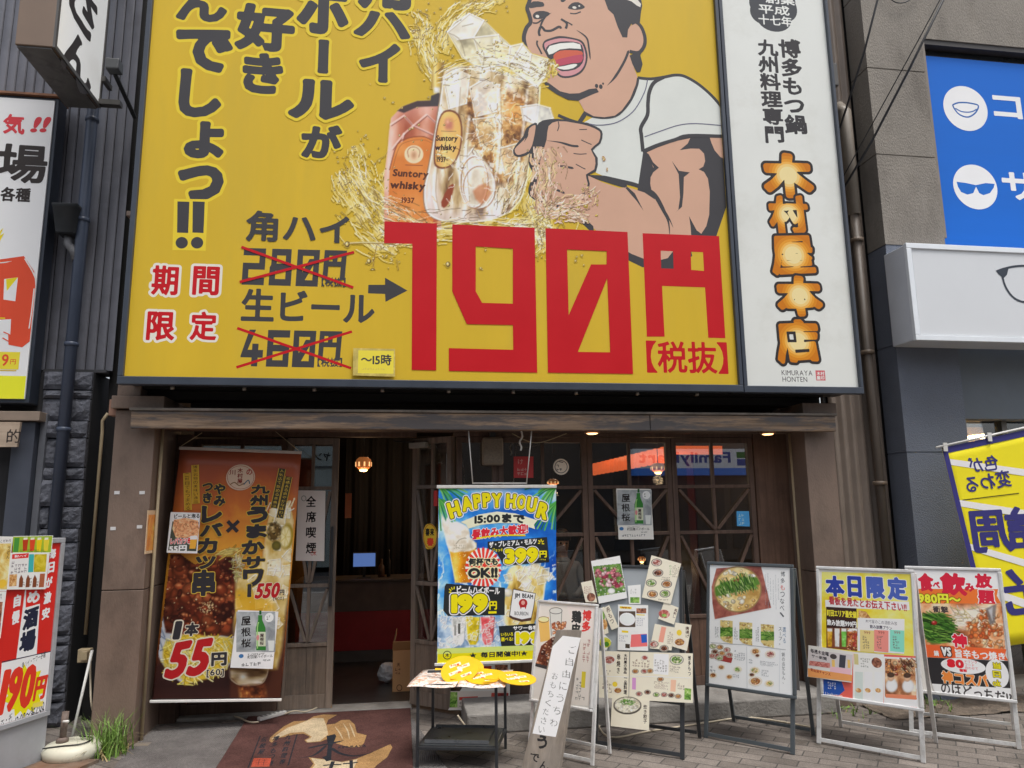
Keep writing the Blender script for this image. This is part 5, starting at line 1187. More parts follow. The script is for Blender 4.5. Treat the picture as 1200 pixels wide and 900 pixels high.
# red valance along the inner wall; its cloth glows in place of lamplight
V0 = thing('glowing_valance', 'scalloped red glowing valance running along the inner wall', 'valance', (2.75, 3, 2.0))
zv = Z(780, 536, 1.3); b = MB(); rows = []
for k in range(60):
    y = 1.3 + k * .055; rows.append([(2.75 + .02 * math.sin(k * 1.6), y, zv + .12), (2.74 + .02 * math.sin(k * 1.6), y, zv - .03 - .025 * abs(math.sin(k * .8)))])
b.sheet(rows); b.sheet([[(2.75, 1.298, zv + .12), (3.35, 1.298, zv + .12)], [(2.75, 1.298, zv + .03), (3.35, 1.298, zv + .03)]])
b.build('valance_cloth', glow('valance_glow', (.95, .15, .04), .8), V0, solid=.006)
# counter with red band, till screen, carton, bag
yc = 1.7; ca = at(384, 700, yc).x; cb = at(479, 700, yc).x; zc = [Z(430, y, yc) for y in (800, 762, 716, 679)]
CT = thing('service_counter', 'dark counter with broad red band facing the doorway', 'counter', ((ca + cb) / 2, yc, .02))
B(ca - .3, cb + .25, yc, yc + .5, .022, zc[1]).build('lower_panel', mat('counter_dark', (.13, .115, .105), .6, var=.2), CT)
B(ca - .3, cb + .25, yc - .004, yc + .5, zc[1] + .002, zc[2] - .002).build('red_band', mat('counter_red', (.42, .03, .035), .5, var=.12), CT)
B(ca - .3, cb + .25, yc, yc + .5, zc[2], zc[3] - .03).build('upper_panel', mat('counter_brown', (.17, .125, .105), .6, var=.2), CT)
B(ca - .32, cb + .27, yc - .02, yc + .52, zc[3] - .028, zc[3]).build('counter_top', mat('counter_top', (.08, .06, .05), .35), CT, bevel=.004)
TS = thing('till_screen', 'small till monitor glowing blue on the counter', 'monitor', at(427, 676, yc + .2))
p0, p1 = at(414, 664, yc + .2), at(440, 648, yc + .2)
B(p0.x - .01, p1.x + .01, yc + .19, yc + .22, p0.z - .01, p1.z + .01).build('case', M_black, TS, bevel=.004)
B(p0.x, p1.x, yc + .186, yc + .189, p0.z, p1.z).build('screen', glow('screen_glow', (.12, .22, .55), .5), TS)
B((p0.x + p1.x) / 2 - .015, (p0.x + p1.x) / 2 + .015, yc + .2, yc + .215, zc[3] + .004, p0.z - .01).build('stand', M_black, TS); B((p0.x + p1.x) / 2 - .07, (p0.x + p1.x) / 2 + .07, yc + .12, yc + .26, zc[3], zc[3] + .006).build('base', M_black, TS)
for (px0, py0, px1, py1, c, nm, lb, ct) in ((443, 655, 451, 676, (.12, .06, .03), 'small_figurine', 'small brown figurine beside the till monitor', 'figurine'), (453, 644, 458, 676, (.02, .02, .02), 'bottle', 'dark bottle standing on the counter by the till', 'bottle')):
    p0, p1 = at(px0, py1, yc + .25), at(px1, py0, yc + .25); r = (p1.x - p0.x) / 2; h = p1.z - zc[3]
    o = MB().lathe(((p0.x + p1.x) / 2, yc + .25, zc[3]), [(r, 0), (r * 1.05, h * .4), (r * .9, h * .6), (r * .4, h * .72), (r * .38, h * .9), (r * .42, h)], 14).build(nm, mat(nm + '_mat', c, .35)); tag(o, lb, ct)
p0, p1 = at(459.5, 821, .40), at(476.5, 762, .40); tl = MATS.get('x')
CB = thing('cardboard_box', 'open brown cardboard box standing inside the doorway', 'box', (p1.x, .5, .022))
M_cb = mat('cardboard', al(150, 112, 76, .55), .8, var=.08, scale=4)
B(p0.x, p0.x + .34, .40, .70, .022, p1.z).build('carton', M_cb, CB, bevel=.004)
cf = MB(); cf.prism([(p0.x, .40, p1.z + .002), (p0.x + .34, .40, p1.z + .002), (p0.x + .34, .34, p1.z + .08), (p0.x, .34, p1.z + .08)], (0, .004, .002)); cf.prism([(p0.x, .402, p1.z + .002), (p0.x, .698, p1.z + .002), (p0.x + .03, .698, p1.z + .13), (p0.x + .03, .402, p1.z + .13)], (-.004, 0, .002)); cf.build('flap', M_cb, CB)
s = Art(front(.399), 1, []); s.text('天', (465, 777, 469, 781), ink(80, 50, 40), .02); s.ring(468, 806, 3, 3.5, .8, ink(80, 50, 40)); s.scribble((463, 782, 474, 790), 2, ink(80, 50, 40)); s.build('print', CB)
bg_ = MB(); bmesh.ops.create_icosphere(bg_.bm, subdivisions=3, radius=.085, matrix=Matrix.Translation(at(453, 793, .75)) @ Matrix.Diagonal((.9, .7, 1.0, 1)))
for v in bg_.bm.verts: v.co += Vector(mnoise.noise_vector(v.co * 22)) * .022
zz_ = min(v.co.z for v in bg_.bm.verts); bmesh.ops.translate(bg_.bm, vec=(0, 0, .022 - zz_), verts=bg_.bm.verts[:])
tag(bg_.build('plastic_bag', mat('bag_white', (.6, .6, .62), .3)), 'crumpled white plastic bag on the floor by the cardboard box', 'bag')
p0, p1 = at(404, 607, .5), at(412, 578, .5); o = B(p0.x, p1.x, .5, .515, p0.z, p1.z).build('wooden_tag', mat('tag_orange', al(150, 84, 52, .5), .6, var=.2)); tag(o, 'narrow orange wooden tablet inside the doorway', 'tablet')
p = at(457, 530, 1.8); o = MB().lathe((p.x, p.y, 2.59), [(.04, 0), (.05, .01)], 16).build('ceiling_spot', glow('spot2', (1, .7, .35), 8.)); tag(o, 'small warm ceiling spot deep inside the doorway', 'lamp')
# dark red pillar and brick patch seen through the panes
p0, p1 = at(820, 700, 2.2), at(838, 700, 2.2); o = B(p0.x, p1.x, 2.2, 2.4, .022, 2.59).build('red_pillar', mat('red_pillar', (.10, .015, .012), .5, var=.2)); tag(o, 'dark red interior pillar behind the fourth window bay', 'pillar')
# room fill: ceiling lamps added to light the dim dining room
for x_, y_ in ((-.2, 3.2), (1.2, 2.9), (2.5, 3.4)):
    t_ = thing('ceiling_lamp', 'warm round fill lamp added under the dining room ceiling', 'lamp', (x_, y_, 2.56), 'fill lamps added to the dining room')
    MB().lathe((x_, y_, 2.57), [(.05, 0), (.07, .01), (.07, .03)], 18).build('diffuser', glow('fill_glow', (1, .62, .3), 5.), t_)
    l = bpy.data.lights.new('room_fill_light', 'POINT'); l.energy = 3; l.color = (1, .62, .34); l.shadow_soft_size = .08
    o = bpy.data.objects.new('room_fill_light', l); COL.objects.link(o); o.parent = t_; o.location = (0, 0, -.09)
# seated guest
def guest():
    h = at(658.5, 637, 2.6); gx, gy = h.x, h.y; hz = h.z
    t = thing('person', 'seated guest in a pale shirt with short dark hair behind the window', 'person', (gx, gy, .022))
    me = bpy.data.meshes.new('body'); P = [(0, 0, hz - .72, .15), (0, -.01, hz - .5, .145), (0, 0, hz - .3, .15), (0, 0, hz - .2, .11), (0, -.005, hz - .14, .055), (0, -.015, hz - .06, .075), (0, -.01, hz + .04, .098), (0, 0, hz + .12, .06),
        (.18, 0, hz - .25, .06), (.24, -.06, hz - .48, .048), (.10, -.28, hz - .56, .036), (.04, -.36, hz - .55, .03), (-.18, 0, hz - .25, .06), (-.24, -.06, hz - .48, .048), (-.10, -.28, hz - .56, .036), (-.03, -.36, hz - .55, .03),
        (.11, -.12, hz - .76, .085), (.13, -.5, hz - .74, .062), (.13, -.48, .10, .045), (.13, -.58, .06, .04), (-.11, -.12, hz - .76, .085), (-.13, -.5, hz - .74, .062), (-.13, -.48, .10, .045), (-.13, -.58, .06, .04)]
    E = [(0, 1), (1, 2), (2, 3), (3, 4), (4, 5), (5, 6), (6, 7), (2, 8), (8, 9), (9, 10), (10, 11), (2, 12), (12, 13), (13, 14), (14, 15), (0, 16), (16, 17), (17, 18), (18, 19), (0, 20), (20, 21), (21, 22), (22, 23)]
    me.from_pydata([(a, b, c - .022) for a, b, c, r in P], E, []); o = bpy.data.objects.new('body', me); COL.objects.link(o); o.parent = t
    sk = o.modifiers.new('skin', 'SKIN')
    for v, q in zip(me.skin_vertices[0].data, P): v.radius = (q[3], q[3])
    me.skin_vertices[0].data[0].use_root = True
    o.modifiers.new('sub', 'SUBSURF').levels = 2; o.modifiers['sub'].render_levels = 2
    m_, tt, bb = nodes('guest_skin_shirt'); tc = N(tt, 'ShaderNodeTexCoord'); sx = N(tt, 'ShaderNodeSeparateXYZ'); tt.links.new(tc.outputs['Object'], sx.inputs[0])
    r_ = ramp(tt, [(0, (.02, .02, .025)), (.335, (.30, .33, .38)), (.605, (.42, .26, .19))], 'CONSTANT'); mr_ = N(tt, 'ShaderNodeMapRange'); mr_.inputs['From Max'].default_value = 1.6
    r_.color_ramp.elements[1].position = (hz - .66) / 1.6; r_.color_ramp.elements[2].position = (hz - .175) / 1.6
    tt.links.new(sx.outputs['Z'], mr_.inputs[0]); tt.links.new(mr_.outputs[0], r_.inputs[0]); tt.links.new(r_.outputs[0], bb.inputs['Base Color']); bb.inputs['Roughness'].default_value = .7
    me.materials.append(m_)
    hb = MB(); bmesh.ops.create_icosphere(hb.bm, subdivisions=3, radius=.108, matrix=Matrix.Translation((gx, gy + .015, hz + .065)))
    bmesh.ops.delete(hb.bm, geom=[v for v in hb.bm.verts if v.co.z < hz + .02 and v.co.y < gy + .03 or v.co.z < hz - .03], context='VERTS'); hb.build('hair', mat('hair_black', (.012, .01, .01), .5), t, solid=.01)
    fb = MB()
    for s_ in (-1, 1): bmesh.ops.create_uvsphere(fb.bm, u_segments=10, v_segments=8, radius=.014, matrix=Matrix.Translation((gx + s_ * .035, gy - .10, hz + .01)))
    fb.build('eyes', mat('eye_dark', (.02, .015, .012), .2), t)
    nb = MB(); nb.prism([(gx - .014, gy - .088, hz - .03), (gx + .014, gy - .088, hz - .03), (gx, gy - .088, hz + .012)], (0, -.03, 0)); nb.build('nose', mat('skin_tone', (.40, .25, .18), .6), t, bevel=.004)
    B(gx - .026, gx + .026, gy - .096, gy - .084, hz - .064, hz - .056).build('mouth', mat('lip', (.25, .09, .07), .5), t)
    st_ = thing('dining_chair', 'dark wooden dining chair under the seated guest', 'chair', (gx, gy, .022)); M_ch = mat('chair_dark', (.05, .03, .02), .5)
    B(gx - .21, gx + .21, gy - .34, gy + .16, hz - .9, hz - .86).build('seat', M_ch, st_); B(gx - .2, gx + .2, gy + .165, gy + .19, hz - .855, hz - .4).build('backrest', M_ch, st_)
    for a_ in (-.18, .18):
        for b2 in (-.31, .13): B(gx + a_ - .018, gx + a_ + .018, gy + b2 - .018, gy + b2 + .018, .022, hz - .902).build('leg', M_ch, st_)
    tb = thing('dining_table', 'dark dining table in front of the seated guest', 'table', (gx, gy - .5, .022))
    B(gx - .35, gx + .35, gy - .85, gy - .32, hz - .62, hz - .59).build('tabletop', M_ch, tb)
    for a_ in (-.31, .31):
        for b2 in (-.82, -.36): B(gx + a_ - .02, gx + a_ + .02, gy + b2 - .02, gy + b2 + .02, .022, hz - .622).build('leg', M_ch, tb)
guest()
l = bpy.data.lights.new('guest_fill_light', 'POINT'); l.energy = 20; l.color = (1, .8, .6); l.shadow_soft_size = .08; o = bpy.data.objects.new('guest_fill_light', l); COL.objects.link(o); gq = at(658, 560, 2.0); o.location = (gq.x, 1.9, 2.3)  # fill light and its lamp, added so the dark guest shows
tt_ = thing('ceiling_lamp', 'warm fill lamp added above the seated guest', 'lamp', (gq.x, 1.9, 2.4)); MB().lathe((gq.x, 1.9, 2.42), [(.05, 0), (.07, .01), (.07, .03)], 18).build('diffuser', MATS['fill_glow'], tt_); o.parent = tt_; o.location = (0, 0, -.08)
# ------------------------------------------------------------------ stickers and papers on doors and windows
pG_ = front(-.338); pD = front(-.026)
K = ink(40, 38, 38); CREAM = ink(222, 212, 184); PAP = mat('paper_white', al(214, 212, 206), .6, var=.03, scale=3); PAPC = mat('paper_cream', al(214, 202, 170), .6, var=.04, scale=4)
GREEN = ink(52, 120, 50); LG = ink(120, 170, 70)
def yane(a, x0, y0, x1, y1):
    """the sake poster: brushed characters, green bottle, small print"""
    W_, H_ = x1 - x0, y1 - y0; q = lambda u, v: (x0 + u * W_, y0 + v * H_)
    a.poly([q(.02, .02), q(.98, .02), q(.98, .72), q(.02, .72)], blotch('poster_grey', [(0, (118, 122, 126)), (.5, (158, 164, 166)), (1, (190, 192, 192))], 9, 1.2))
    for i, ch in enumerate('屋根桜'): a.text(ch, (*q(.14, .10 + i * .19), *q(.38, .26 + i * .19)), K, .015, rough=.05)
    a.poly([q(.56, .16), q(.56, .08), q(.66, .08), q(.66, .16), q(.74, .30), q(.75, .69), q(.51, .69), q(.50, .30)], GREEN)
    a.poly([q(.585, .07), q(.585, .0), q(.64, .0), q(.64, .07)], ink(30, 90, 40)); a.poly([q(.51, .37), q(.745, .37), q(.745, .62), q(.51, .62)], ink(196, 200, 176)); a.stroke([q(.57, .2), q(.54, .3), q(.54, .66)], max(.5, W_ * .03), ink(150, 196, 120))
    a.text('屋根桜', (*q(.6, .40), *q(.70, .60)), ink(60, 40, 40), .02, vert=True); a.ell(*q(.55, .47), W_ * .035, H_ * .05, ink(200, 130, 130))
    a.ell(*q(.83, .12), W_ * .11, H_ * .08, ink(220, 222, 220)); a.scribble((*q(.77, .08), *q(.9, .16)), 2, K); a.poly([q(.80, .52), q(.96, .52), q(.94, .70), q(.82, .70)], ink(206, 210, 206)); a.ell(*q(.14, .79), W_ * .06, H_ * .035, ink(60, 110, 160))
    a.text('町田屋ハイボール', (*q(.30, .77), *q(.92, .825)), K, .01); a.scribble((*q(.30, .74), *q(.8, .765)), 1, K); a.scribble((*q(.68, .84), *q(.95, .87)), 1, K); a.scribble((*q(.15, .89), *q(.94, .94)), 1, ink(90, 90, 90))
paper('sake_poster', 'grey sake poster reading 屋根桜 on the middle window', 'poster', pG_, [(722, 572.5), (762.5, 573), (766, 632), (724.8, 632)], PAP, lambda a: yane(a, 722.5, 573, 764.5, 632))
def zen(a):
    for i, ch in enumerate('全席喫煙'): a.text(ch, (358.5, 581 + i * 18.2, 370.5, 594 + i * 18.2), K, .02)
    a.ring(356, 584, 2.6, 3, .6, ink(90, 110, 90)); a.text('OK', (364, 646, 371, 651), ink(190, 100, 90), .01)
paper('smoking_notice', 'white paper notice reading 全席喫煙 on the shut door', 'notice', pD, [(349.5, 574.5), (381.5, 575), (380, 657.5), (346.5, 657)], mat('paper_grey', al(196, 192, 188, .66), .6, var=.04), zen)
o = MB().lathe((0, 0, 0), [(.062, 0), (.064, .001), (.062, .002)], 28); bmesh.ops.rotate(o.bm, verts=o.bm.verts[:], matrix=Matrix.Rotation(math.pi / 2, 3, 'X')); c = at(657.5, 547, -.306)
bmesh.ops.translate(o.bm, vec=c, verts=o.bm.verts[:]); RS = thing('round_sticker', 'round pale sticker with small lettering on the window pane', 'sticker', c)
o.build('disc', mat('sticker_pale', al(176, 164, 150, .5), .6), RS); s = Art(front(-.309), 1, []); s.ring(657.5, 547, 7.2, 7.2, .7, K); s.scribble((652, 543.5, 663, 552), 2, K); s.stroke([(655, 541), (660, 542)], .8, K); s.build('print', RS)
paper('red_notice', 'square red notice on the pane beside the happy hour cord', 'notice', front(-.303), [(602, 535), (625, 535), (625, 560), (602, 560)], mat('notice_red', al(150, 44, 44, .5), .6), lambda a: (a.text('け', (607, 538, 613, 544), ink(200, 150, 140), .01), a.scribble((606, 547, 622, 557), 2, ink(200, 150, 140))), t=.001)
paper('blue_notice', 'small light blue notice on the pane nearest the plank wall', 'notice', front(-.303), [(863, 599), (877.5, 599), (878.5, 617), (863.5, 616.5)], mat('notice_blue', al(60, 130, 190, .5), .6), lambda a: a.scribble((865, 601, 876, 615), 3, ink(190, 220, 235)), t=.001)
# oval restaurant sticker on the open leaf
OS = thing('oval_sticker', 'yellow oval sticker with brush characters on the open door leaf', 'sticker', dpl.w(*dpl.px(504, 628), .024))
s = Art(dpl.off(.026), 1, []); s.ell(504, 628.5, 8.3, 15, ink(206, 160, 50, .55), 32); s.ring(504, 628.5, 7.6, 14, .6, ink(150, 60, 40, .55)); s.text('春来', (498.5, 619, 509, 628), K, .03); s.text('春', (500, 630, 508.5, 640), ink(190, 60, 40, .55), .04); s.build('print', OS)
pp_ = [dpl.w(dpl.px(504, 628.5)[0] + .052 * math.cos(k * .3), dpl.px(504, 628.5)[1] + .098 * math.sin(k * .3), .0235) for k in range(21)]
MB().prism(pp_, dpl.n * .002).build('backing', ink(206, 160, 50, .55), OS)
c = dpl.px(512, 584); ro = slab(dpl, c[0] - .012, c[0] + .025, c[1] - .06, c[1] + .06, .0235, .026).build('red_charm', mat('charm_red', al(150, 40, 40, .5), .6)); tag(ro, 'narrow red strip on the open door leaf', 'strip')
# grey speaker under the eave
p0, p1 = at(566, 545, -.42), at(590, 512, -.42); SPK = thing('wall_speaker', 'grey brown box speaker hanging under the beam', 'speaker', (p0.x, -.42, p0.z))
B(p0.x, p1.x, -.42, -.33, p0.z, p1.z).build('cabinet', mat('speaker_grey', al(112, 100, 86, .6), .6, var=.1), SPK, bevel=.018); B(p0.x + .012, p1.x - .012, -.424, -.421, p0.z + .014, p1.z - .014).build('grille', mat('grille', al(96, 86, 74, .6), .8, var=.25, scale=90), SPK, bevel=.004)
B((p0.x + p1.x) / 2 - .02, (p0.x + p1.x) / 2 + .02, -.40, -.34, p1.z + .002, 2.083).build('bracket', M_black, SPK)
DC = thing('door_closer', 'small grey door closer on top of the open leaf', 'door closer', dpl.w(.05, 2.02, .03)); slab(dpl, .0, .17, 1.985, 2.03, .026, .07).build('body', mat('closer_grey', al(140, 138, 132, .6), .4, metal=.4), DC, bevel=.004); MB().bar(dpl.w(.03, 2.035, .05), dpl.w(-.2, 2.06, .02), .014, .01, (0, 0, 1)).build('arm', M_black, DC)

# ------------------------------------------------------------------ orange hanging banner
zA = zm(170, 520, 1069 / 190); zC = zm(170, 670, 1069 / 190)
pO = front(-.38, .018); QO = [(211, 525.5), (353, 531), (329, 819.5), (177, 821)]
OBN = thing('hanging_banner', 'orange brown food banner with 55円 skewers and 550円 drink', 'banner', pO.w(*pO.px(250, 820)))
def vgrad(name, stops, z0, z1, k=.62, mott=.25):
    m, t, b = nodes(name); L = t.links; tc = N(t, 'ShaderNodeTexCoord'); sx = N(t, 'ShaderNodeSeparateXYZ'); L.new(tc.outputs['Object'], sx.inputs[0])
    nz = N(t, 'ShaderNodeTexNoise', Scale=3.5, Detail=5., Distortion=1.); L.new(tc.outputs['Object'], nz.inputs[0])
    mr = N(t, 'ShaderNodeMapRange'); mr.inputs['From Min'].default_value = z0; mr.inputs['From Max'].default_value = z1; L.new(sx.outputs['Z'], mr.inputs[0])
    ad = N(t, 'ShaderNodeMath', operation='MULTIPLY_ADD'); L.new(nz.outputs['Fac'], ad.inputs[0]); ad.inputs[1].default_value = mott; L.new(mr.outputs[0], ad.inputs[2])
    sb = N(t, 'ShaderNodeMath', operation='SUBTRACT'); L.new(ad.outputs[0], sb.inputs[0]); sb.inputs[1].default_value = mott / 2
    r = ramp(t, [(p, al(*c, k)) for p, c in stops]); L.new(sb.outputs[0], r.inputs[0]); L.new(r.outputs[0], b.inputs['Base Color']); b.inputs['Roughness'].default_value = .38
    return m
KO = .86
M_ob_ = vgrad('banner_print', [(0, (38, 24, 24)), (.12, (70, 34, 26)), (.2, (120, 60, 30)), (.42, (196, 130, 44)), (.62, (214, 150, 50)), (.74, (190, 104, 44)), (.88, (160, 78, 46)), (1, (140, 70, 48))], 0, 1.75, KO)
P = [pO.px(*q) for q in QO]; n_ = 14; rows = []
for j in range(n_ + 1):
    r_ = []
    for i in range(13):
        s_, t_ = i / 12, j / n_; u = (P[0][0] * (1 - s_) + P[1][0] * s_) * (1 - t_) + (P[3][0] * (1 - s_) + P[2][0] * s_) * t_; v = (P[0][1] * (1 - s_) + P[1][1] * s_) * (1 - t_) + (P[3][1] * (1 - s_) + P[2][1] * s_) * t_
        r_.append(pO.w(u, v, -.006 + .003 * math.sin(i * .9 + j * .4)))
    rows.append(r_)
MB().sheet(rows).build('cloth', M_ob_, OBN, solid=.002)
MB().bar(pO.w(*pO.px(210, 525)), pO.w(*pO.px(353.5, 530.5)), .022, .014, pO.n).build('top_rod', mat('rod_grey', al(150, 142, 136, .6), .4), OBN, bevel=.003)
MB().bar(pO.w(*pO.px(175.5, 822)), pO.w(*pO.px(330, 820)), .018, .014, pO.n).build('bottom_rod', mat('rod_white', al(196, 194, 190, .66), .35), OBN, bevel=.003)
cr_ = MB(); cr_.tube([pO.w(*pO.px(212, 523)), at(237, 507, -.38)], .0025, 5); cr_.tube([pO.w(*pO.px(351, 529)), at(322, 505, -.38)], .0025, 5); cr_.build('cord', M_beige, OBN)
a = Art(pO, 1, [])
kO = lambda r, g, b: ink(r, g, b, KO)
MEAT = blotch('print_cutlet', [(0, (30, 12, 10)), (.3, (70, 26, 18)), (.5, (120, 46, 28)), (.68, (160, 74, 44)), (.84, (90, 32, 22)), (1, (214, 160, 120))], 8, 1.1, voro=False, k=KO)
DRK = blotch('print_lemon_drink', [(0, (120, 90, 40)), (.25, (196, 168, 90)), (.5, (226, 214, 170)), (.65, (236, 230, 206)), (.85, (206, 176, 60)), (1, (150, 110, 40))], 11, 2.2, k=KO)
CAB = blotch('print_cabbage', [(0, (120, 100, 20)), (.35, (206, 180, 50)), (.6, (226, 210, 90)), (1, (240, 232, 180))], 22, 2.6, k=KO)
0 and a.poly(zA(225, 330, 460, 290, 560, 320, 640, 400, 660, 560, 560, 640, 440, 720, 200, 760, 170, 700, 190, 520), blotch('print_amber_glow', [(0, (176, 104, 40)), (.5, (206, 150, 46)), (1, (226, 176, 60))], 2.5, .6, k=KO), 3)
D = Paint(pO, (174, 560, 356, 826), .8, bg=(190, 120, 44), seed=12)
D.put(np.clip((D.Y - 640) / 60, 0, 1) * .9, (60, 30, 26))
M = D.poly(zA(820, 430, 900, 380, 955, 370, 985, 520, 975, 700, 962, 900) + zC(958, 100, 930, 260, 900, 520, 870, 640, 800, 650, 720, 650, 600, 630, 580, 300, 600, 60) + zA(620, 870, 690, 810, 770, 760, 800, 560), 0, 5)
f = (D.noise(24, 5, 1, .7) - .5) * 1.7 + .5; D.put(M * .92, D.ramp(f, [(0, (120, 84, 30)), (.25, (186, 150, 62)), (.5, (216, 196, 130)), (.75, (234, 224, 186)), (1, (214, 180, 80))]))
p_ices(D, M, 34, (5, 10), .55); D.put(D.poly(zC(590, 170, 620, 120, 800, 170, 860, 250, 720, 262, 600, 250), 2, 8) * .75, (214, 164, 34)); D.morsels(M, 90, (.6, 1.5), ((244, 236, 200), (206, 176, 90)), .7)
D.blob(*zA(935, 612)[0], 9, 17, .1, (190, 160, 50), .7); D.blob(*zA(926, 614)[0], 7, 14, .1, (236, 224, 170), .9)
for k_ in range(7): x, y = zA(926, 614)[0]; D.line([(x, y), (x + 6 * math.cos(k_ * .9), y + 12.5 * math.sin(k_ * .9))], .9, (206, 186, 100), .8, 0)
D.blob(*zA(850, 580)[0], 9, 12, .3, (110, 84, 40), .5, (230, 206, 150)); D.morsels(D.gauss(*zA(850, 590)[0], 10, 16), 26, (1.2, 3), ((60, 46, 20), (150, 120, 60), (206, 176, 110)), .5); D.blob(*zA(866, 672)[0], 6, 6.5, .2, (110, 100, 40), .6)
for q in ((960, 380, 940, 420), (985, 360, 965, 410), (900, 430, 880, 470)): D.line(zA(*q), 1.4, (240, 230, 200), .8, 0)
# glass foot and its glint
M = D.poly(zC(555, 640, 560, 700, 620, 745, 700, 750, 770, 735, 800, 690, 812, 640), 0, 2); D.put(M * .9, D.ramp((D.noise(12, 3, .4, 1.4) - .5) * 2 + .5, [(0, (70, 50, 36)), (.4, (140, 110, 70)), (.7, (206, 186, 140)), (1, (246, 240, 222))])); D.line(zC(555, 640, 560, 700, 620, 745, 700, 750, 770, 735, 800, 690, 812, 640), 1.4, (206, 190, 160), .8); D.put(D.gauss(*zC(645, 692)[0], 5, 4.5), (250, 244, 226))
D.put(D.poly(zC(615, 752, 785, 745, 800, 834, 630, 836), 0, 6) * .9, D.ramp((D.noise(9, 4) - .5) * 2 + .5, [(0, (56, 26, 16)), (.5, (130, 66, 34)), (.8, (206, 140, 70)), (1, (246, 214, 150))]))
# table edge, plate
D.put(D.poly(zC(50, 640, 100, 600, 560, 640, 560, 838, 20, 838), 0, 4) * .95, D.ramp(D.noise(30, 3, .3, 2), [(0, (36, 18, 18)), (1, (62, 34, 30))]))
M = D.poly(zC(100, 260, 150, 380, 260, 400, 560, 430, 578, 500, 540, 640, 300, 720, 250, 740, 140, 640, 90, 560, 72, 480), 3, 2); D.put(M, D.ramp(D.noise(20, 3), [(0, (150, 156, 166)), (1, (206, 208, 210))]))
for q in ((85, 330, 130, 430), (95, 420, 160, 460), (110, 290, 150, 390), (100, 520, 150, 500), (78, 400, 120, 520)): D.line(zC(*q), 1.6, (84, 104, 136), .7, 0)
# breaded skewers under brown sauce
M = D.poly(zA(140, 735, 230, 730, 330, 800, 440, 740, 520, 720, 590, 760, 590, 900) + zC(585, 60, 590, 260, 560, 400, 470, 420, 300, 420, 140, 400, 110, 250, 115, 100, 125, 30), 0, 3)
D.put(M, D.ramp((D.noise(20, 4) - .5) * 1.8 + .5, [(0, (40, 14, 10)), (.5, (96, 36, 20)), (1, (140, 62, 34))])); D.morsels(M, 110, (5, 12), ((124, 52, 28), (148, 66, 36), (96, 36, 20), (168, 84, 48)), .35, (200, 130, 84)); D.morsels(M, 150, (1.2, 2.8), ((150, 72, 42), (176, 100, 60), (96, 36, 22)), .6, (206, 150, 104))
D.put(M * np.clip((D.noise(26, 2) - .62) / .1, 0, 1) * .5, (36, 12, 10)); D.morsels(M * D.gauss(*zC(410, 235)[0], 14, 9), 46, (.8, 1.3), ((236, 216, 170), (222, 196, 140)), .8); D.morsels(M, 26, (.7, 1.2), ((236, 216, 170),), .8)
M = D.poly(zC(120, 500, 190, 440, 300, 405, 420, 430, 560, 440, 578, 520, 540, 620, 460, 690, 330, 725, 262, 748, 240, 700, 140, 660), 3, 3); D.put(M, (206, 176, 50)); D.sticks(M, 230, (8, 20), .5, 1.3, ((226, 200, 66), (240, 224, 120), (200, 164, 36), (246, 238, 170)), 1.3)
M = D.poly(zA(470, 700, 560, 680, 620, 700, 600, 760, 500, 740), 0, 6); D.sticks(M, 26, (8, 18), -.2, 1.4, ((206, 176, 70), (226, 206, 120)), .5); M = D.poly(zA(575, 760, 640, 750, 650, 900, 590, 900), 0, 4); D.sticks(M, 40, (5, 12), .8, 1.1, ((214, 206, 160), (176, 170, 100), (232, 226, 196)), 1.2)
D.A *= D.poly([(215, 527), (350.5, 532), (328, 817), (180, 818.5)], 0, 1.5) * np.clip((D.Y - 566) / 70, 0, 1) ** .25
D.build(a, KO, .4, cut=.5)
DKO = kO(52, 50, 54); YO_ = kO(206, 176, 70); RDO = kO(176, 32, 36); WHO = kO(214, 206, 186)
a.ell(*zA(630, 222)[0], 17, 15.2, kO(196, 172, 150), 36); a.ring(*zA(630, 222)[0], 15.5, 13.6, .5, kO(150, 70, 50))
for ch, q in (('木村屋', (608, 160, 645, 262)),): a.text(ch, (*zA(q[0], q[1])[0], *zA(q[2], q[3])[0]), kO(120, 40, 30), .02, vert=True)
a.text('川', (*zA(556, 172)[0], *zA(596, 206)[0]), kO(120, 40, 30), .02); a.text('の', (*zA(668, 168)[0], *zA(706, 206)[0]), kO(150, 50, 40), .03); a.stroke(zA(560, 270, 590, 255, 620, 275, 655, 260), 1.2, kO(120, 90, 60)); a.stroke(zA(650, 270, 680, 240, 690, 265), 1.2, kO(60, 90, 110))
for i, ch in enumerate('九州うまかサワー'):
    q = ((695, 268, 826, 330), (690, 338, 812, 408), (670, 412, 815, 522), (665, 532, 806, 622), (636, 634, 790, 730), (636, 742, 794, 824), (645, 826, 785, 950), (672, 985, 720, 1010))[i]
    a.text(ch, (*zA(q[0], q[1])[0], *zA(q[2], q[3])[0]), DKO, .055, out=[(.03, YO_)], rough=.03, rot=0) if ch != 'ー' else a.text('ー', (*zC(672, 82)[0], *zC(704, 166)[0]), DKO, .06, vert=True, out=[(.03, YO_)])
for ch, q in (('やみ', (452, 262, 532, 412)), ('つき', (376, 258, 446, 392)), ('レ', (372, 408, 512, 522)), ('バ', (360, 522, 515, 612)), ('カ', (344, 622, 480, 724)), ('ツ', (334, 738, 468, 826))): a.text(ch, (*zA(q[0], q[1])[0], *zA(q[2], q[3])[0]), DKO, .055, vert=len(ch) > 1, out=[(.03, YO_)], rough=.03)
a.text('串', (*zC(310, -15)[0], *zC(464, 160)[0]), DKO, .055, out=[(.03, YO_)])
a.stroke(zA(545, 510, 610, 580), 4.2, DKO, 0); a.stroke(zA(618, 508, 540, 580), 4.2, DKO, 0)
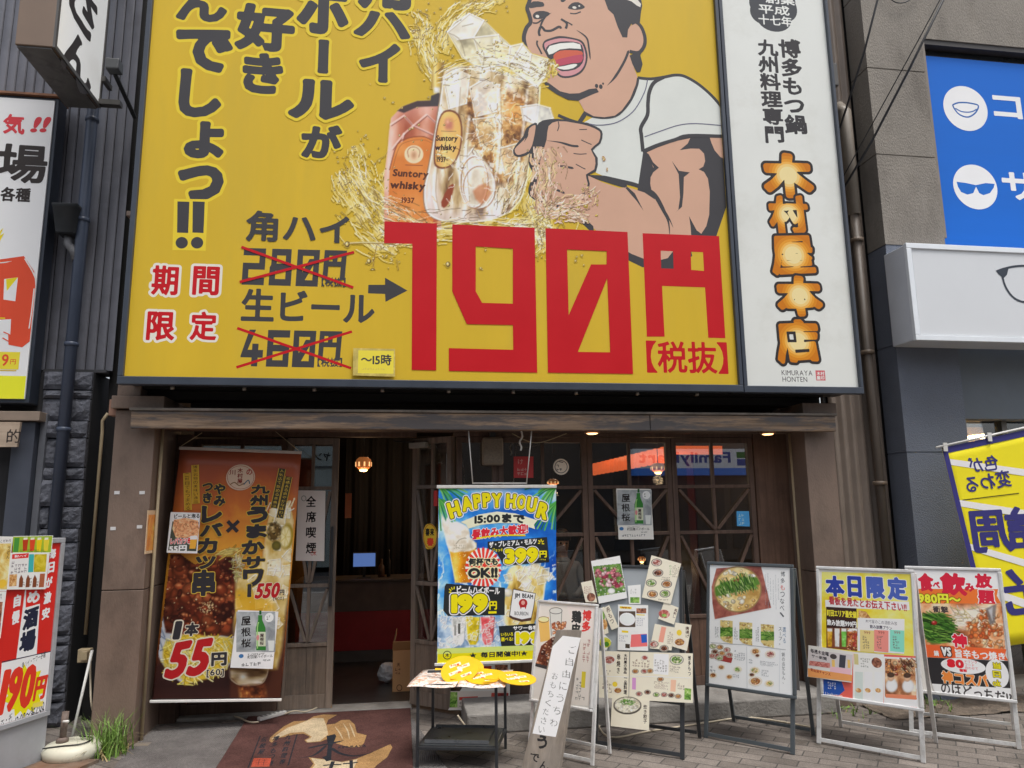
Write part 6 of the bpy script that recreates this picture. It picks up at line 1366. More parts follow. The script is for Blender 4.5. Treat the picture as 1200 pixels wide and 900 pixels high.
for q, (lx, ly) in (((852, 165, 925, 170), 0) and ()) or (): pass
def strip(x0, y0, x1, y1, w, bgc, fg, txt):
    a.stroke([zA(x0, y0)[0], zA(x1, y1)[0]], w + 1.2, YO_, 0); a.stroke([zA(x0, y0)[0], zA(x1, y1)[0]], w, bgc, 0)
    (ax, ay), (bx, by) = zA(x0, y0)[0], zA(x1, y1)[0]; n = len(txt)
    for i, ch in enumerate(txt):
        f = (i + .5) / n; cx, cy = ax + (bx - ax) * f, ay + (by - ay) * f; h = (by - ay) / n * .4
        a.text(ch, (cx - w * .32, cy - h, cx + w * .32, cy + h), fg, .0)
strip(330, 140, 336, 395, 7.5, kO(196, 152, 50), kO(70, 50, 30), '博多名物の美味い逸品'); strip(276, 192, 284, 438, 7.5, kO(196, 152, 50), kO(70, 50, 30), '二軒目でもつまめる')
strip(905, 165, 850, 425, 7.5, kO(66, 60, 46), YO_, '人気店で飲める本格派'); strip(948, 218, 888, 490, 7.5, kO(66, 60, 46), YO_, '柑橘香る爽やかな味わい')
a.text('1', (*zC(186, 328)[0], *zC(242, 444)[0]), DKO, .07, out=[(.05, WHO)], slant=.15); a.text('本', (*zC(262, 334)[0], *zC(354, 424)[0]), DKO, .05, out=[(.05, WHO)], slant=.1)
a.text('55', (*zC(155, 450)[0], *zC(430, 695)[0]), RDO, .045, out=[(.03, WHO)], slant=.25, tilt=.07, rough=.03); a.text('円', (*zC(436, 532)[0], *zC(540, 620)[0]), DKO, .05, out=[(.05, WHO)]); a.text('[60]', (*zC(406, 642)[0], *zC(520, 695)[0]), K, .02, out=[(.06, WHO)])
a.text('550', (*zC(732, 72)[0], *zC(888, 176)[0]), RDO, .045, out=[(.03, WHO)], slant=.2); a.text('円', (*zC(888, 118)[0], *zC(918, 154)[0]), DKO, .03); a.text('[600]', (*zC(846, 166)[0], *zC(914, 190)[0]), K, .0)
a.build('print', OBN)
def beer(a):
    a.poly([(202, 611), (233, 612), (230, 646), (197, 645)], ink(56, 62, 54, .55)); a.poly([(204, 609), (232, 610), (231, 632), (226, 629), (206, 630)], blotch('print_fry', [(0, (90, 44, 26)), (.5, (190, 130, 90)), (1, (226, 190, 150))], 24, 2., k=.55), 2)
    a.text('ビールと泡る', (204, 602, 234, 607.5), ink(30, 30, 30, .55), .03, out=[(.05, ink(220, 216, 206, .55))]); a.text('レバカツ串', (200, 630, 224, 638), ink(180, 40, 40, .55), .03, out=[(.06, ink(226, 220, 210, .55))]); a.text('55円', (198, 639, 219, 647), ink(220, 216, 210, .55), .05)
    a.poly([(223, 632), (231, 632), (229, 643), (222, 643)], ink(206, 140, 50, .55)); a.rect(223, 628, 231, 632, ink(226, 220, 210, .55))
paper('snack_flyer', 'small 55円 cutlet flyer taped over the orange banner', 'flyer', pO.off(.045), [(200.2, 600), (235, 601), (231.3, 648.5), (195.4, 647.6)], mat('flyer_white', al(206, 202, 196, .55), .4), beer)
paper('sake_poster', 'sake poster reading 屋根桜 taped low on the orange banner', 'poster', pO.off(.045), [(278.8, 714.8), (326.4, 716.6), (319.7, 783.8), (269.9, 782.3)], mat('poster_pale', al(206, 204, 200, .6), .5), lambda a: yane(a, 276, 715.5, 323.5, 783))
pr = Plane((XL1 + .004, -.3, 0), (0, 1, 0), (1, 0, 0))
PQ = [pr.px(*q) for q in ((172.5, 598), (183.7, 598), (180.5, 647.5), (169.5, 648))]
fo = thing('column_flyer', 'orange flyer on the inner side of the brown pillar', 'flyer', pr.w(*PQ[3], .002)); slab(pr, PQ[0][0], PQ[1][0], PQ[2][1], PQ[0][1], .002, .004).build('sheet', mat('flyer_tan', al(186, 160, 130, .55), .6), fo)
s = Art(pr.off(.0045), 1, []); s.rect(PQ[0][0] + .02, PQ[2][1] + .02, PQ[1][0] - .02, PQ[0][1] - .03, blotch('print_orange', [(0, (150, 70, 30)), (.5, (200, 120, 50)), (1, (220, 170, 90))], 8, 1., k=.55), uv=True); s.build('print', fo)
# tape marks left on the pillar
for i, (x, y) in enumerate(((137, 577.5), (166.5, 577.5), (132.5, 619.5), (163.5, 617.5))):
    p = at(x, y, -.6215); o = B(p.x - .017, p.x + .017, -.6225, -.6205, p.z - .01, p.z + .012).build('tape_scrap', mat('tape', (.66, .66, .66), .4)); tag(o, 'torn scrap of white tape stuck on the brown pillar', 'tape', 'tape scraps left on the brown pillar')

# ------------------------------------------------------------------ HAPPY HOUR banner
YH = -.62; pH = front(YH, -.003); QH = [(514.5, 569.5), (651.5, 571), (652, 775.5), (512, 776.5)]
HH = thing('hanging_banner', 'blue HAPPY HOUR banner with drink prices hung from the beam', 'banner', pH.w(*pH.px(582, 776)))
u0, u1, v0, v1 = pH.rect(*QH)
BLU = blotch('print_blue_splash', [(0, (20, 70, 160)), (.35, (40, 120, 206)), (.55, (70, 150, 226)), (.7, (150, 196, 236)), (.85, (226, 236, 244)), (1, (240, 244, 248))], 4.2, 1.6, 8., k=.82)
slab(pH, u0, u1, v0, v1, -.002, 0).build('cloth', BLU, HH)
slab(pH, u0 - .015, u1 + .015, v1 - .012, v1 + .012, -.010, .010).build('top_rod', M_white_pl, HH, bevel=.004); slab(pH, u0 - .02, u1 + .01, v0 - .01, v0 + .01, -.010, .010).build('bottom_rod', M_white_pl, HH, bevel=.004)
cr_ = MB(); c0, c1 = pH.px(554, 567), pH.px(617, 567); cr_.tube([pH.w(*c0), at(549, 505, -.66)], .004, 6); cr_.tube([pH.w(*c1), at(623, 505, -.66)], .004, 6); cr_.tube([pH.w(c0[0], c0[1] + .005), pH.w(c1[0], c1[1] + .005)], .004, 6); cr_.build('cord', M_white_pl, HH)
a = Art(pH, 1, []); a.clip = (u0, u1, v0 + .01, v1)
kh = lambda r, g, b: ink(r, g, b, .82); YH_ = kh(238, 212, 20); BKH = kh(40, 44, 46); WHH = kh(240, 240, 236)
zH = zm(505, 560, 7.5); zI = zm(505, 670, 7.5)
D = Paint(pH, (512, 569, 653.5, 778), .72, bg=(60, 140, 216), seed=5)
D.A[:] = 1; f = (D.noise(46, 6) - .5) * 1.9 + .5; D.C = D.ramp(f, [(0, (14, 70, 168)), (.4, (34, 116, 206)), (.6, (70, 156, 230)), (.78, (150, 200, 240)), (1, (240, 246, 250))])
D.put(np.clip((600 - D.Y) / 30, 0, 1) * np.clip(1 - np.abs(D.X - 585) / 40, 0, 1) * .8, (226, 236, 244)); D.put(np.clip((D.Y - 716) / 20, 0, 1) * .5, (200, 216, 230))
n = 1 - np.abs(2 * D.noise(13, 4) - 1); D.put(np.clip((n - .86) / .1, 0, 1) * np.clip((D.Y - 640) / 30, 0, 1) * .8, (240, 246, 250)); D.morsels(np.clip((D.Y - 640) / 20, 0, 1), 160, (.5, 1.4), ((236, 244, 250), (170, 206, 236)), .8)
for (x, y, an, n_) in ((513, 569, .5, 12), (513, 584, 1.1, 10), (652, 570, 2.65, 12), (652, 588, 2.0, 10)):
    for i in range(n_):
        a2 = an + (i - n_ / 2) * .12; L_ = D.r.uniform(20, 38); c = ((50, 140, 60), (90, 176, 76), (30, 110, 54), (130, 200, 90))[i % 4]
        D.line([(x, y), (x + math.cos(a2) * L_ * .5, y + math.sin(a2) * L_ * .5 - 1.5), (x + math.cos(a2) * L_, y + math.sin(a2) * L_ + 3)], 1.8, c, .9)
# beer with flying foam
M = D.poly(zH(158, 600, 400, 570, 398, 700, 372, 900) + zI(362, 95, 212, 98), 0, 1.5); t_ = np.clip((D.X - 526) / 30, 0, 1); D.put(M, D.ramp(np.clip(.5 + .4 * np.sin(t_ * 7) + (D.noise(9, 3) - .5) * .5, 0, 1), [(0, (176, 96, 10)), (.5, (226, 156, 30)), (1, (250, 214, 110))])); D.morsels(M, 50, (.4, .9), ((250, 230, 150),), .9)
M = D.poly(zH(95, 320, 130, 380, 150, 335, 175, 390, 230, 385, 330, 440, 345, 520, 385, 560, 398, 610, 340, 645, 250, 650, 160, 645, 120, 500, 100, 420), 2, 1.8); D.put(M, D.ramp((D.noise(12, 4) - .5) * 1.6 + .5, [(0, (190, 176, 150)), (.5, (232, 228, 218)), (1, (250, 250, 248))])); D.line(zH(222, 580, 250, 545, 290, 530, 310, 532), .8, (120, 110, 90), .7)
D.line(zH(158, 620, 215, 890), 1., (250, 226, 160), .8, 0); D.line(zH(395, 620, 372, 890), 1.2, (140, 80, 14), .7, 0)
# highball mug heaped with ice
M = D.poly(zH(690, 800, 760, 760, 830, 790, 900, 755, 985, 780, 1030, 850, 1035, 900) + zI(1035, 40, 1005, 110, 985, 250, 900, 475, 640, 475, 640, 260, 690, 80, 665, 20), 0, 2); D.put(M, D.ramp((D.noise(15, 4, 1.4, .6) - .5) * 1.8 + .5, [(0, (140, 104, 36)), (.3, (206, 174, 84)), (.6, (232, 218, 160)), (1, (246, 240, 214))])); p_ices(D, M * (D.Y < 690), 16, (4, 7), .7); p_ices(D, M * (D.Y > 690), 8, (4, 7), .35)
D.blob(*zI(676, 182)[0], 6.5, 5.6, 0, (226, 222, 204), .7, (255, 255, 255)); D.line(zI(640, 180, 625, 220, 640, 280), 1.6, (206, 190, 140), .8); D.line(zI(1000, 110, 985, 250, 950, 400), 1.6, (250, 244, 220), .7); D.line(zI(660, 300, 645, 470), 1.4, (250, 244, 220), .7, 0)
# crushed ice and three sours
M = D.poly(zI(50, 400, 620, 388, 645, 470, 600, 660, 620, 700, 50, 700), 0, 6); D.put(M * .9, D.ramp((D.noise(12, 4) - .5) * 2 + .5, [(0, (110, 140, 176)), (.4, (176, 198, 218)), (.7, (230, 236, 240)), (1, (250, 250, 252))])); p_ices(D, M, 40, (2.5, 5), .6, ((150, 170, 196), (214, 222, 230), (252, 252, 254)), (120, 130, 146))
for x, c in ((190, (222, 224, 220)), (312, (232, 206, 40)), (442, (226, 84, 90))):
    M = D.poly(zI(x - 8, 398, x + 118, 398, x + 104, 600, x + 82, 642, x + 28, 642, x + 8, 600), 0, 1.2); D.put(M, D.ramp((D.noise(7, 3) - .5) * 1.6 + .5, [(0, tuple(v * .74 for v in c)), (.5, c), (1, tuple(v * .5 + 124 for v in c))])); p_ices(D, M, 9, (2.4, 4), .35, (tuple(v * .8 for v in c), c, (250, 246, 240)), tuple(v * .7 for v in c)); D.line(zI(x - 6, 400, x + 8, 600, x + 28, 640), .9, (250, 250, 250), .7, 0); D.line(zI(x + 116, 400, x + 103, 600), .9, tuple(v * .6 for v in c), .6, 0)
D.A *= D.poly([(514.8, 571), (651.2, 572.5), (651.6, 774), (512.6, 775)], 0, .8)
D.build(a, .82, cut=.5)
for ch, cx, cy, w_, h_, r in (('H', 203, 278, 104, 146, 17), ('A', 318, 226, 100, 130, 12), ('P', 410, 205, 74, 130, 8), ('P', 490, 195, 74, 130, 4), ('Y', 578, 198, 84, 130, 1), ('H', 705, 204, 88, 130, -4), ('O', 795, 213, 78, 130, -7), ('U', 885, 235, 86, 136, -11), ('R', 985, 290, 96, 148, -17)):
    (x, y) = zH(cx, cy)[0]; a.text(ch, (x - w_ / 15, y - h_ / 15, x + w_ / 15, y + h_ / 15), YH_, .062, rot=r, out=[(.10, WHH), (.045, BKH)])
a.poly(zH(262, 388, 420, 322, 580, 296, 740, 312, 935, 372, 905, 412, 915, 450, 760, 400, 600, 396, 440, 412, 330, 446, 310, 410), kh(232, 226, 198))
a.text('15:00まで', (*zH(382, 325)[0], *zH(826, 405)[0]), BKH, .055, arch=.14)
a.text('昼飲み大歓迎!', (*zH(360, 425)[0], *zH(855, 518)[0]), kh(206, 44, 60), .045, out=[(.05, WHH)], tilt=.1)
a.stroke(zH(400, 532, 600, 506, 830, 506), 1.6, YH_)
# beer glass with foam
a.scribble((*zH(200, 585)[0], *zH(330, 622)[0]), 2, kh(150, 140, 110))
# burst 何杯でもOK
P = []
for k in range(44): rr = 1. if k % 2 else .82; P.append(zH(460 + 165 * rr * math.cos(k * math.pi / 22), 790 + 185 * rr * math.sin(k * math.pi / 22))[0])
a.poly(P, kh(222, 60, 50))
for k in range(22):
    t_ = k * 2 * math.pi / 22; a.poly([zH(460 + 40 * math.cos(t_), 790 + 40 * math.sin(t_))[0], zH(460 + 158 * math.cos(t_ - .06), 790 + 176 * math.sin(t_ - .06))[0], zH(460 + 158 * math.cos(t_ + .06), 790 + 176 * math.sin(t_ + .06))[0]], kh(244, 226, 220))
a.text('何杯でも', (*zH(330, 702)[0], *zH(588, 772)[0]), BKH, .05, out=[(.09, kh(236, 214, 170))]); a.text('OK!!', (*zH(325, 790)[0], *zH(588, 880)[0]), BKH, .06, out=[(.09, kh(236, 214, 170))])
# price boards
a.poly(zH(498, 560, 1020, 520, 1040, 740, 640, 770, 570, 640, 500, 620), BKH); a.text('ザ・プレミアム・モルツ', (*zH(512, 545)[0], *zH(930, 600)[0]), WHH, .04, tilt=.06); a.text('ジョッキ', (*zH(540, 618)[0], *zH(632, 650)[0]), YH_, .02)
a.text('399', (*zH(645, 615)[0], *zH(945, 750)[0]), YH_, .07, out=[(.07, WHH), (.03, BKH)], tilt=.04); a.text('円', (*zH(952, 640)[0], *zH(1018, 700)[0]), YH_, .04, out=[(.05, BKH)]); a.scribble((*zH(955, 708)[0], *zH(1015, 724)[0]), 1, YH_)
for q in ((945, 548, 960, 565), (968, 538, 968, 558), (990, 552, 975, 566), (940, 575, 958, 575), (995, 580, 975, 578)): a.stroke(zH(*q), 1.1, YH_, 0)
a.poly(zI(724, 152, 820, 172, 918, 190, 905, 300, 880, 420, 800, 438, 720, 415, 690, 398, 705, 280), kh(226, 228, 226)); a.stroke(zI(724, 152, 820, 172, 918, 190, 905, 300, 880, 420, 800, 438, 720, 415, 690, 398, 705, 280, 724, 152), .9, kh(70, 60, 50), 0); a.poly(zI(692, 380, 720, 396, 800, 418, 884, 402, 878, 430, 800, 440, 720, 418, 690, 400), kh(80, 56, 50))
a.text('JIM BEAM', (*zI(735, 196)[0], *zI(898, 246)[0]), BKH, .03, arch=.1, tilt=-.1); a.ell(*zI(810, 276)[0], 5, 5, kh(170, 40, 44)); a.ell(*zI(810, 272)[0], 2.2, 2.6, kh(216, 160, 150)); a.poly(zI(780, 300, 800, 308, 790, 330), kh(170, 40, 44)); a.poly(zI(840, 300, 822, 308, 832, 330), kh(170, 40, 44)); a.text('BOURBON', (*zI(735, 350)[0], *zI(855, 384)[0]), kh(90, 90, 90), .01, tilt=-.06)
a.poly(zI(135, 104, 650, 140, 648, 380, 150, 388, 108, 340, 120, 130), BKH); a.text('ビームハイボール', (*zI(228, 128)[0], *zI(606, 194)[0]), WHH, .04, tilt=-.06)
for q in ((160, 150, 178, 168), (180, 135, 188, 158), (205, 130, 202, 155), (158, 180, 180, 180)): a.stroke(zI(*q), 1.1, YH_, 0)
a.text('199', (*zI(175, 195)[0], *zI(505, 360)[0]), YH_, .075, out=[(.08, WHH), (.035, BKH)]); a.text('円', (*zI(512, 258)[0], *zI(580, 334)[0]), YH_, .04, out=[(.05, BKH)]); a.rect(*zI(505, 348)[0], *zI(576, 366)[0], YH_)
a.rect(*zI(238, 455)[0], *zI(258, 545)[0], kh(90, 90, 86)); a.rect(*zI(205, 470)[0], *zI(222, 560)[0], kh(150, 150, 146))
a.poly(zI(595, 478, 720, 470, 900, 455, 1060, 450, 1060, 650, 620, 655, 612, 620), BKH); a.text('サワー各種', (*zI(722, 474)[0], *zI(940, 512)[0]), WHH, .04); a.text('いろいろ', (*zI(615, 535)[0], *zI(722, 566)[0]), YH_, .03); a.text('選べる!', (*zI(615, 576)[0], *zI(722, 610)[0]), YH_, .03); a.text('199', (*zI(742, 528)[0], *zI(960, 635)[0]), YH_, .075, out=[(.06, WHH)])
a.rect(*zI(56, 684)[0], *zI(1110, 785)[0], kh(226, 214, 20)); a.rect(*zI(56, 676)[0], *zI(1110, 684)[0], kh(206, 220, 120)); a.text('★ 毎日開催中!★', (*zI(340, 700)[0], *zI(850, 750)[0]), BKH, .03); a.ring(*zI(143, 733)[0], 4.6, 4.6, .9, BKH); a.text('木', (*zI(125, 715)[0], *zI(162, 752)[0]), BKH, .02)
a.build('print', HH)
# ------------------------------------------------------------------ A-frame signboards on the pavement
def aframe(label, footL, footR, lean, quad, mfr, fw, art, back, bar_z=.03, poster=None, legw=.03, spread=.46, kind='a_frame_sign'):
    A, Bp = gd(*footL), gd(*footR); u = (Bp - A).normalized(); n0 = Vector((u.y, -u.x, 0)); t = math.radians(lean)
    n = n0 * math.cos(t) + Vector((0, 0, 1)) * math.sin(t); pl = Plane(A, u, n); W = (Bp - A).length
    u0, u1, v0, v1 = pl.rect(*quad)
    R = thing(kind, label, 'signboard', (A + Bp) / 2, 'A-frame signboards on the pavement')
    slab(pl, u0 + fw * .5, u1 - fw * .5, v0 + fw * .5, v1 - fw * .5, -.022, -.004).build('backing_board', back, R)
    rim(pl, u0, u1, v0, v1, fw, -.018, .006).build('frame', mfr, R, bevel=.005)
    th = .012
    for a_, b_ in ((0, u0 + legw * .4), (W, u1 - legw * .4)):
        MB().bar(pl.w(a_, .006, -.03), pl.w(b_, v1 - .03, -.03), legw, .016, pl.n).build('leg', mfr, R, bevel=.002)
    MB().bar(pl.w(legw / 2 + .001, bar_z, -.03), pl.w(W - legw / 2 - .001, bar_z, -.03), legw * .9, .014, pl.n).build('crossbar', mfr, R, bevel=.002)
    top = v1 - .02; sp = spread; nb = -n0
    for a_, b_ in ((.01, u0 + legw * .4), (W - .01, u1 - legw * .4)):
        q = A + u * a_ + nb * (sp + .02) + Vector((0, 0, .006)); MB().bar(pl.w(b_, top, -.05), q, legw * .9, .014, nb).build('rear_leg', mfr, R, bevel=.002)
    q0 = A + u * (legw / 2 + .012) + nb * (sp + .006) + Vector((0, 0, .04)); MB().bar(q0, q0 + u * (W - legw - .024), legw * .8, .012, nb).build('crossbar', mfr, R, bevel=.002)
    tb = pl.w(0, top, -.05); MB().prism([tb + u * (u0 + .03), tb + u * (u1 - .03), A + u * (W - .04) + nb * (sp * .80) + Vector((0, 0, .30)), A + u * .04 + nb * (sp * .80) + Vector((0, 0, .30))], nb * .006).build('rear_panel', back, R)
    if poster:
        slab(pl, u0 + fw - .004, u1 - fw + .004, v0 + fw - .004, v1 - fw + .004, -.0035, -.002).build('poster', poster, R)
    if art:
        a = Art(pl.off(-.0015), 1, []); a.clip = (u0 + fw - .003, u1 - fw + .003, v0 + fw - .003, v1 - fw + .003); art(a); a.build('print', R)
    return pl, R
kf = lambda r, g, b: ink(r, g, b, .76)
GREYB = mat('board_grey', (.30, .30, .31), .6, var=.06)
FOOD = lambda name, cols, sc=30, **k: blotch('dish_' + name, [(i / (len(cols) - 1), c) for i, c in enumerate(cols)], sc, 1.6, k=.84, **k)
F_green = FOOD('greens', [(40, 70, 20), (90, 140, 50), (150, 190, 90), (220, 226, 180)], 26); F_meat = FOOD('meat', [(90, 30, 26), (170, 80, 70), (210, 140, 130), (236, 220, 210)], 30); F_fry = FOOD('fry', [(110, 60, 26), (190, 130, 70), (220, 180, 120), (240, 224, 190)], 30); F_pot = FOOD('pot', [(160, 120, 60), (206, 176, 110), (228, 208, 150), (240, 232, 206)], 18); F_dark = FOOD('dark', [(40, 24, 20), (110, 60, 44), (180, 120, 90), (220, 196, 170)], 26)
rs = random.Random(21)
KIND = {F_green: 'green', F_meat: 'meat', F_fry: 'fry', F_pot: 'pot', F_dark: 'dark'}
def dish(a, x, y, r, f, plate=(70, 60, 56)): p_dish(a, x, y, r, KIND.get(f, 'meat'), plate)
# 1 silver stand, chicken skewers
z5b = zm(615, 640, 859 / 210)
def yaki(a):
    D = Paint(a.p, (626, 720, 668, 785), .5, bg=(150, 80, 50), seed=5); M = D.poly(z5b(80, 480, 130, 440, 205, 415, 185, 500, 110, 582, 52, 570), 0, 1); D.put(M, (110, 56, 36)); D.morsels(M, 60, (1.6, 4), ((150, 76, 44), (120, 54, 32), (190, 120, 80), (80, 34, 22)), .4); M = D.poly(z5b(130, 372, 200, 340, 196, 400, 135, 422), 0, 1); D.morsels(M, 20, (1.4, 3), ((190, 96, 60), (214, 140, 90)), .5); D.build(a, .84, cut=.4)
def art1(a):
    a.poly(z5b(70, 285, 335, 285, 320, 770, 40, 760), kf(214, 208, 200)); a.poly(z5b(200, 285, 335, 285, 325, 420, 230, 380), kf(228, 208, 202))
    a.poly(z5b(118, 300, 180, 300, 178, 430, 125, 430), kf(206, 206, 200)); a.ring(*z5b(149, 310)[0], 7.4, 3.6, .7, kf(110, 110, 106)); a.stroke(z5b(120, 305, 128, 430), .7, kf(120, 120, 116)); a.stroke(z5b(178, 305, 172, 430), .7, kf(120, 120, 116))
    a.poly(z5b(65, 345, 115, 340, 122, 450, 75, 460), kf(222, 176, 96)); a.ell(*z5b(90, 350)[0], 6, 3, kf(236, 214, 160)); a.ring(*z5b(90, 352)[0], 6.4, 3.4, .6, kf(140, 110, 70))
    yaki(a); a.poly(z5b(52, 560, 110, 575, 105, 590, 50, 575), kf(60, 56, 56))
    a.text('博多', (*z5b(274, 306)[0], *z5b(318, 412)[0]), kf(206, 60, 56), .04, vert=True); a.text('鶏皮', (*z5b(222, 308)[0], *z5b(270, 430)[0]), kf(50, 50, 50), .04, vert=True)
    for i in range(3): a.scribble((*z5b(284 - i * 0, 420 + i * 0)[0], *z5b(312, 560)[0]), 2, kf(160, 110, 106), vert=True); break
    a.rect(*z5b(274, 600)[0], *z5b(288, 680)[0], kf(206, 190, 60)); a.scribble((*z5b(250, 600)[0], *z5b(270, 740)[0]), 2, kf(90, 90, 86), vert=True); a.scribble((*z5b(274, 690)[0], *z5b(290, 740)[0]), 1, kf(90, 90, 86), vert=True)
aframe('small silver A-frame with a skewer poster behind the leaning plank', (617, 882), (691, 899), 11, [(629.7, 704.8), (699.4, 705.5), (694.5, 833), (620.4, 823.4)], M_alu, .017, art1, GREYB, poster=PAP, legw=.022, spread=.24)
# 2 grey board with menu cards
p2_, _ = aframe('black framed grey board crowded with menu cards', (695, 876), (798, 892), 10, [(702, 661), (800, 664), (800, 826), (697, 815)], M_black, .02, None, mat('felt_grey', al(150, 156, 160), .7, var=.05, scale=5), legw=.026)
# 3 black stand, hot pot
z6b = zm(815, 650, 741 / 140)
def art3(a):
    D = Paint(a.p, (830, 660, 908, 728), .45, bg=(228, 232, 236), seed=2); x, y = z6b(262, 215)[0]
    D.put(D.poly(z6b(100, 200, 130, 85, 405, 65, 470, 330, 120, 400, 105, 300), 0, .8), D.ramp((D.noise(8, 5) - .5) * 1.6 + .5, [(0, (120, 62, 54)), (.5, (158, 92, 80)), (1, (190, 124, 106))]))
    D.put(D.oval(x, y, 28.5, 27.5), (150, 120, 80)); pot = D.oval(x, y, 27, 26); D.put(pot, D.ramp((D.noise(9, 4) - .5) * 1.7 + .5, [(0, (176, 136, 70)), (.5, (214, 184, 116)), (1, (236, 220, 170))]))
    D.morsels(pot, 60, (1.6, 4), ((236, 222, 190), (226, 196, 140), (240, 232, 214), (206, 160, 90)), .6); M = pot * D.poly(z6b(112, 205, 180, 172, 300, 138, 395, 140, 405, 180, 320, 218, 220, 238, 118, 262), 0, 2)
    D.put(M, (90, 130, 50)); D.sticks(M * (D.oval(x, y, 22, 20) > 0), 120, (7, 12), 1.15, .9, ((60, 110, 36), (110, 160, 60), (150, 190, 90), (44, 84, 24), (190, 210, 140)), .3); D.morsels(M * D.gauss(x - 2, y - 12, 6, 4), 10, (.8, 1.4), ((170, 50, 40), (206, 180, 110)), .7); D.build(a, .84, cut=.4)
    for i, ch in enumerate('博多もつなべ、'): a.text(ch, (*z6b(528 - i * 1, 104 + i * 42)[0], *z6b(556 - i * 1, 136 + i * 42)[0]), kf(200, 90, 80) if ch == 'も' else kf(80, 84, 90), .0)
    a.text('選べる', (*z6b(540, 450)[0], *z6b(562, 548)[0]), kf(90, 120, 150), .0, vert=True); a.text('スープ。', (*z6b(516, 450)[0], *z6b(538, 560)[0]), kf(80, 84, 90), .0, vert=True); a.text('鍋の追加もん、', (*z6b(536, 606)[0], *z6b(556, 800)[0]), kf(90, 94, 100), .0, vert=True)
    for x in range(430, 515, 16): a.scribble((*z6b(x, 100)[0], *z6b(x + 10, 280 + (x % 3) * 30)[0]), 1, kf(140, 146, 152), vert=True)
    for x0, w_ in ((153, 78), (272, 80), (405, 82)):
        y0 = 405 + (x0 - 153) * .1; (xa_, ya_), (xb_, yb_) = z6b(x0, y0)[0], z6b(x0 + w_, y0 + 152)[0]; D = Paint(a.p, (xa_, ya_, xb_, yb_), .45, bg=(226, 230, 234), seed=int(x0)); M = D.poly(z6b(x0, y0, x0 + w_, y0 + 6, x0 + w_, y0 + 150, x0 + 20, y0 + 132, x0, y0 + 110), 0, .6)
        D.put(M, (206, 186, 120)); D.morsels(M, 40, (1, 2.2), ((230, 216, 170), (190, 150, 80), (226, 206, 130)), .6); M2 = M * (np.abs(D.Y - (ya_ + yb_) / 2 + .6) < 5.2); D.put(M2, (80, 126, 44)); D.sticks(M2, 46, (3, 7), .2, .7, ((60, 110, 36), (120, 166, 66), (160, 196, 96)), .7); D.build(a, .84, cut=.4); a.scribble((*z6b(x0 - 32, y0 + 10)[0], *z6b(x0 - 8, y0 + 110)[0]), 2, kf(110, 114, 118), vert=True)
    a.stroke(z6b(95, 545, 320, 560, 560, 590), .5, kf(150, 154, 158), 0); a.stroke(z6b(318, 570, 320, 830), .5, kf(170, 174, 178), 0); a.stroke(z6b(525, 590, 520, 850), .5, kf(190, 194, 198), 0)
    a.poly(z6b(84, 626, 150, 600, 230, 640, 222, 672, 140, 655), kf(150, 60, 56))
    for x, y, f in ((108, 568, F_green), (152, 574, F_fry), (196, 590, F_meat), (120, 602, F_dark), (165, 612, F_fry), (210, 622, F_meat), (104, 628, F_meat), (150, 640, F_green)): dish(a, *z6b(x, y)[0], 4.4, f)
    for x, y, r, f in ((160, 698, 4.4, F_fry), (262, 712, 5, F_green), (108, 748, 4.8, F_fry), (210, 758, 4.4, F_fry), (372, 600, 6, F_fry), (384, 625, 3.4, F_dark), (464, 618, 6.4, F_meat), (368, 718, 6, F_pot), (350, 745, 4, F_dark), (372, 785, 8, F_fry), (458, 800, 5.6, F_pot)): dish(a, *z6b(x, y)[0], r, f, (214, 206, 196))
    for q in ((240, 580, 310, 660, 5), (400, 655, 520, 700, 3), (330, 640, 370, 680, 2), (90, 680, 130, 735, 2), (410, 710, 470, 760, 3), (310, 690, 318, 780, 1), (230, 735, 290, 770, 2), (490, 720, 515, 790, 2)): a.scribble((*z6b(q[0], q[1])[0], *z6b(q[2], q[3])[0]), q[4], kf(130, 134, 140), vert=q[4] > 4)
aframe('slate framed A-frame with a hot pot menu of green leeks', (825, 866), (927, 886), 9, [(831, 658.5), (934, 661), (928.5, 820), (824.5, 803)], mat('slate_frame', al(70, 76, 80), .4, var=.1), .022, art3, GREYB, poster=mat('poster_white', al(226, 230, 234, .84), .45, var=.02), legw=.026)
# 4 silver stand 本日限定
z7b = zm(945, 655, 5)
def feast(a):
    D = Paint(a.p, (1036, 770, 1076, 822), .5, bg=(200, 150, 110), seed=8); M = D.poly(z7b(462, 585, 634, 592, 645, 820, 462, 806), 0, .6); D.put(M, D.ramp((D.noise(12, 5) - .5) * 1.7 + .5, [(0, (96, 60, 40)), (.4, (176, 116, 76)), (.7, (222, 180, 136)), (1, (244, 230, 210))]))
    D.morsels(M * (D.Y < 792), 70, (1, 3), ((196, 110, 60), (226, 160, 96), (120, 66, 40), (236, 206, 160), (160, 60, 44)), .5); D.sticks(M * (D.X > 1056) * (D.Y < 790), 30, (4, 10), .9, .8, ((110, 70, 40), (226, 200, 160), (70, 44, 30)), .3)
    for x, y in (z7b(500, 742)[0], z7b(596, 745)[0]): D.blob(x, y, 8, 9, 0, (240, 240, 240), .82); D.blob(x - 1, y - 10, 4.5, 5.5, 0, (226, 184, 150), .75); D.blob(x - 1, y - 12.5, 5, 3.4, 0, (84, 60, 46), .7)
    D.build(a, .84, cut=.4)
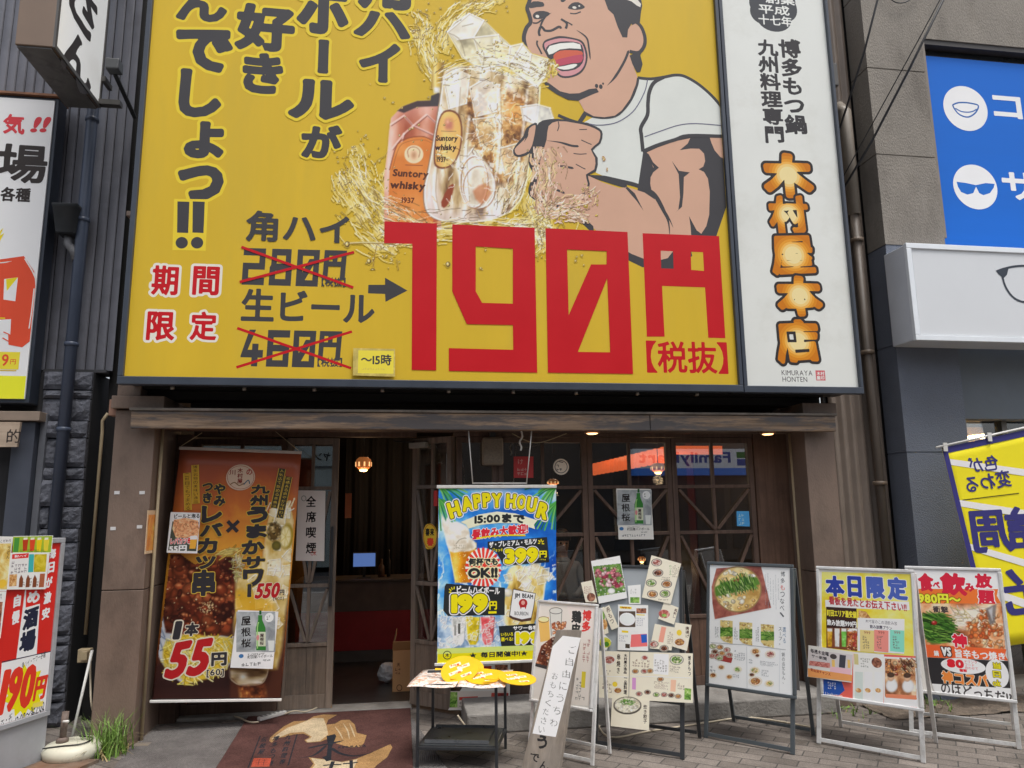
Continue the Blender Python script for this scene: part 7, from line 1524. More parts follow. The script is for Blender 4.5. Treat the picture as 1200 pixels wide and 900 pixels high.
def art4(a):
    a.poly(z7b(90, 75, 620, 90, 630, 570, 90, 530), blotch('print_yellow_sun', [(0, (214, 180, 20)), (.35, (232, 206, 40)), (.6, (240, 224, 110)), (1, (246, 238, 180))], 3, .8, k=.84))
    a.poly(z7b(110, 240, 600, 250, 605, 300, 112, 285), kf(238, 236, 224)); a.poly(z7b(90, 540, 640, 570, 650, 880, 80, 830), kf(214, 96, 84)); a.poly(z7b(100, 700, 200, 700, 225, 770, 190, 800, 100, 795), kf(40, 80, 160))
    for ch, q in (('本', (112, 98, 222, 222)), ('日', (242, 100, 322, 226)), ('限', (352, 104, 458, 234)), ('定', (474, 106, 590, 242))): a.text(ch, (*z7b(q[0], q[1])[0], *z7b(q[2], q[3])[0]), kf(44, 62, 150) if q[0] < 300 else kf(70, 92, 170), .055, out=[(.03, kf(240, 236, 216))])
    a.text('看板を見たとお伝え下さい!!', (*z7b(126, 236)[0], *z7b(578, 288)[0]), kf(176, 60, 70), .03, tilt=-.03)
    a.poly(z7b(116, 280, 294, 290, 296, 540, 118, 520), kf(56, 34, 30));  a.text('町田エリア最安値', (*z7b(120, 300)[0], *z7b(292, 342)[0]), kf(236, 206, 60), .04); a.text('飲み放題999円', (*z7b(120, 358)[0], *z7b(292, 396)[0]), kf(240, 236, 230), .04)
    D = Paint(a.p, (968, 735, 1005, 764), .5, bg=(110, 60, 36), seed=6); M = D.poly(z7b(119, 404, 295, 410, 296, 538, 118, 518), 0, .6); D.put(M, D.ramp(D.noise(8, 4), [(0, (70, 36, 26)), (1, (160, 90, 50))]))
    for x, c in ((122, (226, 170, 40)), (165, (232, 232, 226)), (205, (120, 200, 80)), (240, (206, 110, 50)), (268, (176, 60, 44))):
        M2 = D.poly(z7b(x, 418, x + 30, 419, x + 27, 516, x + 3, 513), 0, .8); D.put(M2, D.ramp((D.noise(4, 3) - .5) * 1.6 + .5, [(0, tuple(v * .7 for v in c)), (.5, c), (1, tuple(v * .5 + 124 for v in c))])); D.put(D.poly(z7b(x, 406, x + 30, 408, x + 29, 426, x + 1, 424), 0, 1), (240, 236, 226))
    D.morsels(M * (D.X > 992), 26, (1, 2.4), ((190, 90, 44), (150, 60, 34), (226, 150, 90)), .5); D.build(a, .84, cut=.4)
    a.poly(z7b(306, 300, 350, 310, 380, 350, 306, 345), F_fry); a.poly(z7b(300, 345, 575, 352, 572, 556, 300, 540), kf(238, 236, 228)); a.text('木村屋のこの酒飲み放', (*z7b(345, 360)[0], *z7b(530, 382)[0]), kf(90, 84, 96), .0); a.text('飲み放題プラン', (*z7b(372, 390)[0], *z7b(500, 412)[0]), kf(80, 76, 90), .02)
    for x, c in ((314, (214, 196, 130)), (397, (232, 136, 126)), (490, (130, 206, 186))): a.poly(z7b(x, 415, x + 84, 420, x + 84, 548, x, 540), kf(*c)); a.text('999', (*z7b(x + 24, 424)[0], *z7b(x + 60, 440)[0]), kf(150, 70, 60), .0); a.scribble((*z7b(x + 14, 446)[0], *z7b(x + 70, 530)[0]), 5, kf(110, 90, 80))
    a.poly(z7b(275, 548, 455, 560, 452, 850, 272, 825), kf(222, 224, 214)); a.ell(*z7b(412, 608)[0], 6, 6, F_dark); a.scribble((*z7b(315, 575)[0], *z7b(385, 640)[0]), 4, kf(130, 130, 120)); a.rect(*z7b(278, 555)[0], *z7b(306, 620)[0], kf(196, 186, 130))
    for x, c in ((285, (196, 206, 200)), (340, (226, 228, 220)), (400, (216, 222, 222))): a.poly(z7b(x, 660, x + 46, 664, x + 46, 840, x, 830), kf(*c)); a.ell(*z7b(x + 20, 770)[0], 3.4, 2.6, F_fry)
    a.rect(*z7b(310, 840)[0], *z7b(400, 850)[0], kf(206, 60, 56)); a.text('Linebuzzen', (*z7b(112, 786)[0], *z7b(210, 806)[0]), kf(240, 220, 210), .0); a.scribble((*z7b(125, 716)[0], *z7b(195, 770)[0]), 3, kf(226, 230, 240))
    a.poly(z7b(452, 572, 640, 580, 655, 870, 455, 855), kf(236, 232, 224)); feast(a); a.poly(z7b(465, 790, 645, 800, 645, 825, 465, 812), kf(214, 130, 96)); a.scribble((*z7b(480, 826)[0], *z7b(640, 848)[0]), 1, kf(150, 140, 130))
p4_, R4 = aframe('silver A-frame with yellow 本日限定 poster and pasted leaflets', (958, 873), (1081, 896), 8, [(959, 664), (1075, 667), (1078.5, 831), (958.5, 819.5)], M_alu, .021, art4, GREYB, poster=PAP, legw=.026)
def leaflet(a):
    a.poly(z7b(12, 530, 270, 562, 262, 655, 8, 625), kf(196, 190, 190)); a.text('毎週木金曜', (*z7b(24, 535)[0], *z7b(130, 560)[0]), kf(60, 56, 60), .02, tilt=-.1); a.text('サー新聞', (*z7b(30, 566)[0], *z7b(118, 586)[0]), kf(60, 56, 60), .02, tilt=-.1)
    a.poly(z7b(20, 596, 140, 610, 138, 640, 14, 622), F_meat); a.ell(*z7b(158, 572)[0], 4, 3, kf(70, 64, 64)); a.rect(*z7b(148, 590)[0], *z7b(168, 640)[0], kf(222, 180, 100)); a.poly(z7b(195, 560, 232, 566, 226, 640, 190, 634), kf(64, 64, 72)); a.rect(*z7b(240, 590)[0], *z7b(258, 640)[0], kf(222, 180, 100)); a.poly(z7b(140, 630, 262, 646, 260, 680, 138, 664), kf(226, 176, 186))
    a.poly(z7b(8, 640, 268, 680, 266, 718, 10, 690), kf(222, 150, 90)); a.text('気仙沼チャンス', (*z7b(24, 652)[0], *z7b(140, 672)[0]), kf(160, 50, 40), .02, tilt=-.12); a.scribble((*z7b(20, 676)[0], *z7b(250, 706)[0]), 2, kf(150, 70, 50))
paper('leaflet', 'landscape leaflet taped across the edge of the 本日限定 board', 'leaflet', p4_.off(.006), [(947.6, 756), (1000, 764), (998, 800), (946.2, 793)], PAP, leaflet)
# 5 silver stand, all you can eat
z8c = zm(1055, 655, 746 / 145)
def art5(a):
    a.poly(z8c(60, 60, 600, 70, 612, 200, 90, 190), kf(232, 230, 234)); a.poly(z8c(70, 180, 590, 182, 582, 222, 608, 268, 90, 275), kf(232, 112, 50))
    for ch, q in (('食', (108, 84, 200, 196)), ('べ', (196, 136, 238, 176)), ('飲', (240, 84, 398, 220)), ('み', (388, 146, 446, 198)), ('放', (450, 88, 552, 176))): a.text(ch, (*z8c(q[0], q[1])[0], *z8c(q[2], q[3])[0]), kf(196, 36, 60), .055)
    a.text('題', (*z8c(468, 188)[0], *z8c(570, 278)[0]), kf(196, 36, 60), .04, out=[(.05, kf(240, 236, 232))]); a.text('2980円～', (*z8c(70, 208)[0], *z8c(362, 274)[0]), kf(240, 226, 60), .05, out=[(.05, kf(80, 50, 20))])
    D = Paint(a.p, (1070, 706, 1180, 763), .5, bg=(206, 120, 70), seed=14); M = D.poly(z8c(90, 268, 608, 272, 632, 545, 130, 515), 0, .8); D.put(M, D.ramp((D.noise(18, 5) - .5) * 1.8 + .5, [(0, (150, 84, 50)), (.35, (214, 140, 90)), (.65, (236, 196, 156)), (1, (248, 236, 220))]))
    M3 = M * D.poly(z8c(300, 300, 500, 285, 560, 340, 480, 420, 320, 420), 0, 8); D.put(M3, (238, 222, 206)); D.sticks(M3, 60, (5, 12), .4, 1., ((246, 236, 220), (226, 200, 176), (206, 190, 130)), .8); M4 = M * D.poly(z8c(400, 380, 480, 330, 600, 330, 640, 545, 400, 530), 0, 4); D.morsels(M4, 90, (2, 4.6), ((222, 120, 60), (206, 96, 48), (236, 160, 100), (244, 206, 160)), .5); D.morsels(M * D.poly(z8c(470, 310, 540, 285, 540, 400, 480, 410), 0, 3), 16, (2, 4), ((214, 110, 56), (236, 160, 96)), .5)
    M2 = M * D.poly(z8c(130, 330, 260, 325, 330, 400, 325, 500, 190, 512, 150, 480), 0, 3); D.put(M2, (66, 116, 40)); D.sticks(M2, 120, (8, 18), .25, 1.1, ((50, 100, 30), (90, 150, 50), (140, 186, 80), (34, 70, 20)), .35); D.blob(*z8c(205, 385)[0], 4, 3, 0, (170, 40, 36), .6, (240, 160, 150)); D.put(M * D.poly(z8c(515, 300, 580, 270, 570, 385, 540, 400), 0, 2) * .8, (110, 108, 110)); D.put(M * D.poly(z8c(530, 310, 556, 290, 556, 370), 0, 2) * .8, (200, 200, 204)); D.build(a, .84, cut=.4)
    a.text('衝撃', (*z8c(195, 285)[0], *z8c(290, 325)[0]), kf(70, 60, 60), .02)
    a.poly(z8c(130, 515, 640, 545, 632, 580, 650, 612, 150, 592), kf(226, 96, 50)); a.text('鍋', (*z8c(202, 552)[0], *z8c(232, 586)[0]), kf(240, 236, 230), .02); a.text('VS', (*z8c(248, 530)[0], *z8c(306, 588)[0]), kf(240, 240, 240), .06, out=[(.1, kf(40, 36, 36))]); a.text('旨辛もつ焼き', (*z8c(330, 552)[0], *z8c(628, 606)[0]), kf(240, 236, 230), .03)
    a.text('神', (*z8c(312, 452)[0], *z8c(402, 534)[0]), kf(206, 36, 60), .05, out=[(.04, kf(240, 230, 226))])
    a.poly(z8c(150, 594, 650, 616, 664, 780, 190, 752), kf(46, 44, 46)); a.ell(*z8c(378, 645)[0], 26, 9, kf(236, 232, 226), 30); a.text('80', (*z8c(280, 606)[0], *z8c(384, 656)[0]), kf(206, 36, 50), .07); a.text('種類', (*z8c(356, 664)[0], *z8c(402, 682)[0]), kf(206, 36, 50), .03); a.text('ドリンク', (*z8c(390, 612)[0], *z8c(462, 630)[0]), kf(206, 36, 50), .0); a.text('フード', (*z8c(390, 632)[0], *z8c(446, 648)[0]), kf(206, 36, 50), .0); a.text('合わせて', (*z8c(390, 650)[0], *z8c(468, 668)[0]), kf(206, 36, 50), .0)
    a.text('神コスパ', (*z8c(250, 684)[0], *z8c(528, 764)[0]), kf(220, 130, 60), .05, out=[(.03, kf(240, 226, 200))]); a.ell(*z8c(584, 692)[0], 13.4, 16.5, kf(240, 240, 236), 30)
    for i, ch in enumerate(('当', '日', 'ok')): a.text(ch, (*z8c(558, 624 + i * 52)[0], *z8c(606, 664 + i * 52)[0]), kf(206, 196, 40), .04, out=[(.05, kf(90, 84, 20))])
    a.poly(z8c(190, 752, 665, 780, 668, 850, 210, 838), kf(232, 232, 236)); a.text('のはどっちだ!?', (*z8c(246, 770)[0], *z8c(664, 844)[0]), kf(70, 66, 66), .02, tilt=-.06)
A5 = gd(1195, 880); u5 = Vector((.76, -.65, 0)).normalized(); L5 = A5 - u5 * .585
d = L5 - CAM; fl5 = (600 + FPX * d.dot(CR) / d.dot(CF), 450 - FPX * d.dot(CU) / d.dot(CF))
aframe('silver A-frame with orange and black 食べ飲み放題 poster', fl5, (1195, 880), 9, [(1060, 664), (1174.5, 665), (1191, 826), (1072, 810)], M_alu, .021, art5, GREYB, poster=PAP, legw=.026)

# ------------------------------------------------------------------ cards on the grey board
def sheetm(n, c): return mat(n, al(*c, .84), .45, var=.05, scale=5)
SC_ = sheetm('card_cream', (228, 220, 200)); SW_ = sheetm('card_white', (228, 228, 224))
GM = 'menu cards pinned on the grey board'
def card(label, q, draw, m=SC_, k=0): paper('menu_card', label, 'menu card', p2_.off(.008 + k * .004), z5b(*q), m, draw, group=GM)
def lines(a, q, n, c=(110, 96, 84), vert=False): a.scribble((*z5b(q[0], q[1])[0], *z5b(q[2], q[3])[0]), n, kf(*c), vert=vert)
def sashimi(a):
    D = Paint(a.p, (693, 658, 735, 702), .5, bg=(90, 130, 60), seed=3); M = D.poly(z5b(328, 98, 458, 84, 482, 218, 350, 240), 0, .6); D.put(M, D.ramp(D.noise(6, 4), [(0, (50, 80, 30)), (.6, (110, 150, 70)), (1, (180, 200, 140))])); D.morsels(M, 40, (1.2, 2.6), ((60, 110, 40), (120, 160, 70), (170, 190, 110)), .5)
    M2 = D.poly(z5b(340, 108, 420, 98, 445, 120, 470, 150, 472, 195, 380, 198, 345, 160), 2, 2); D.morsels(M2, 60, (2, 3.6), ((190, 90, 106), (214, 130, 140), (150, 50, 70), (236, 196, 200)), .55); D.blob(*z5b(415, 215)[0], 5, 4, 0, (236, 236, 232), .8); D.morsels(D.poly(z5b(360, 205, 480, 190, 482, 218, 360, 236), 0, 2), 14, (1.2, 2.2), ((236, 236, 230), (90, 140, 60)), .7); D.build(a, .84, cut=.4)
card('menu sheet with a large sashimi photograph at the top of the grey board', (318, 72, 456, 46, 492, 248, 356, 276), lambda a: (sashimi(a), lines(a, (340, 60, 440, 68), 1, (170, 170, 166))), SW_)
def big8(a):
    for i, (x, y, f) in enumerate(((632, 78, F_meat), (638, 128, F_dark), (606, 176, F_green), (680, 182, F_fry), (612, 230, F_fry), (672, 228, F_green))): dish(a, *z5b(x, y)[0], 6.6, f)
    a.text('おつまみ', (*z5b(692, 90)[0], *z5b(704, 140)[0]), kf(110, 150, 80), .0, vert=True); lines(a, (708, 88, 742, 150), 4, (130, 120, 96), True); lines(a, (655, 145, 720, 165), 2); lines(a, (640, 250, 700, 262), 1)
card('tilted cream menu sheet with six round dishes', (608, 44, 750, 84, 700, 278, 562, 246), big8, k=1)
card('rounded cream card clipped at the outer edge behind the silver stand', (270, 175, 322, 164, 348, 270, 292, 268), lambda a: (lines(a, (285, 190, 325, 230), 4, (150, 90, 80)), a.ell(*z5b(318, 245)[0], 5, 5, F_dark)), SC_)
card('pale slip with a white glass photograph', (494, 190, 556, 184, 556, 278, 500, 278), lambda a: (a.poly(z5b(505, 245, 550, 245, 550, 272, 506, 272), F_green), lines(a, (505, 200, 548, 230), 2, (180, 180, 176))), SW_)
card('narrow cream card slanting with a photo at its top', (350, 310, 380, 290, 402, 415, 376, 428), lambda a: (a.ell(*z5b(368, 335)[0], 4, 6, F_green), a.ell(*z5b(380, 375)[0], 4, 6, F_fry)), SC_)
card('narrow plain cream card slanting with brush writing', (372, 300, 405, 282, 450, 388, 418, 402), lambda a: a.text('赤もつ', (*z5b(398, 290)[0], *z5b(418, 372)[0]), kf(90, 70, 60), .01, vert=True, rot=22), SC_, 1)
card('white slip with a yellow citrus photo low on the board', (338, 425, 362, 402, 416, 455, 390, 502), lambda a: (a.ell(*z5b(385, 462)[0], 7, 6, FOOD('citrus', [(120, 140, 30), (200, 200, 60), (230, 226, 120)], 30)), a.ell(*z5b(392, 470)[0], 3, 3, kf(70, 120, 40))), SW_)
def mid(a):
    a.rect(*z5b(455, 288)[0], *z5b(512, 302)[0], kf(232, 196, 40)); a.poly(z5b(452, 312, 530, 312, 530, 388, 452, 388), kf(84, 70, 60)); a.ell(*z5b(491, 350)[0], 9.4, 7.6, kf(230, 232, 230), 22); a.ell(*z5b(491, 348)[0], 7.6, 5.8, kf(214, 220, 216), 20); a.poly(z5b(535, 298, 582, 298, 582, 322, 535, 322), F_dark); a.rect(*z5b(535, 326)[0], *z5b(575, 333)[0], kf(232, 196, 40)); lines(a, (536, 340, 585, 385), 4, (150, 150, 160))
    a.rect(*z5b(465, 404)[0], *z5b(496, 416)[0], kf(232, 196, 40)); a.poly(z5b(510, 424, 585, 420, 588, 480, 506, 484), kf(222, 110, 110)); a.poly(z5b(556, 424, 585, 422, 586, 462, 560, 464), kf(40, 90, 176)); a.rect(*z5b(482, 468)[0], *z5b(503, 490)[0], kf(70, 60, 50)); lines(a, (452, 422, 500, 460), 3, (150, 150, 160)); a.text('海鮮丼', (*z5b(462, 291)[0], *z5b(506, 300)[0]), kf(150, 40, 30), .01)
card('white leaflet with yellow headings and a white bowl in the board centre', (448, 280, 592, 283, 592, 502, 446, 498), mid, SW_)
card('rounded card with a pink meat photo at the board edge', (668, 268, 738, 295, 716, 376, 640, 348), lambda a: (a.ell(*z5b(668, 325)[0], 6.5, 5, F_meat), a.ell(*z5b(668, 332)[0], 3, 2, F_green), a.text('馬刺し', (*z5b(712, 300)[0], *z5b(726, 345)[0]), kf(80, 50, 50), .01, vert=True, rot=-16)), SC_)
card('rounded card with a pale red title and two small dishes', (624, 372, 728, 392, 704, 500, 600, 490), lambda a: (a.poly(z5b(655, 385, 678, 390, 664, 462, 640, 458), kf(230, 150, 130)), dish(a, *z5b(618, 470)[0], 6, F_meat), dish(a, *z5b(668, 490)[0], 5.6, F_dark), lines(a, (684, 400, 712, 470), 3, (120, 90, 80), True)), SC_, 1)
card('rounded card with fried chicken and a yellow disc', (722, 366, 800, 378, 778, 502, 706, 480), lambda a: (a.ell(*z5b(740, 415)[0], 3, 3.4, kf(226, 190, 60)), dish(a, *z5b(742, 460)[0], 8, F_fry, (220, 214, 200)), a.text('唐揚げ', (*z5b(770, 385)[0], *z5b(788, 440)[0]), kf(80, 60, 50), .01, vert=True)), SC_, 2)
def sheetL(a):
    dish(a, *z5b(405, 545)[0], 8.4, FOOD('skewer', [(60, 14, 10), (130, 40, 26), (176, 80, 50)], 40), (220, 216, 210)); a.text('串焼き', (*z5b(440, 516)[0], *z5b(458, 610)[0]), kf(60, 50, 46), .02, vert=True); a.text('木村屋の逸品', (*z5b(474, 516)[0], *z5b(490, 612)[0]), kf(50, 44, 44), .03, vert=True)
    lines(a, (380, 590, 430, 618), 2); a.text('一品料理', (*z5b(474, 630)[0], *z5b(490, 710)[0]), kf(50, 44, 44), .03, vert=True); a.ell(*z5b(432, 662)[0], 3, 3, kf(214, 190, 60)); dish(a, *z5b(446, 692)[0], 6, F_fry, (220, 214, 200)); lines(a, (372, 632, 420, 705), 3, (110, 90, 80), True); a.stroke(z5b(360, 622, 500, 628), .6, kf(240, 240, 236), 0)
card('cream menu sheet with red skewers under the grey board', (354, 502, 502, 506, 498, 734, 334, 724), sheetL, SC_, 1)
def sheetR(a):
    a.poly(z5b(618, 515, 690, 518, 688, 618, 616, 612), kf(232, 232, 228)); a.rect(*z5b(515, 630)[0], *z5b(532, 688)[0], kf(196, 140, 190)); a.poly(z5b(700, 640, 726, 642, 722, 698, 698, 696), kf(232, 176, 150)); a.text('博多もつ', (*z5b(782, 525)[0], *z5b(796, 620)[0]), kf(60, 54, 50), .02, vert=True); lines(a, (515, 525, 600, 585), 6, (130, 100, 84), True); lines(a, (622, 525, 685, 605), 5, (130, 124, 120), True); lines(a, (695, 570, 760, 610), 3); lines(a, (620, 645, 695, 690), 5, (130, 100, 90)); lines(a, (732, 640, 770, 690), 3, (120, 90, 80), True)
    dish(a, *z5b(728, 545)[0], 8.6, F_green, (120, 116, 110)); dish(a, *z5b(575, 535)[0], 5, F_meat, (220, 214, 204))
    for x, y, f in ((530, 600, F_fry), (572, 600, F_meat), (600, 598, F_fry), (548, 708, F_meat), (588, 700, F_dark), (630, 712, F_green), (668, 712, F_meat), (702, 715, F_dark), (735, 720, F_fry), (650, 638, F_fry)): dish(a, *z5b(x, y)[0], 4.2, f)
    a.poly(z5b(766, 680, 798, 684, 796, 738, 764, 735), F_green); a.stroke(z5b(505, 622, 800, 632), .6, kf(240, 240, 236), 0)
card('wide cream menu spread with many small dishes under the grey board', (506, 506, 806, 514, 806, 752, 500, 736), sheetR, SC_, 2)
def negi(a):
    x, y = z5b(492, 764)[0]; D = Paint(a.p, (x - 18, y - 12, x + 18, y + 12), .5, bg=(222, 214, 190), seed=3); D.put(D.oval(x, y, 17, 10.8), (70, 64, 58)); M = D.oval(x, y - .6, 15.6, 9.4); D.put(M, (226, 222, 204)); D.morsels(M, 60, (1.2, 2.6), ((240, 236, 226), (214, 206, 180), (230, 224, 200)), .7); D.morsels(M * D.gauss(x, y - 4, 11, 4.4), 46, (.9, 1.8), ((70, 130, 40), (120, 170, 70), (160, 200, 110)), .6); D.build(a, .84, cut=.4)
card('card with a white green hot pot photo hanging lowest on the board', (420, 725, 598, 738, 596, 884, 412, 862), lambda a: (negi(a), a.text('炊き餃子', (*z5b(568, 760)[0], *z5b(586, 850)[0]), kf(70, 60, 54), .02, vert=True), lines(a, (440, 830, 540, 860), 4, (110, 96, 84), True)), SC_, 3)

# ------------------------------------------------------------------ leaning plank with its paper
PB0 = gd(609, 905); PB1 = min((gd(654, y_) for y_ in np.arange(905, 940, .5)), key=lambda q: abs((q - PB0).normalized().y + .66))
up = (PB1 - PB0).normalized(); npl = Vector((up.y, -up.x, 0)); th = math.radians(15); pP = Plane(PB0, up, npl * math.cos(th) + Vector((0, 0, 1)) * math.sin(th))
PK = thing('leaning_plank', 'weathered wooden plank leaning on the silver stand with a handwritten fan notice', 'board', PB0)
Pq = [pP.px(*q) for q in ((652, 738), (679, 738), (654, 903), (609.5, 903))]
Pq[3] = (Pq[3][0], .0); Pq[2] = (Pq[2][0], .0)
MB().prism([pP.w(*q) for q in Pq], -pP.n * .035).build('plank', wood('grey_plank', (.20, .165, .13), (.40, .34, .28), 'z', .5, .8, grey=(.24, .22, .20)), PK, bevel=.003)
a = Art(pP, 1, []); z7 = zm(600, 675, 4); z7a = z7
a.poly(z7(238, 280, 322, 290, 205, 755, 96, 738, 130, 600, 165, 450, 190, 330), kf(236, 236, 234)); HW = kf(120, 120, 118)
for i, ch in enumerate('ご自由にうちわ'): x, y = 284 - i * 14.6, 345 + i * 57; a.text(ch, (*z7(x - 17, y - 19)[0], *z7(x + 17, y + 19)[0]), HW, -.005, rough=.05)
for i, ch in enumerate('おもちください'): x, y = 202 - i * 10.5, 468 + i * 42; a.text(ch, (*z7(x - 14, y - 16)[0], *z7(x + 14, y + 16)[0]), HW, -.005, rough=.05)
a.text('う', (*z7(118, 745)[0], *z7(166, 812)[0]), K, .035, rough=.06); a.text('で', (*z7(86, 832)[0], *z7(128, 872)[0]), K, .02, rough=.05); a.text('ん', (*z7(128, 868)[0], *z7(172, 912)[0]), K, .02, rough=.05)
a.build('notice', PK)

# ------------------------------------------------------------------ black rack with fans
T0, T1, T2 = gd(489, 901), gd(582, 903), gd(507, 876); ue = (T1 - T0).normalized(); ve = (T2 - T0).normalized(); TW, TD = (T1 - T0).length, (T2 - T0).length
ht = None
d = ray(494, 805); n_ = Vector((ue.y, -ue.x, 0)); tt = (T0 - CAM).dot(n_) / d.dot(n_); ht = (CAM + d * tt).z
RK = thing('metal_rack', 'black square tube rack with lower tray holding the fans', 'rack', T0)
pt_ = lambda a_, b_, z: T0 + ue * a_ + ve * b_ + Vector((0, 0, z))
for a_, b_ in ((0, 0), (TW, 0), (0, TD), (TW, TD)): MB().bar(pt_(a_, b_, 0), pt_(a_, b_, ht), .017, .017, n_).build('leg', M_black, RK, bevel=.002)
for z, nm in ((ht + .009, 'top_frame'), (.115, 'lower_frame')):
    b = MB(); b.bar(pt_(-.008, 0, z), pt_(TW + .008, 0, z), .017, .016, n_); b.bar(pt_(-.008, TD, z), pt_(TW + .008, TD, z), .017, .016, n_); b.bar(pt_(0, .009, z), pt_(0, TD - .009, z), .017, .016, ue); b.bar(pt_(TW, .009, z), pt_(TW, TD - .009, z), .017, .016, ue); b.build(nm, M_black, RK, bevel=.002)
MB().prism([pt_(.01, .01, .124), pt_(TW - .01, .01, .124), pt_(TW - .01, TD - .01, .124), pt_(.01, TD - .01, .124)], (0, 0, .005)).build('shelf', mat('tray_black', (.05, .055, .06), .35, var=.3), RK)
b = MB(); b.prism([pt_(.04, .05, .131), pt_(TW - .06, .05, .131), pt_(TW - .06, TD - .05, .131), pt_(.04, TD - .05, .131)], (0, 0, .006)); b.prism([pt_(.03, .04, .131), pt_(TW - .05, .04, .131), pt_(TW - .05, .05, .148), pt_(.03, .05, .148)], (0, .006, 0)); b.prism([pt_(.03, TD - .045, .131), pt_(TW - .05, TD - .045, .131), pt_(TW - .05, TD - .04, .15), pt_(.03, TD - .04, .15)], (0, .006, 0))
tag(b.build('griddle_tray', mat('griddle', (.055, .058, .062), .3, var=.5, scale=9)), 'dark worn metal tray lying on the lower rack shelf', 'tray')
hz = ht + .018
def flyer(nm, label, a0, a1, b0, b1, seed, sag=0.):
    t = thing(nm, label, 'flyer', pt_(a0, b0, hz)); rows = []
    for j in range(5):
        rows.append([pt_(a0 + (a1 - a0) * i / 10, b0 + (b1 - b0) * j / 4, hz + .004 + seed * .003 - sag * max(0, (-.012 - b0 - (b1 - b0) * j / 4)) + .004 * math.sin(i * .7 + seed)) for i in range(11)])
    MB().sheet(rows).build('sheet', blotch('flyer_print_%d' % seed, [(0, (150, 80, 60)), (.3, (206, 150, 110)), (.5, (232, 226, 220)), (.7, (210, 190, 176)), (1, (90, 70, 60))], 14, 1.5, k=.84), t, solid=.001); return t
flyer('food_flyer', 'curling printed food flyer over the rack edge with the fans', -.055, TW * .5, -.05, TD * .9, 0, .3); flyer('food_flyer', 'second printed flyer under the yellow fans on the rack', TW * .52, TW + .06, -.055, TD * .9, 1, .3)
M_fan = mat('fan_yellow', al(232, 172, 12), .5, var=.08, scale=4)
def fan(label, px_, py_, r, tilt, hlift, hdir, k):
    c = gd(px_, py_, hz + hlift)
    t = thing('round_fan', label, 'fan', c, 'yellow round fans on the rack'); M_ = Matrix.Rotation(tilt[0], 3, 'X') @ Matrix.Rotation(tilt[1], 3, 'Y')
    pf = Plane(c, M_ @ Vector((1, 0, 0)), M_ @ Vector((0, 0, 1)))
    b = MB(); b.prism([pf.w(r * math.cos(q * math.pi / 18), r * .94 * math.sin(q * math.pi / 18)) for q in range(36)], pf.n * .003); b.build('leaf', M_fan, t)
    hp = (math.cos(hdir), math.sin(hdir)); MB().bar(pf.w(hp[0] * r * .9, hp[1] * r * .9, -.006), pf.w(hp[0] * r * 1.75, hp[1] * r * 1.75, -.006), .018, .006, pf.n).build('handle', M_black if k == 0 else M_fan, t, bevel=.002)
    class Q(Plane):
        def px(s, x, y): return (x, y)
    a = Art(Q(c + pf.n * .0034, pf.u, pf.n), 1, [])
    WF, RF = ink(238, 226, 190), ink(196, 84, 36)
    for (x0, y0, x1, y1, w_) in ((-.55, .42, .05, .55, .2), (-.15, .2, .5, .34, .22), (-.6, -.12, .1, .06, .2), (.0, -.42, .55, -.3, .16)):
        a.poly([(r * x0, r * y0), (r * x1, r * y1), (r * (x1 + .04), r * (y1 - w_)), (r * (x0 + .06), r * (y0 - w_))], WF)
    for n_, (x0, y0, x1, y1) in zip(('木村屋', '九州', 'もつ鍋', '本店'), ((-.5, .46, .0, .3), (-.05, .27, .4, .12), (-.52, -.1, .04, -.24), (.08, -.4, .5, -.52))): a.text(n_, (r * x0, r * y0, r * x1, r * y1), RF, .03)
    a.build('print', t)
fan('topmost yellow fan, tilted against the stack with its dark handle showing', 539, 785, .118, (.55, -.22), .055, 2.9, 0)
fan('yellow fan tucked under the topmost tilted one', 546, 785, .112, (.5, -.1), .040, 2.9, 1)
fan('yellow fan lying flattest in the middle of the rack', 566, 793, .112, (.22, .0), .022, 3.1, 2)
fan('yellow fan sliding behind the middle one', 577, 793, .108, (.2, .06), .016, 3.1, 3)
fan('yellow fan at the rack corner nearest the leaning plank', 606, 795, .115, (.15, .08), .022, 3.2, 4)
paper('wall_flyer', 'printed flyer pinned to the plank panel behind the rack', 'flyer', front(-.335), [(560, 776), (598, 777), (597, 832), (525, 832)], PAP, lambda a: (a.poly([(528, 810), (596, 810), (595, 830), (527, 830)], ink(206, 196, 186)), a.poly([(576, 812), (596, 812), (595, 829), (574, 829)], blotch('flyer_red', [(0, (60, 20, 20)), (.5, (150, 40, 36)), (1, (200, 90, 70))], 14, 1.)), a.poly([(580, 779), (595, 779), (595, 789), (580, 789)], F_dark), a.rect(538, 817, 560, 819.5, ink(190, 70, 60)), a.rect(563, 781, 576, 784, ink(190, 60, 56)), a.scribble((538, 821, 572, 829), 2, ink(120, 110, 104)), a.poly([(528, 811), (536, 811), (536, 829), (527, 829)], F_green)))
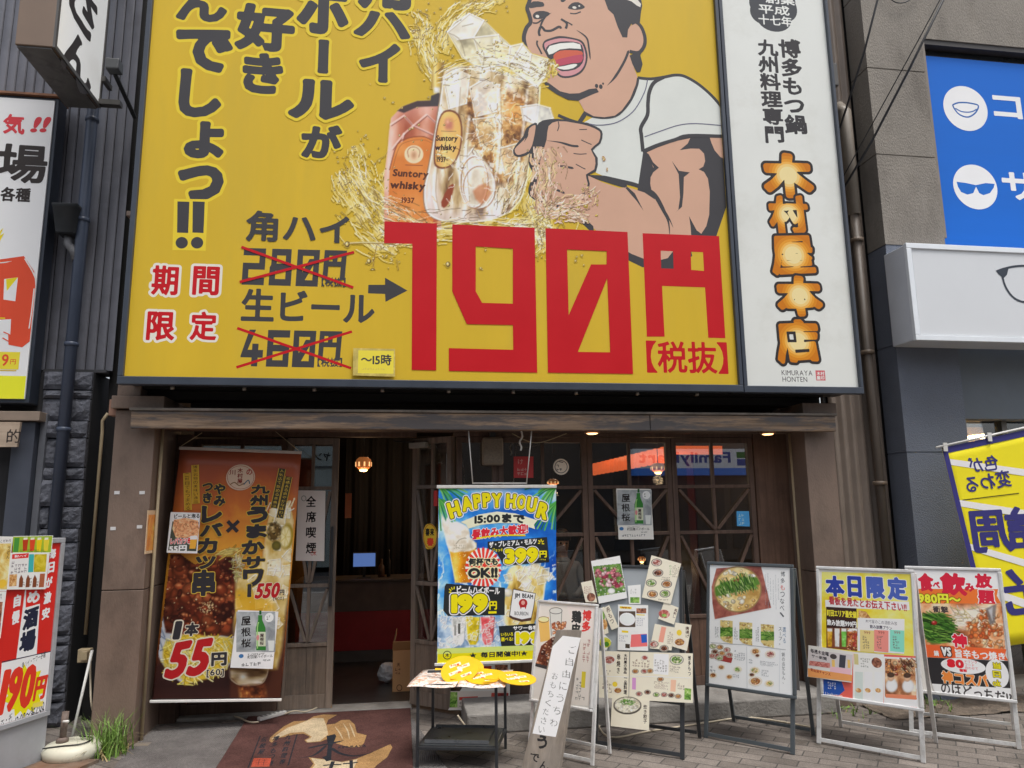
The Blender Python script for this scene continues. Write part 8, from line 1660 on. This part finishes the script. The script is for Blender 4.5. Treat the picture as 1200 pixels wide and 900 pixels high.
# ------------------------------------------------------------------ mats in front of the doorway
def flat(name, label, cat_, pts, m, h, z0=.0, draw=None):
    t = thing(name, label, cat_, gd(*pts[0], z0)); MB().prism([gd(*q, z0) for q in pts], (0, 0, h)).build('mat', m, t, bevel=min(.004, h * .4))
    if draw: a = Art(Plane((0, 0, z0 + h), (1, 0, 0), (0, 0, 1)), 1, []); draw(a); a.build('print', t)
    return t
def carpet(name, c, rib=False):
    m, t, b = nodes(name); L = t.links; tc = N(t, 'ShaderNodeTexCoord'); nz = N(t, 'ShaderNodeTexNoise', Scale=160., Detail=3.); L.new(tc.outputs['Object'], nz.inputs[0])
    n2 = N(t, 'ShaderNodeTexNoise', Scale=3., Detail=8., Roughness=.7); L.new(tc.outputs['Object'], n2.inputs[0])
    mu = N(t, 'ShaderNodeMath', operation='MULTIPLY'); L.new(nz.outputs['Fac'], mu.inputs[0]); L.new(n2.outputs['Fac'], mu.inputs[1])
    r = ramp(t, [(.12, tuple(x * .55 for x in c)), (.4, tuple(x * 1.5 for x in c))]); L.new(mu.outputs[0], r.inputs[0]); L.new(r.outputs[0], b.inputs['Base Color']); b.inputs['Roughness'].default_value = .95; b.inputs['Specular IOR Level'].default_value = .1
    h = nz.outputs['Fac']
    if rib: wv = N(t, 'ShaderNodeTexWave', Scale=26.); L.new(tc.outputs['Object'], wv.inputs[0]); h = wv.outputs['Fac']
    bp = N(t, 'ShaderNodeBump', Strength=.6, Distance=.004); L.new(h, bp.inputs['Height']); L.new(bp.outputs[0], b.inputs['Normal']); return m
g2 = flat('grey_doormat', 'ribbed grey carpet mat beside the maroon mat', 'doormat', [(178, 858), (318, 843), (480, 838), (600, 1010), (60, 990), (150, 880)], carpet('grey_carpet', (.14, .13, .125), True), .008)
zM = zm(260, 830, 1200 / 230)
def matart(a):
    TAN = carpet('tan_pile', (.34, .20, .085)); CRP = carpet('cream_pile', (.50, .40, .26)); BKM = carpet('black_pile', (.022, .024, .03)); RDM = carpet('red_pile', (.42, .08, .045))
    a.poly(zM(295, 180, 330, 150, 380, 110, 440, 80, 520, 75, 560, 50, 620, 38, 705, 40, 650, 70, 638, 100, 690, 95, 730, 72, 780, 70, 812, 100, 825, 150, 885, 165, 870, 210, 850, 235, 790, 240, 700, 215, 640, 190, 600, 205, 520, 210, 505, 195, 540, 175, 500, 155, 440, 160, 380, 175, 330, 185, 305, 210, 290, 200), TAN)
    a.poly(zM(300, 190, 340, 160, 400, 120, 470, 95, 560, 60, 620, 60, 640, 110, 650, 160, 600, 200, 525, 208, 515, 196, 552, 175, 500, 145, 420, 150, 350, 178), CRP)
    for q in ((690, 110, 720, 150, 740, 190), (740, 90, 770, 140, 780, 190), (780, 90, 800, 140, 815, 180)): a.stroke(zM(*q), 1.6, CRP, taper=(.3, .3))
    a.poly(zM(480, 440, 560, 340, 530, 300, 620, 310, 720, 330, 820, 310, 870, 290, 940, 260, 1030, 220, 1042, 240, 1010, 300, 950, 345, 900, 400, 860, 460), TAN); a.poly(zM(500, 440, 570, 345, 545, 305, 640, 315, 740, 330, 830, 312, 800, 380, 760, 440), CRP)
    a.stroke(zM(525, 245, 600, 228, 680, 212, 748, 196), 5.2, BKM, taper=(.1, .2)); a.poly(zM(640, 170, 690, 158, 700, 170, 672, 240, 668, 318, 640, 325, 612, 300, 640, 290, 648, 230), BKM); a.stroke(zM(640, 225, 590, 270, 540, 295, 450, 305), 3.6, BKM, taper=(.1, .6)); a.stroke(zM(665, 240, 720, 275, 800, 292, 880, 282, 925, 268), 4.6, BKM, taper=(.05, .5)); a.stroke(zM(620, 350, 680, 345, 730, 345), 4, BKM); a.stroke(zM(680, 325, 660, 380, 640, 430), 4.4, BKM); a.stroke(zM(740, 340, 800, 335, 830, 330), 4, BKM); a.stroke(zM(790, 318, 790, 380, 770, 430), 4, BKM); a.stroke(zM(640, 380, 600, 420), 3, BKM); a.stroke(zM(690, 370, 730, 400), 3, BKM)
    a.text('KIMURAYA', (*zM(715, 228)[0], *zM(880, 242)[0]), BKM, .02)
    a.stroke(zM(235, 168, 160, 365), 1.4, BKM, 0); a.stroke(zM(460, 158, 405, 350), 1.4, BKM, 0)
    for x, y0, s_ in ((405, 160, '九州料理専'), (330, 168, '博多もつ鍋'), (258, 175, '伝統屋')):
        for i, ch in enumerate(s_): X0, Y0 = x - i * 9, y0 + i * 38; a.text(ch, (*zM(X0 - 16, Y0)[0], *zM(X0 + 18, Y0 + 30)[0]), BKM, .02)
    a.poly(zM(196, 305, 302, 305, 290, 356, 178, 358), RDM)
    for q in ((210, 318, 285, 318), (205, 332, 280, 332), (200, 346, 276, 346), (230, 312, 220, 352), (262, 312, 252, 352)): a.stroke(zM(*q), .7, carpet('maroon_pile_line', (.09, .035, .03)) if 'maroon_line' not in MATS else MATS['maroon_line'], 0)
MT = flat('logo_doormat', 'maroon doormat with tan bird emblem and black brush lettering', 'doormat', [(292, 838.5), (481, 829.5), (489, 1010), (185, 1010)], carpet('maroon_pile', (.088, .042, .037)), .009, .009, matart)
o = MT
# power strip on the mat and cables
z3b = zm(0, 675, 4); z4b = zm(300, 675, 4)
PW = thing('power_strip', 'white six way power strip lying on the doormat edge', 'power strip', gd(320, 842, .018)); a0, a1 = gd(303, 845, .02), gd(334, 836.5, .02); d = (a1 - a0); L = d.length; d.normalize(); nn = Vector((-d.y, d.x, 0))
MB().prism([a0 - nn * .022, a1 - nn * .022, a1 + nn * .022, a0 + nn * .022], (0, 0, .026)).build('body', M_white_pl, PW, bevel=.006)
for i in range(6): c = a0 + d * (L * (i + .7) / 6.4) + Vector((0, 0, .0262)); MB().prism([c - nn * .012 - d * .008, c - nn * .012 + d * .008, c + nn * .012 + d * .008, c + nn * .012 - d * .008], (0, 0, .0012)).build('socket', mat('socket_grey', (.2, .2, .2), .5), PW)
CBL = lambda nm, label, pts, r, m, z=None: tag(MB().tube([Vector(p) for p in catmull([tuple(p) for p in pts], 6)], r, 7).build(nm, m), label, 'cable')
M_cab = mat('cable_beige', al(190, 178, 156), .5, var=.06)
CBL('power_cable', 'beige cable trailing from the wall socket across the grey mat to the power strip', [at(106, 765, -.40), at(106, 800, -.42), at(108, 830, -.48), gd(118, 842, .06), gd(140, 856, .012), gd(160, 856, .016), gd(180, 846, .016), gd(220, 842, .016), gd(270, 839, .02), gd(292, 846, .025), gd(303, 846, .03)], .006, M_cab)
CBL('power_cable', 'beige cable running from the power strip into the doorway', [gd(334, 836.5, .034), gd(345, 833, .03), gd(358, 834, .03), gd(372, 829, .034)], .005, M_cab)
CBL('power_cable', 'beige cable lying along the plinth behind the menu boards', [gd(702, 852, .008), gd(710, 838, .03), gd(701, 848, .008), gd(716, 864, .008), gd(760, 857, .008), gd(820, 848, .008), gd(870, 841, .008), gd(905, 844, .008), gd(950, 852, .008)], .006, M_cab)
CBL('power_cable', 'beige cable looping on the plinth behind the black rack', [at(536, 838, -.80), at(545, 850, -.81), at(556, 860, -.82), at(575, 867, -.84), at(600, 866, -.86), at(640, 866, -.86)], .006, M_cab)
CBL('hanging_wire', 'white plug wire dangling under the beam beside the banner cord', [at(611, 505, -.55), at(612, 512, -.55), at(609, 518, -.55), at(611, 524, -.55), at(610, 528, -.55)], .007, M_white_pl)
CBL('slack_wire', 'thin grey wire sagging under the beam', [at(600, 508, -.5), at(628, 519, -.5), at(664, 508, -.5)], .003, M_beige)
# overhead cables in front of the concrete house
M_wire = mat('wire_black', (.02, .02, .022), .5)
for lb, pts, r in (('black overhead cable crossing the pillar joint steeply', [(1036, -30), (1013, 60), (976, 176)], .009), ('thick black overhead cable passing the blue sign edge', [(1115, -20), (1065, 82), (1022, 165), (977, 240)], .010), ('thin overhead cable running beside the thick one', [(1112, -20), (1080, 40), (980, 222)], .005)):
    tag(MB().tube([at(x, y, -1.3 + .28 * i) for i, (x, y) in enumerate(pts)], r, 6).build('overhead_cable', M_wire), lb, 'cable')
tag(MB().tube([Vector(p) for p in catmull([tuple(at(x, y, -.66)) for x, y in ((1032, -14), (1045, 0), (1055, 3.5), (1066, 0), (1080, -14))], 5)], .005, 6).build('overhead_cable', M_wire), 'short sagging overhead cable loop near the concrete pillar top', 'cable')

# ------------------------------------------------------------------ red white pub stand on the pavement
F0 = gd(52, 893); dirS = Vector((math.sin(math.radians(22)), math.cos(math.radians(22)), 0)); nS = Vector((dirS.y, -dirS.x, 0))
pS = Plane(F0 - dirS * 1.1, dirS, nS); ub = 1.1
vt = pS.px(78, 630)[1]
FS = thing('standing_sign', 'red and white pub signboard with 190円 price and 酒場 lettering', 'signboard', F0)
M_gs = mat('sign_steel', al(150, 152, 156), .45, var=.1, dirt=(.28, .26, .24), dscale=4)
vb = pS.px(30, 735)[1]; zS = zm(0, 675, 4); zT = zm(0, 620, 7.5); zU = zm(0, 730, 635 / 120)
vbt = pS.px(40, 728)[1]; vlow = pS.px(56, 838)[1]
slab(pS, 0, ub, .0, vt, -.12, -.004).build('cabinet', M_gs, FS, bevel=.004)
rim(pS, 0, ub, vlow, vt, .03, -.003, .012).build('frame', M_gs, FS, bevel=.003)
slab(pS, .031, ub - .031, vlow + .031, vt - .031, -.0035, .002).build('face_panel', mat('face_red', al(204, 40, 34), .35, var=.05, scale=2), FS)
MB().prism([pS.w(.2, .0, .01), pS.w(ub + .02, .0, .01), pS.w(ub + .06, .0, .34), pS.w(.2, .0, .34)], (0, 0, .02)).build('base_plate', mat('rust_plate', (.16, .12, .09), .8, var=.5, scale=12, dirt=(.20, .08, .03)), FS)
a = Art(pS.off(.003), 1, []); a.clip = (.032, ub - .032, vlow + .032, vt - .032)
RS_ = ink(208, 40, 34); WS_ = ink(226, 226, 228); KS = ink(36, 40, 60)
a.poly(zS(118, 60, 192, 52, 172, 366, 76, 388), WS_); a.poly(zS(8, 408, 242, 354, 222, 660, -20, 740), WS_); a.stroke(zS(8, 404, 244, 352), 1, KS, 0)
a.poly(zT(230, 535, 358, 530, 352, 655, 225, 690), RS_)
for i, ch in enumerate('毎日が激安'): a.text(ch, ((*zT(440, 170)[0], *zT(492, 260)[0]), (*zT(424, 290)[0], *zT(478, 385)[0]), (*zT(404, 420)[0], *zT(460, 515)[0]), (*zT(386, 552)[0], *zT(450, 655)[0]), (*zT(370, 690)[0], *zT(436, 790)[0]))[i], WS_, .045, tilt=.15)
for ch, q in (('自', (122, 575, 182, 685)), ('慢', (106, 715, 172, 835))): a.text(ch, (*zT(q[0], q[1])[0], *zT(q[2], q[3])[0]), WS_, .045, tilt=.15)
a.text('め', (*zT(240, 545)[0], *zT(350, 650)[0]), WS_, .05); a.text('酒', (*zS(110, 148)[0], *zS(178, 246)[0]), KS, .055, tilt=.18); a.text('場', (*zS(94, 256)[0], *zS(166, 354)[0]), KS, .055, tilt=.18)
P = [];
for k in range(28): rr = 1. if k % 2 else .74; P.append(zU(150 + 135 * rr * math.cos(k * math.pi / 14), 420 - 30 * math.cos(k * math.pi / 14) + 165 * rr * math.sin(k * math.pi / 14))[0])
a.poly(P, ink(236, 214, 20)); OR2 = ink(210, 56, 40)
for ch, q in (('1', (2, 290, 40, 570)), ('9', (52, 270, 128, 545)), ('0', (136, 255, 212, 525)), ('円', (216, 330, 284, 475))): a.text(ch, (*zU(q[0], q[1])[0], *zU(q[2], q[3])[0]), OR2, .05, slant=.12, rough=.02)
a.text('角ハイ・サワー各種', (*zU(140, 208)[0], *zU(280, 248)[0]), ink(70, 66, 70), .0, tilt=.22); a.text('12:00～翌2:00', (*zU(102, 528)[0], *zU(268, 592)[0]), ink(70, 70, 76), .01, tilt=.22); a.text('12:00～翌5:00', (*zU(100, 572)[0], *zU(268, 638)[0]), ink(70, 70, 76), .01, tilt=.22); a.text('日～木・祝', (*zU(-40, 590)[0], *zU(72, 640)[0]), ink(70, 70, 76), .0, tilt=.22); a.text('金・土・祝前', (*zU(-50, 640)[0], *zU(74, 690)[0]), ink(70, 70, 76), .0, tilt=.22); a.poly(zU(204, 500, 268, 482, 264, 515, 200, 528), ink(226, 206, 90))
a.build('print', FS)
def sm1(a):
    a.poly(zT(115, 68, 462, 60, 446, 205, 110, 206), kf(150, 176, 50)); a.rect(*zT(128, 78)[0], *zT(160, 200)[0], kf(70, 140, 60))
    for i, (x, c) in enumerate(((200, (176, 60, 30)), (262, (206, 70, 40)), (322, (226, 190, 30)), (384, (214, 196, 60)))): a.poly(zT(x, 92, x + 50, 88, x + 36, 190, x, 195), kf(*c)); a.poly(zT(x + 8, 76, x + 42, 74, x + 40, 92, x + 6, 95), kf(232, 226, 200)); a.scribble((*zT(x - 22, 176)[0], *zT(x + 30, 202)[0]), 2, kf(70, 70, 50))
paper('drinks_menu', 'green drinks menu strip clipped at the top of the pub signboard', 'menu', pS.off(.014), zT(115, 62, 464, 56, 448, 210, 108, 210), SW_, sm1)
def sm2(a):
    a.rect(*zT(108, 222)[0], *zT(250, 252)[0], kf(206, 50, 46)); a.text('酎ハイ', (*zT(130, 226)[0], *zT(235, 248)[0]), kf(236, 226, 220), .03); a.scribble((*zT(106, 262)[0], *zT(238, 380)[0]), 5, kf(110, 100, 110), vert=True); a.poly(zT(256, 222, 300, 220, 292, 378, 246, 380), kf(60, 166, 166)); a.poly(zT(302, 222, 412, 220, 400, 376, 294, 378), FOOD('sour', [(150, 130, 20), (206, 186, 40), (226, 210, 90)], 14))
    a.poly(zT(84, 400, 150, 396, 144, 500, 78, 505), F_fry); a.poly(zT(352, 392, 396, 390, 384, 510, 340, 512), kf(160, 90, 60))
    for x in (170, 230, 290): a.poly(zT(x, 440, x + 16, 400, x + 34, 438, x + 28, 510, x - 6, 512), kf(120, 66, 40)); a.scribble((*zT(x + 34, 400)[0], *zT(x + 50, 500)[0]), 1, kf(110, 90, 80), vert=True)
paper('drinks_menu', 'white drinks menu with bottles below the green strip on the pub signboard', 'menu', pS.off(.016), zT(92, 210, 434, 206, 396, 528, 56, 532), SW_, sm2)
paper('food_menu', 'cream food menu with yellow dishes at the outer edge of the pub signboard', 'menu', pS.off(.015), zT(-90, 62, 112, 66, 52, 545, -150, 545), SW_, lambda a: (a.text('こだわり', (*zT(4, 92)[0], *zT(96, 116)[0]), kf(70, 66, 70), .01), a.poly(zT(-60, 130, 100, 125, 60, 530, -120, 530), FOOD('yellow', [(150, 110, 40), (214, 180, 90), (232, 214, 150), (240, 230, 200)], 8)), a.text('うどん', (*zT(62, 150)[0], *zT(88, 260)[0]), kf(70, 50, 40), .01, vert=True), a.ell(*zT(20, 480)[0], 5, 5, kf(226, 180, 60))))
paper('food_menu', 'lower food menu with dark photos at the outer edge of the pub signboard', 'menu', pS.off(.015), zT(-160, 548, 52, 548, 0, 960, -200, 960), SW_, lambda a: (a.scribble((*zT(-40, 565)[0], *zT(40, 610)[0]), 2, kf(90, 86, 90)), a.poly(zT(-120, 640, 24, 640, 0, 900, -150, 900), F_dark)))

# ------------------------------------------------------------------ round white banner weight, stub, cable
wb = gd(74, 897); WBx = wb.x + .0
WT_ = thing('banner_weight', 'round white water weight base with a rusty iron stub', 'weight', (WBx, wb.y, 0))
cw = Vector((WBx + .0, wb.y + .13, 0))
MB().lathe(cw, [(.02, .0), (.14, .0), (.165, .025), (.17, .06), (.15, .09), (.10, .102), (.04, .104)], 32).build('weight', mat('weight_white', al(196, 194, 176), .5, var=.1, scale=5, dirt=(.30, .28, .22), dscale=5), WT_)
sp = gd(65, 888, .12); MB().tube([(cw.x - .06, cw.y - .02, .10), (cw.x - .055, cw.y - .02, .28)], .02, 10).build('stub', mat('rusty_iron', (.16, .12, .10), .7, var=.5, scale=20), WT_); MB().lathe((cw.x - .06, cw.y - .02, .102), [(.035, 0), (.035, .02), (.022, .03)], 14).build('collar', MATS['rusty_iron'], WT_)
MB().tube([(cw.x - .055, cw.y - .05, .23), (cw.x - .02, cw.y - .05, .23)], .008, 8).build('thumb_screw', M_white_pl, WT_)
CBL('black_cord', 'thin black cord coiled round the white weight base', [cw + Vector((.0, .08, .108)), cw + Vector((.10, .02, .108)), cw + Vector((.08, -.09, .106)), cw + Vector((-.04, -.11, .104)), cw + Vector((-.14, -.09, .09))], .004, M_wire)
# weeds at the pillar foot
def weed(label, c, n, h, sp_, seed):
    rw_ = random.Random(seed); t = thing('weed_clump', label, 'weed', c); b = MB(); M_ = mat('weed_green', (.16, .28, .05), .6, var=.45, scale=18)
    for i in range(n):
        an = rw_.uniform(0, 6.28); L = h * rw_.uniform(.5, 1.1); bd = rw_.uniform(.2, .9) * L * .8; p = c + Vector((rw_.gauss(0, sp_), rw_.gauss(0, sp_), 0)); d = Vector((math.cos(an), math.sin(an), 0)); s_ = Vector((-d.y, d.x, 0)); w = rw_.uniform(.003, .007); rows = []
        for k in range(5): f = k / 4; q = p + d * bd * f * f + Vector((0, 0, L * (f - .35 * f * f * (bd / L)))); ww = w * (1 - f * .85); rows.append([q - s_ * ww, q + s_ * ww])
        b.sheet(rows)
    for i in range(n // 3):
        p = c + Vector((rw_.gauss(0, sp_), rw_.gauss(0, sp_ * .8), rw_.uniform(.01, h * .35))); an = rw_.uniform(0, 6.28); d = Vector((math.cos(an), math.sin(an), rw_.uniform(-.2, .5))); s_ = Vector((-d.y, d.x, 0)) * .012; b.sheet([[p, p + Vector((0, 0, .0005))], [p + d * .015 - s_, p + d * .015 + s_], [p + d * .034, p + d * .034 + Vector((0, 0, .0005))]])
    b.build('blades', M_, t); b = MB()
    for i in range(n // 4):
        an = rw_.uniform(0, 6.28); L = h * rw_.uniform(.4, 1.0); p = c + Vector((rw_.gauss(0, sp_), rw_.gauss(0, sp_), 0)); d = Vector((math.cos(an), math.sin(an), 0)); s_ = Vector((-d.y, d.x, 0)); w = rw_.uniform(.002, .005); bd = L * rw_.uniform(.5, 1.2); rows = []
        for k in range(5): f = k / 4; q = p + d * bd * f + Vector((0, 0, L * (f - .75 * f * f))); rows.append([q - s_ * w * (1 - f * .7), q + s_ * w * (1 - f * .7)])
        b.sheet(rows)
    b.build('dead_blades', mat('weed_dry', (.30, .23, .11), .8, var=.4, scale=18), t)
cx = gd(126, 884); weed('tuft of long green weeds at the foot of the brown pillar', Vector((cx.x, cx.y, 0)), 150, .27, .055, 1)
weed('low weeds growing behind the silver signboards', Vector((gd(1090, 828).x, gd(1090, 828).y, 0)), 50, .09, .10, 2)
weed('small leafy weed by the 本日限定 stand foot', Vector((gd(985, 835).x, gd(985, 835).y, 0)), 40, .07, .10, 3)
tag(MB().tube([Vector(p) for p in catmull([tuple(q) for q in (gd(135, 850, .12), gd(150, 838, .12), gd(168, 833, .10), gd(174, 834, .05))], 4)], .003, 5).build('dry_stalk', mat('dry_stalk', (.22, .16, .09), .8)), 'dry brown stalk bending out of the weeds', 'stalk')
tag(B(gd(166, 874).x - .05, gd(166, 874).x + .05, gd(166, 874).y - .035, gd(166, 874).y + .035, .0082, .0098).build('tape_patch', mat('patch_brown', (.20, .17, .14), .7)), 'square brown tape patch on the grey carpet mat', 'tape')
# white papers on the ground behind the stands
o = MB().prism([gd(1150, 890, .004), gd(1185, 884, .004), gd(1192, 888, .004), gd(1158, 893, .004)], (0, 0, .002)).build('dropped_paper', PAP) if False else None

# ------------------------------------------------------------------ yellow banner flag seen from behind
pN = front(-1.0)
NB = thing('banner_flag', 'yellow banner flag seen from behind with mirrored blue lettering', 'banner', pN.w(*pN.px(1170, 700)))
zN = zm(900, 450, 4)
TLn, TRn = zN(815, 300)[0], (1232, 497); vec = (1103 - 1145, 527 - 700)
BLn, BRn = (1160, 760), (1300, 740)
def nq(s, t): return tuple(a * (1 - s) * (1 - t) + b * s * (1 - t) + c * s * t + d * (1 - s) * t for a, b, c, d in zip(TLn, TRn, BRn, BLn))
M_nb = mat('flag_yellow', al(228, 208, 16), .7, var=.05, scale=3)
rows = [[pN.w(*pN.px(*nq(i / 12, j / 16)), -.002 + .0012 * math.sin(i * .8 + j * .25)) for i in range(13)] for j in range(17)]
MB().sheet(rows).build('cloth', M_nb, NB, solid=.002)
a = Art(pN.off(.0015), 1, []); NBL = ink(54, 52, 112); NWH = ink(216, 214, 214)
for y0, y1 in ((348, 376), (540, 570), (742, 772), (930, 965)): a.poly(zN(828 + (y0 - 348) * .24, y0, 1210, y0 + 52 + (y0 > 600) * 30, 1210, y1 + 56 + (y0 > 600) * 30, 828 + (y1 - 348) * .24, y1), NWH)
a.poly([nq(0, 0), nq(.045, 0), nq(.045, 1), nq(0, 1)], NBL); a.poly([nq(.045, 0), nq(1, 0), nq(1, .03), nq(.045, .03)], NBL)
a.text('色が', (*zN(940, 338)[0], *zN(1080, 410)[0]), NBL, .02, mirror=True, tilt=-.03, rot=4); a.text('変わる', (*zN(925, 415)[0], *zN(1140, 496)[0]), NBL, .02, mirror=True, tilt=-.03, rot=6); a.stroke(zN(912, 544, 1176, 512), .9, ink(60, 56, 30), 0)
a.text('調', (*zN(950, 580)[0], *zN(1230, 785)[0]), NBL, .024, mirror=True, rot=2); a.text('光', (*zN(1100, 850)[0], *zN(1400, 1070)[0]), NBL, .024, mirror=True, rot=4)
a.build('print', NB)
MB().tube([pN.w(*pN.px(1096, 524.5), .01), pN.w(*pN.px(1236, 493), .01)], .008, 8).build('rod', M_white_pl, NB)
for s_ in (0, .42, .92):
    c = nq(s_, 0); MB().bar(pN.w(*pN.px(c[0] + (2 if s_ == 0 else 0), c[1] - 6), .014), pN.w(*pN.px(c[0] + (3 if s_ == 0 else 1), c[1] + 4), .014), .034, .006, pN.n).build('loop', M_white_pl, NB)
pp0 = gd(1262, 900); PL = MB().tube([Vector((pN.w(*pN.px(1240, 480)).x, -.99, 0)), Vector((pN.w(*pN.px(1240, 480)).x, -.99, pN.w(*pN.px(1240, 480)).z))], .012, 10).build('pole', M_white_pl, NB)
bpy.data.objects.remove(_to)
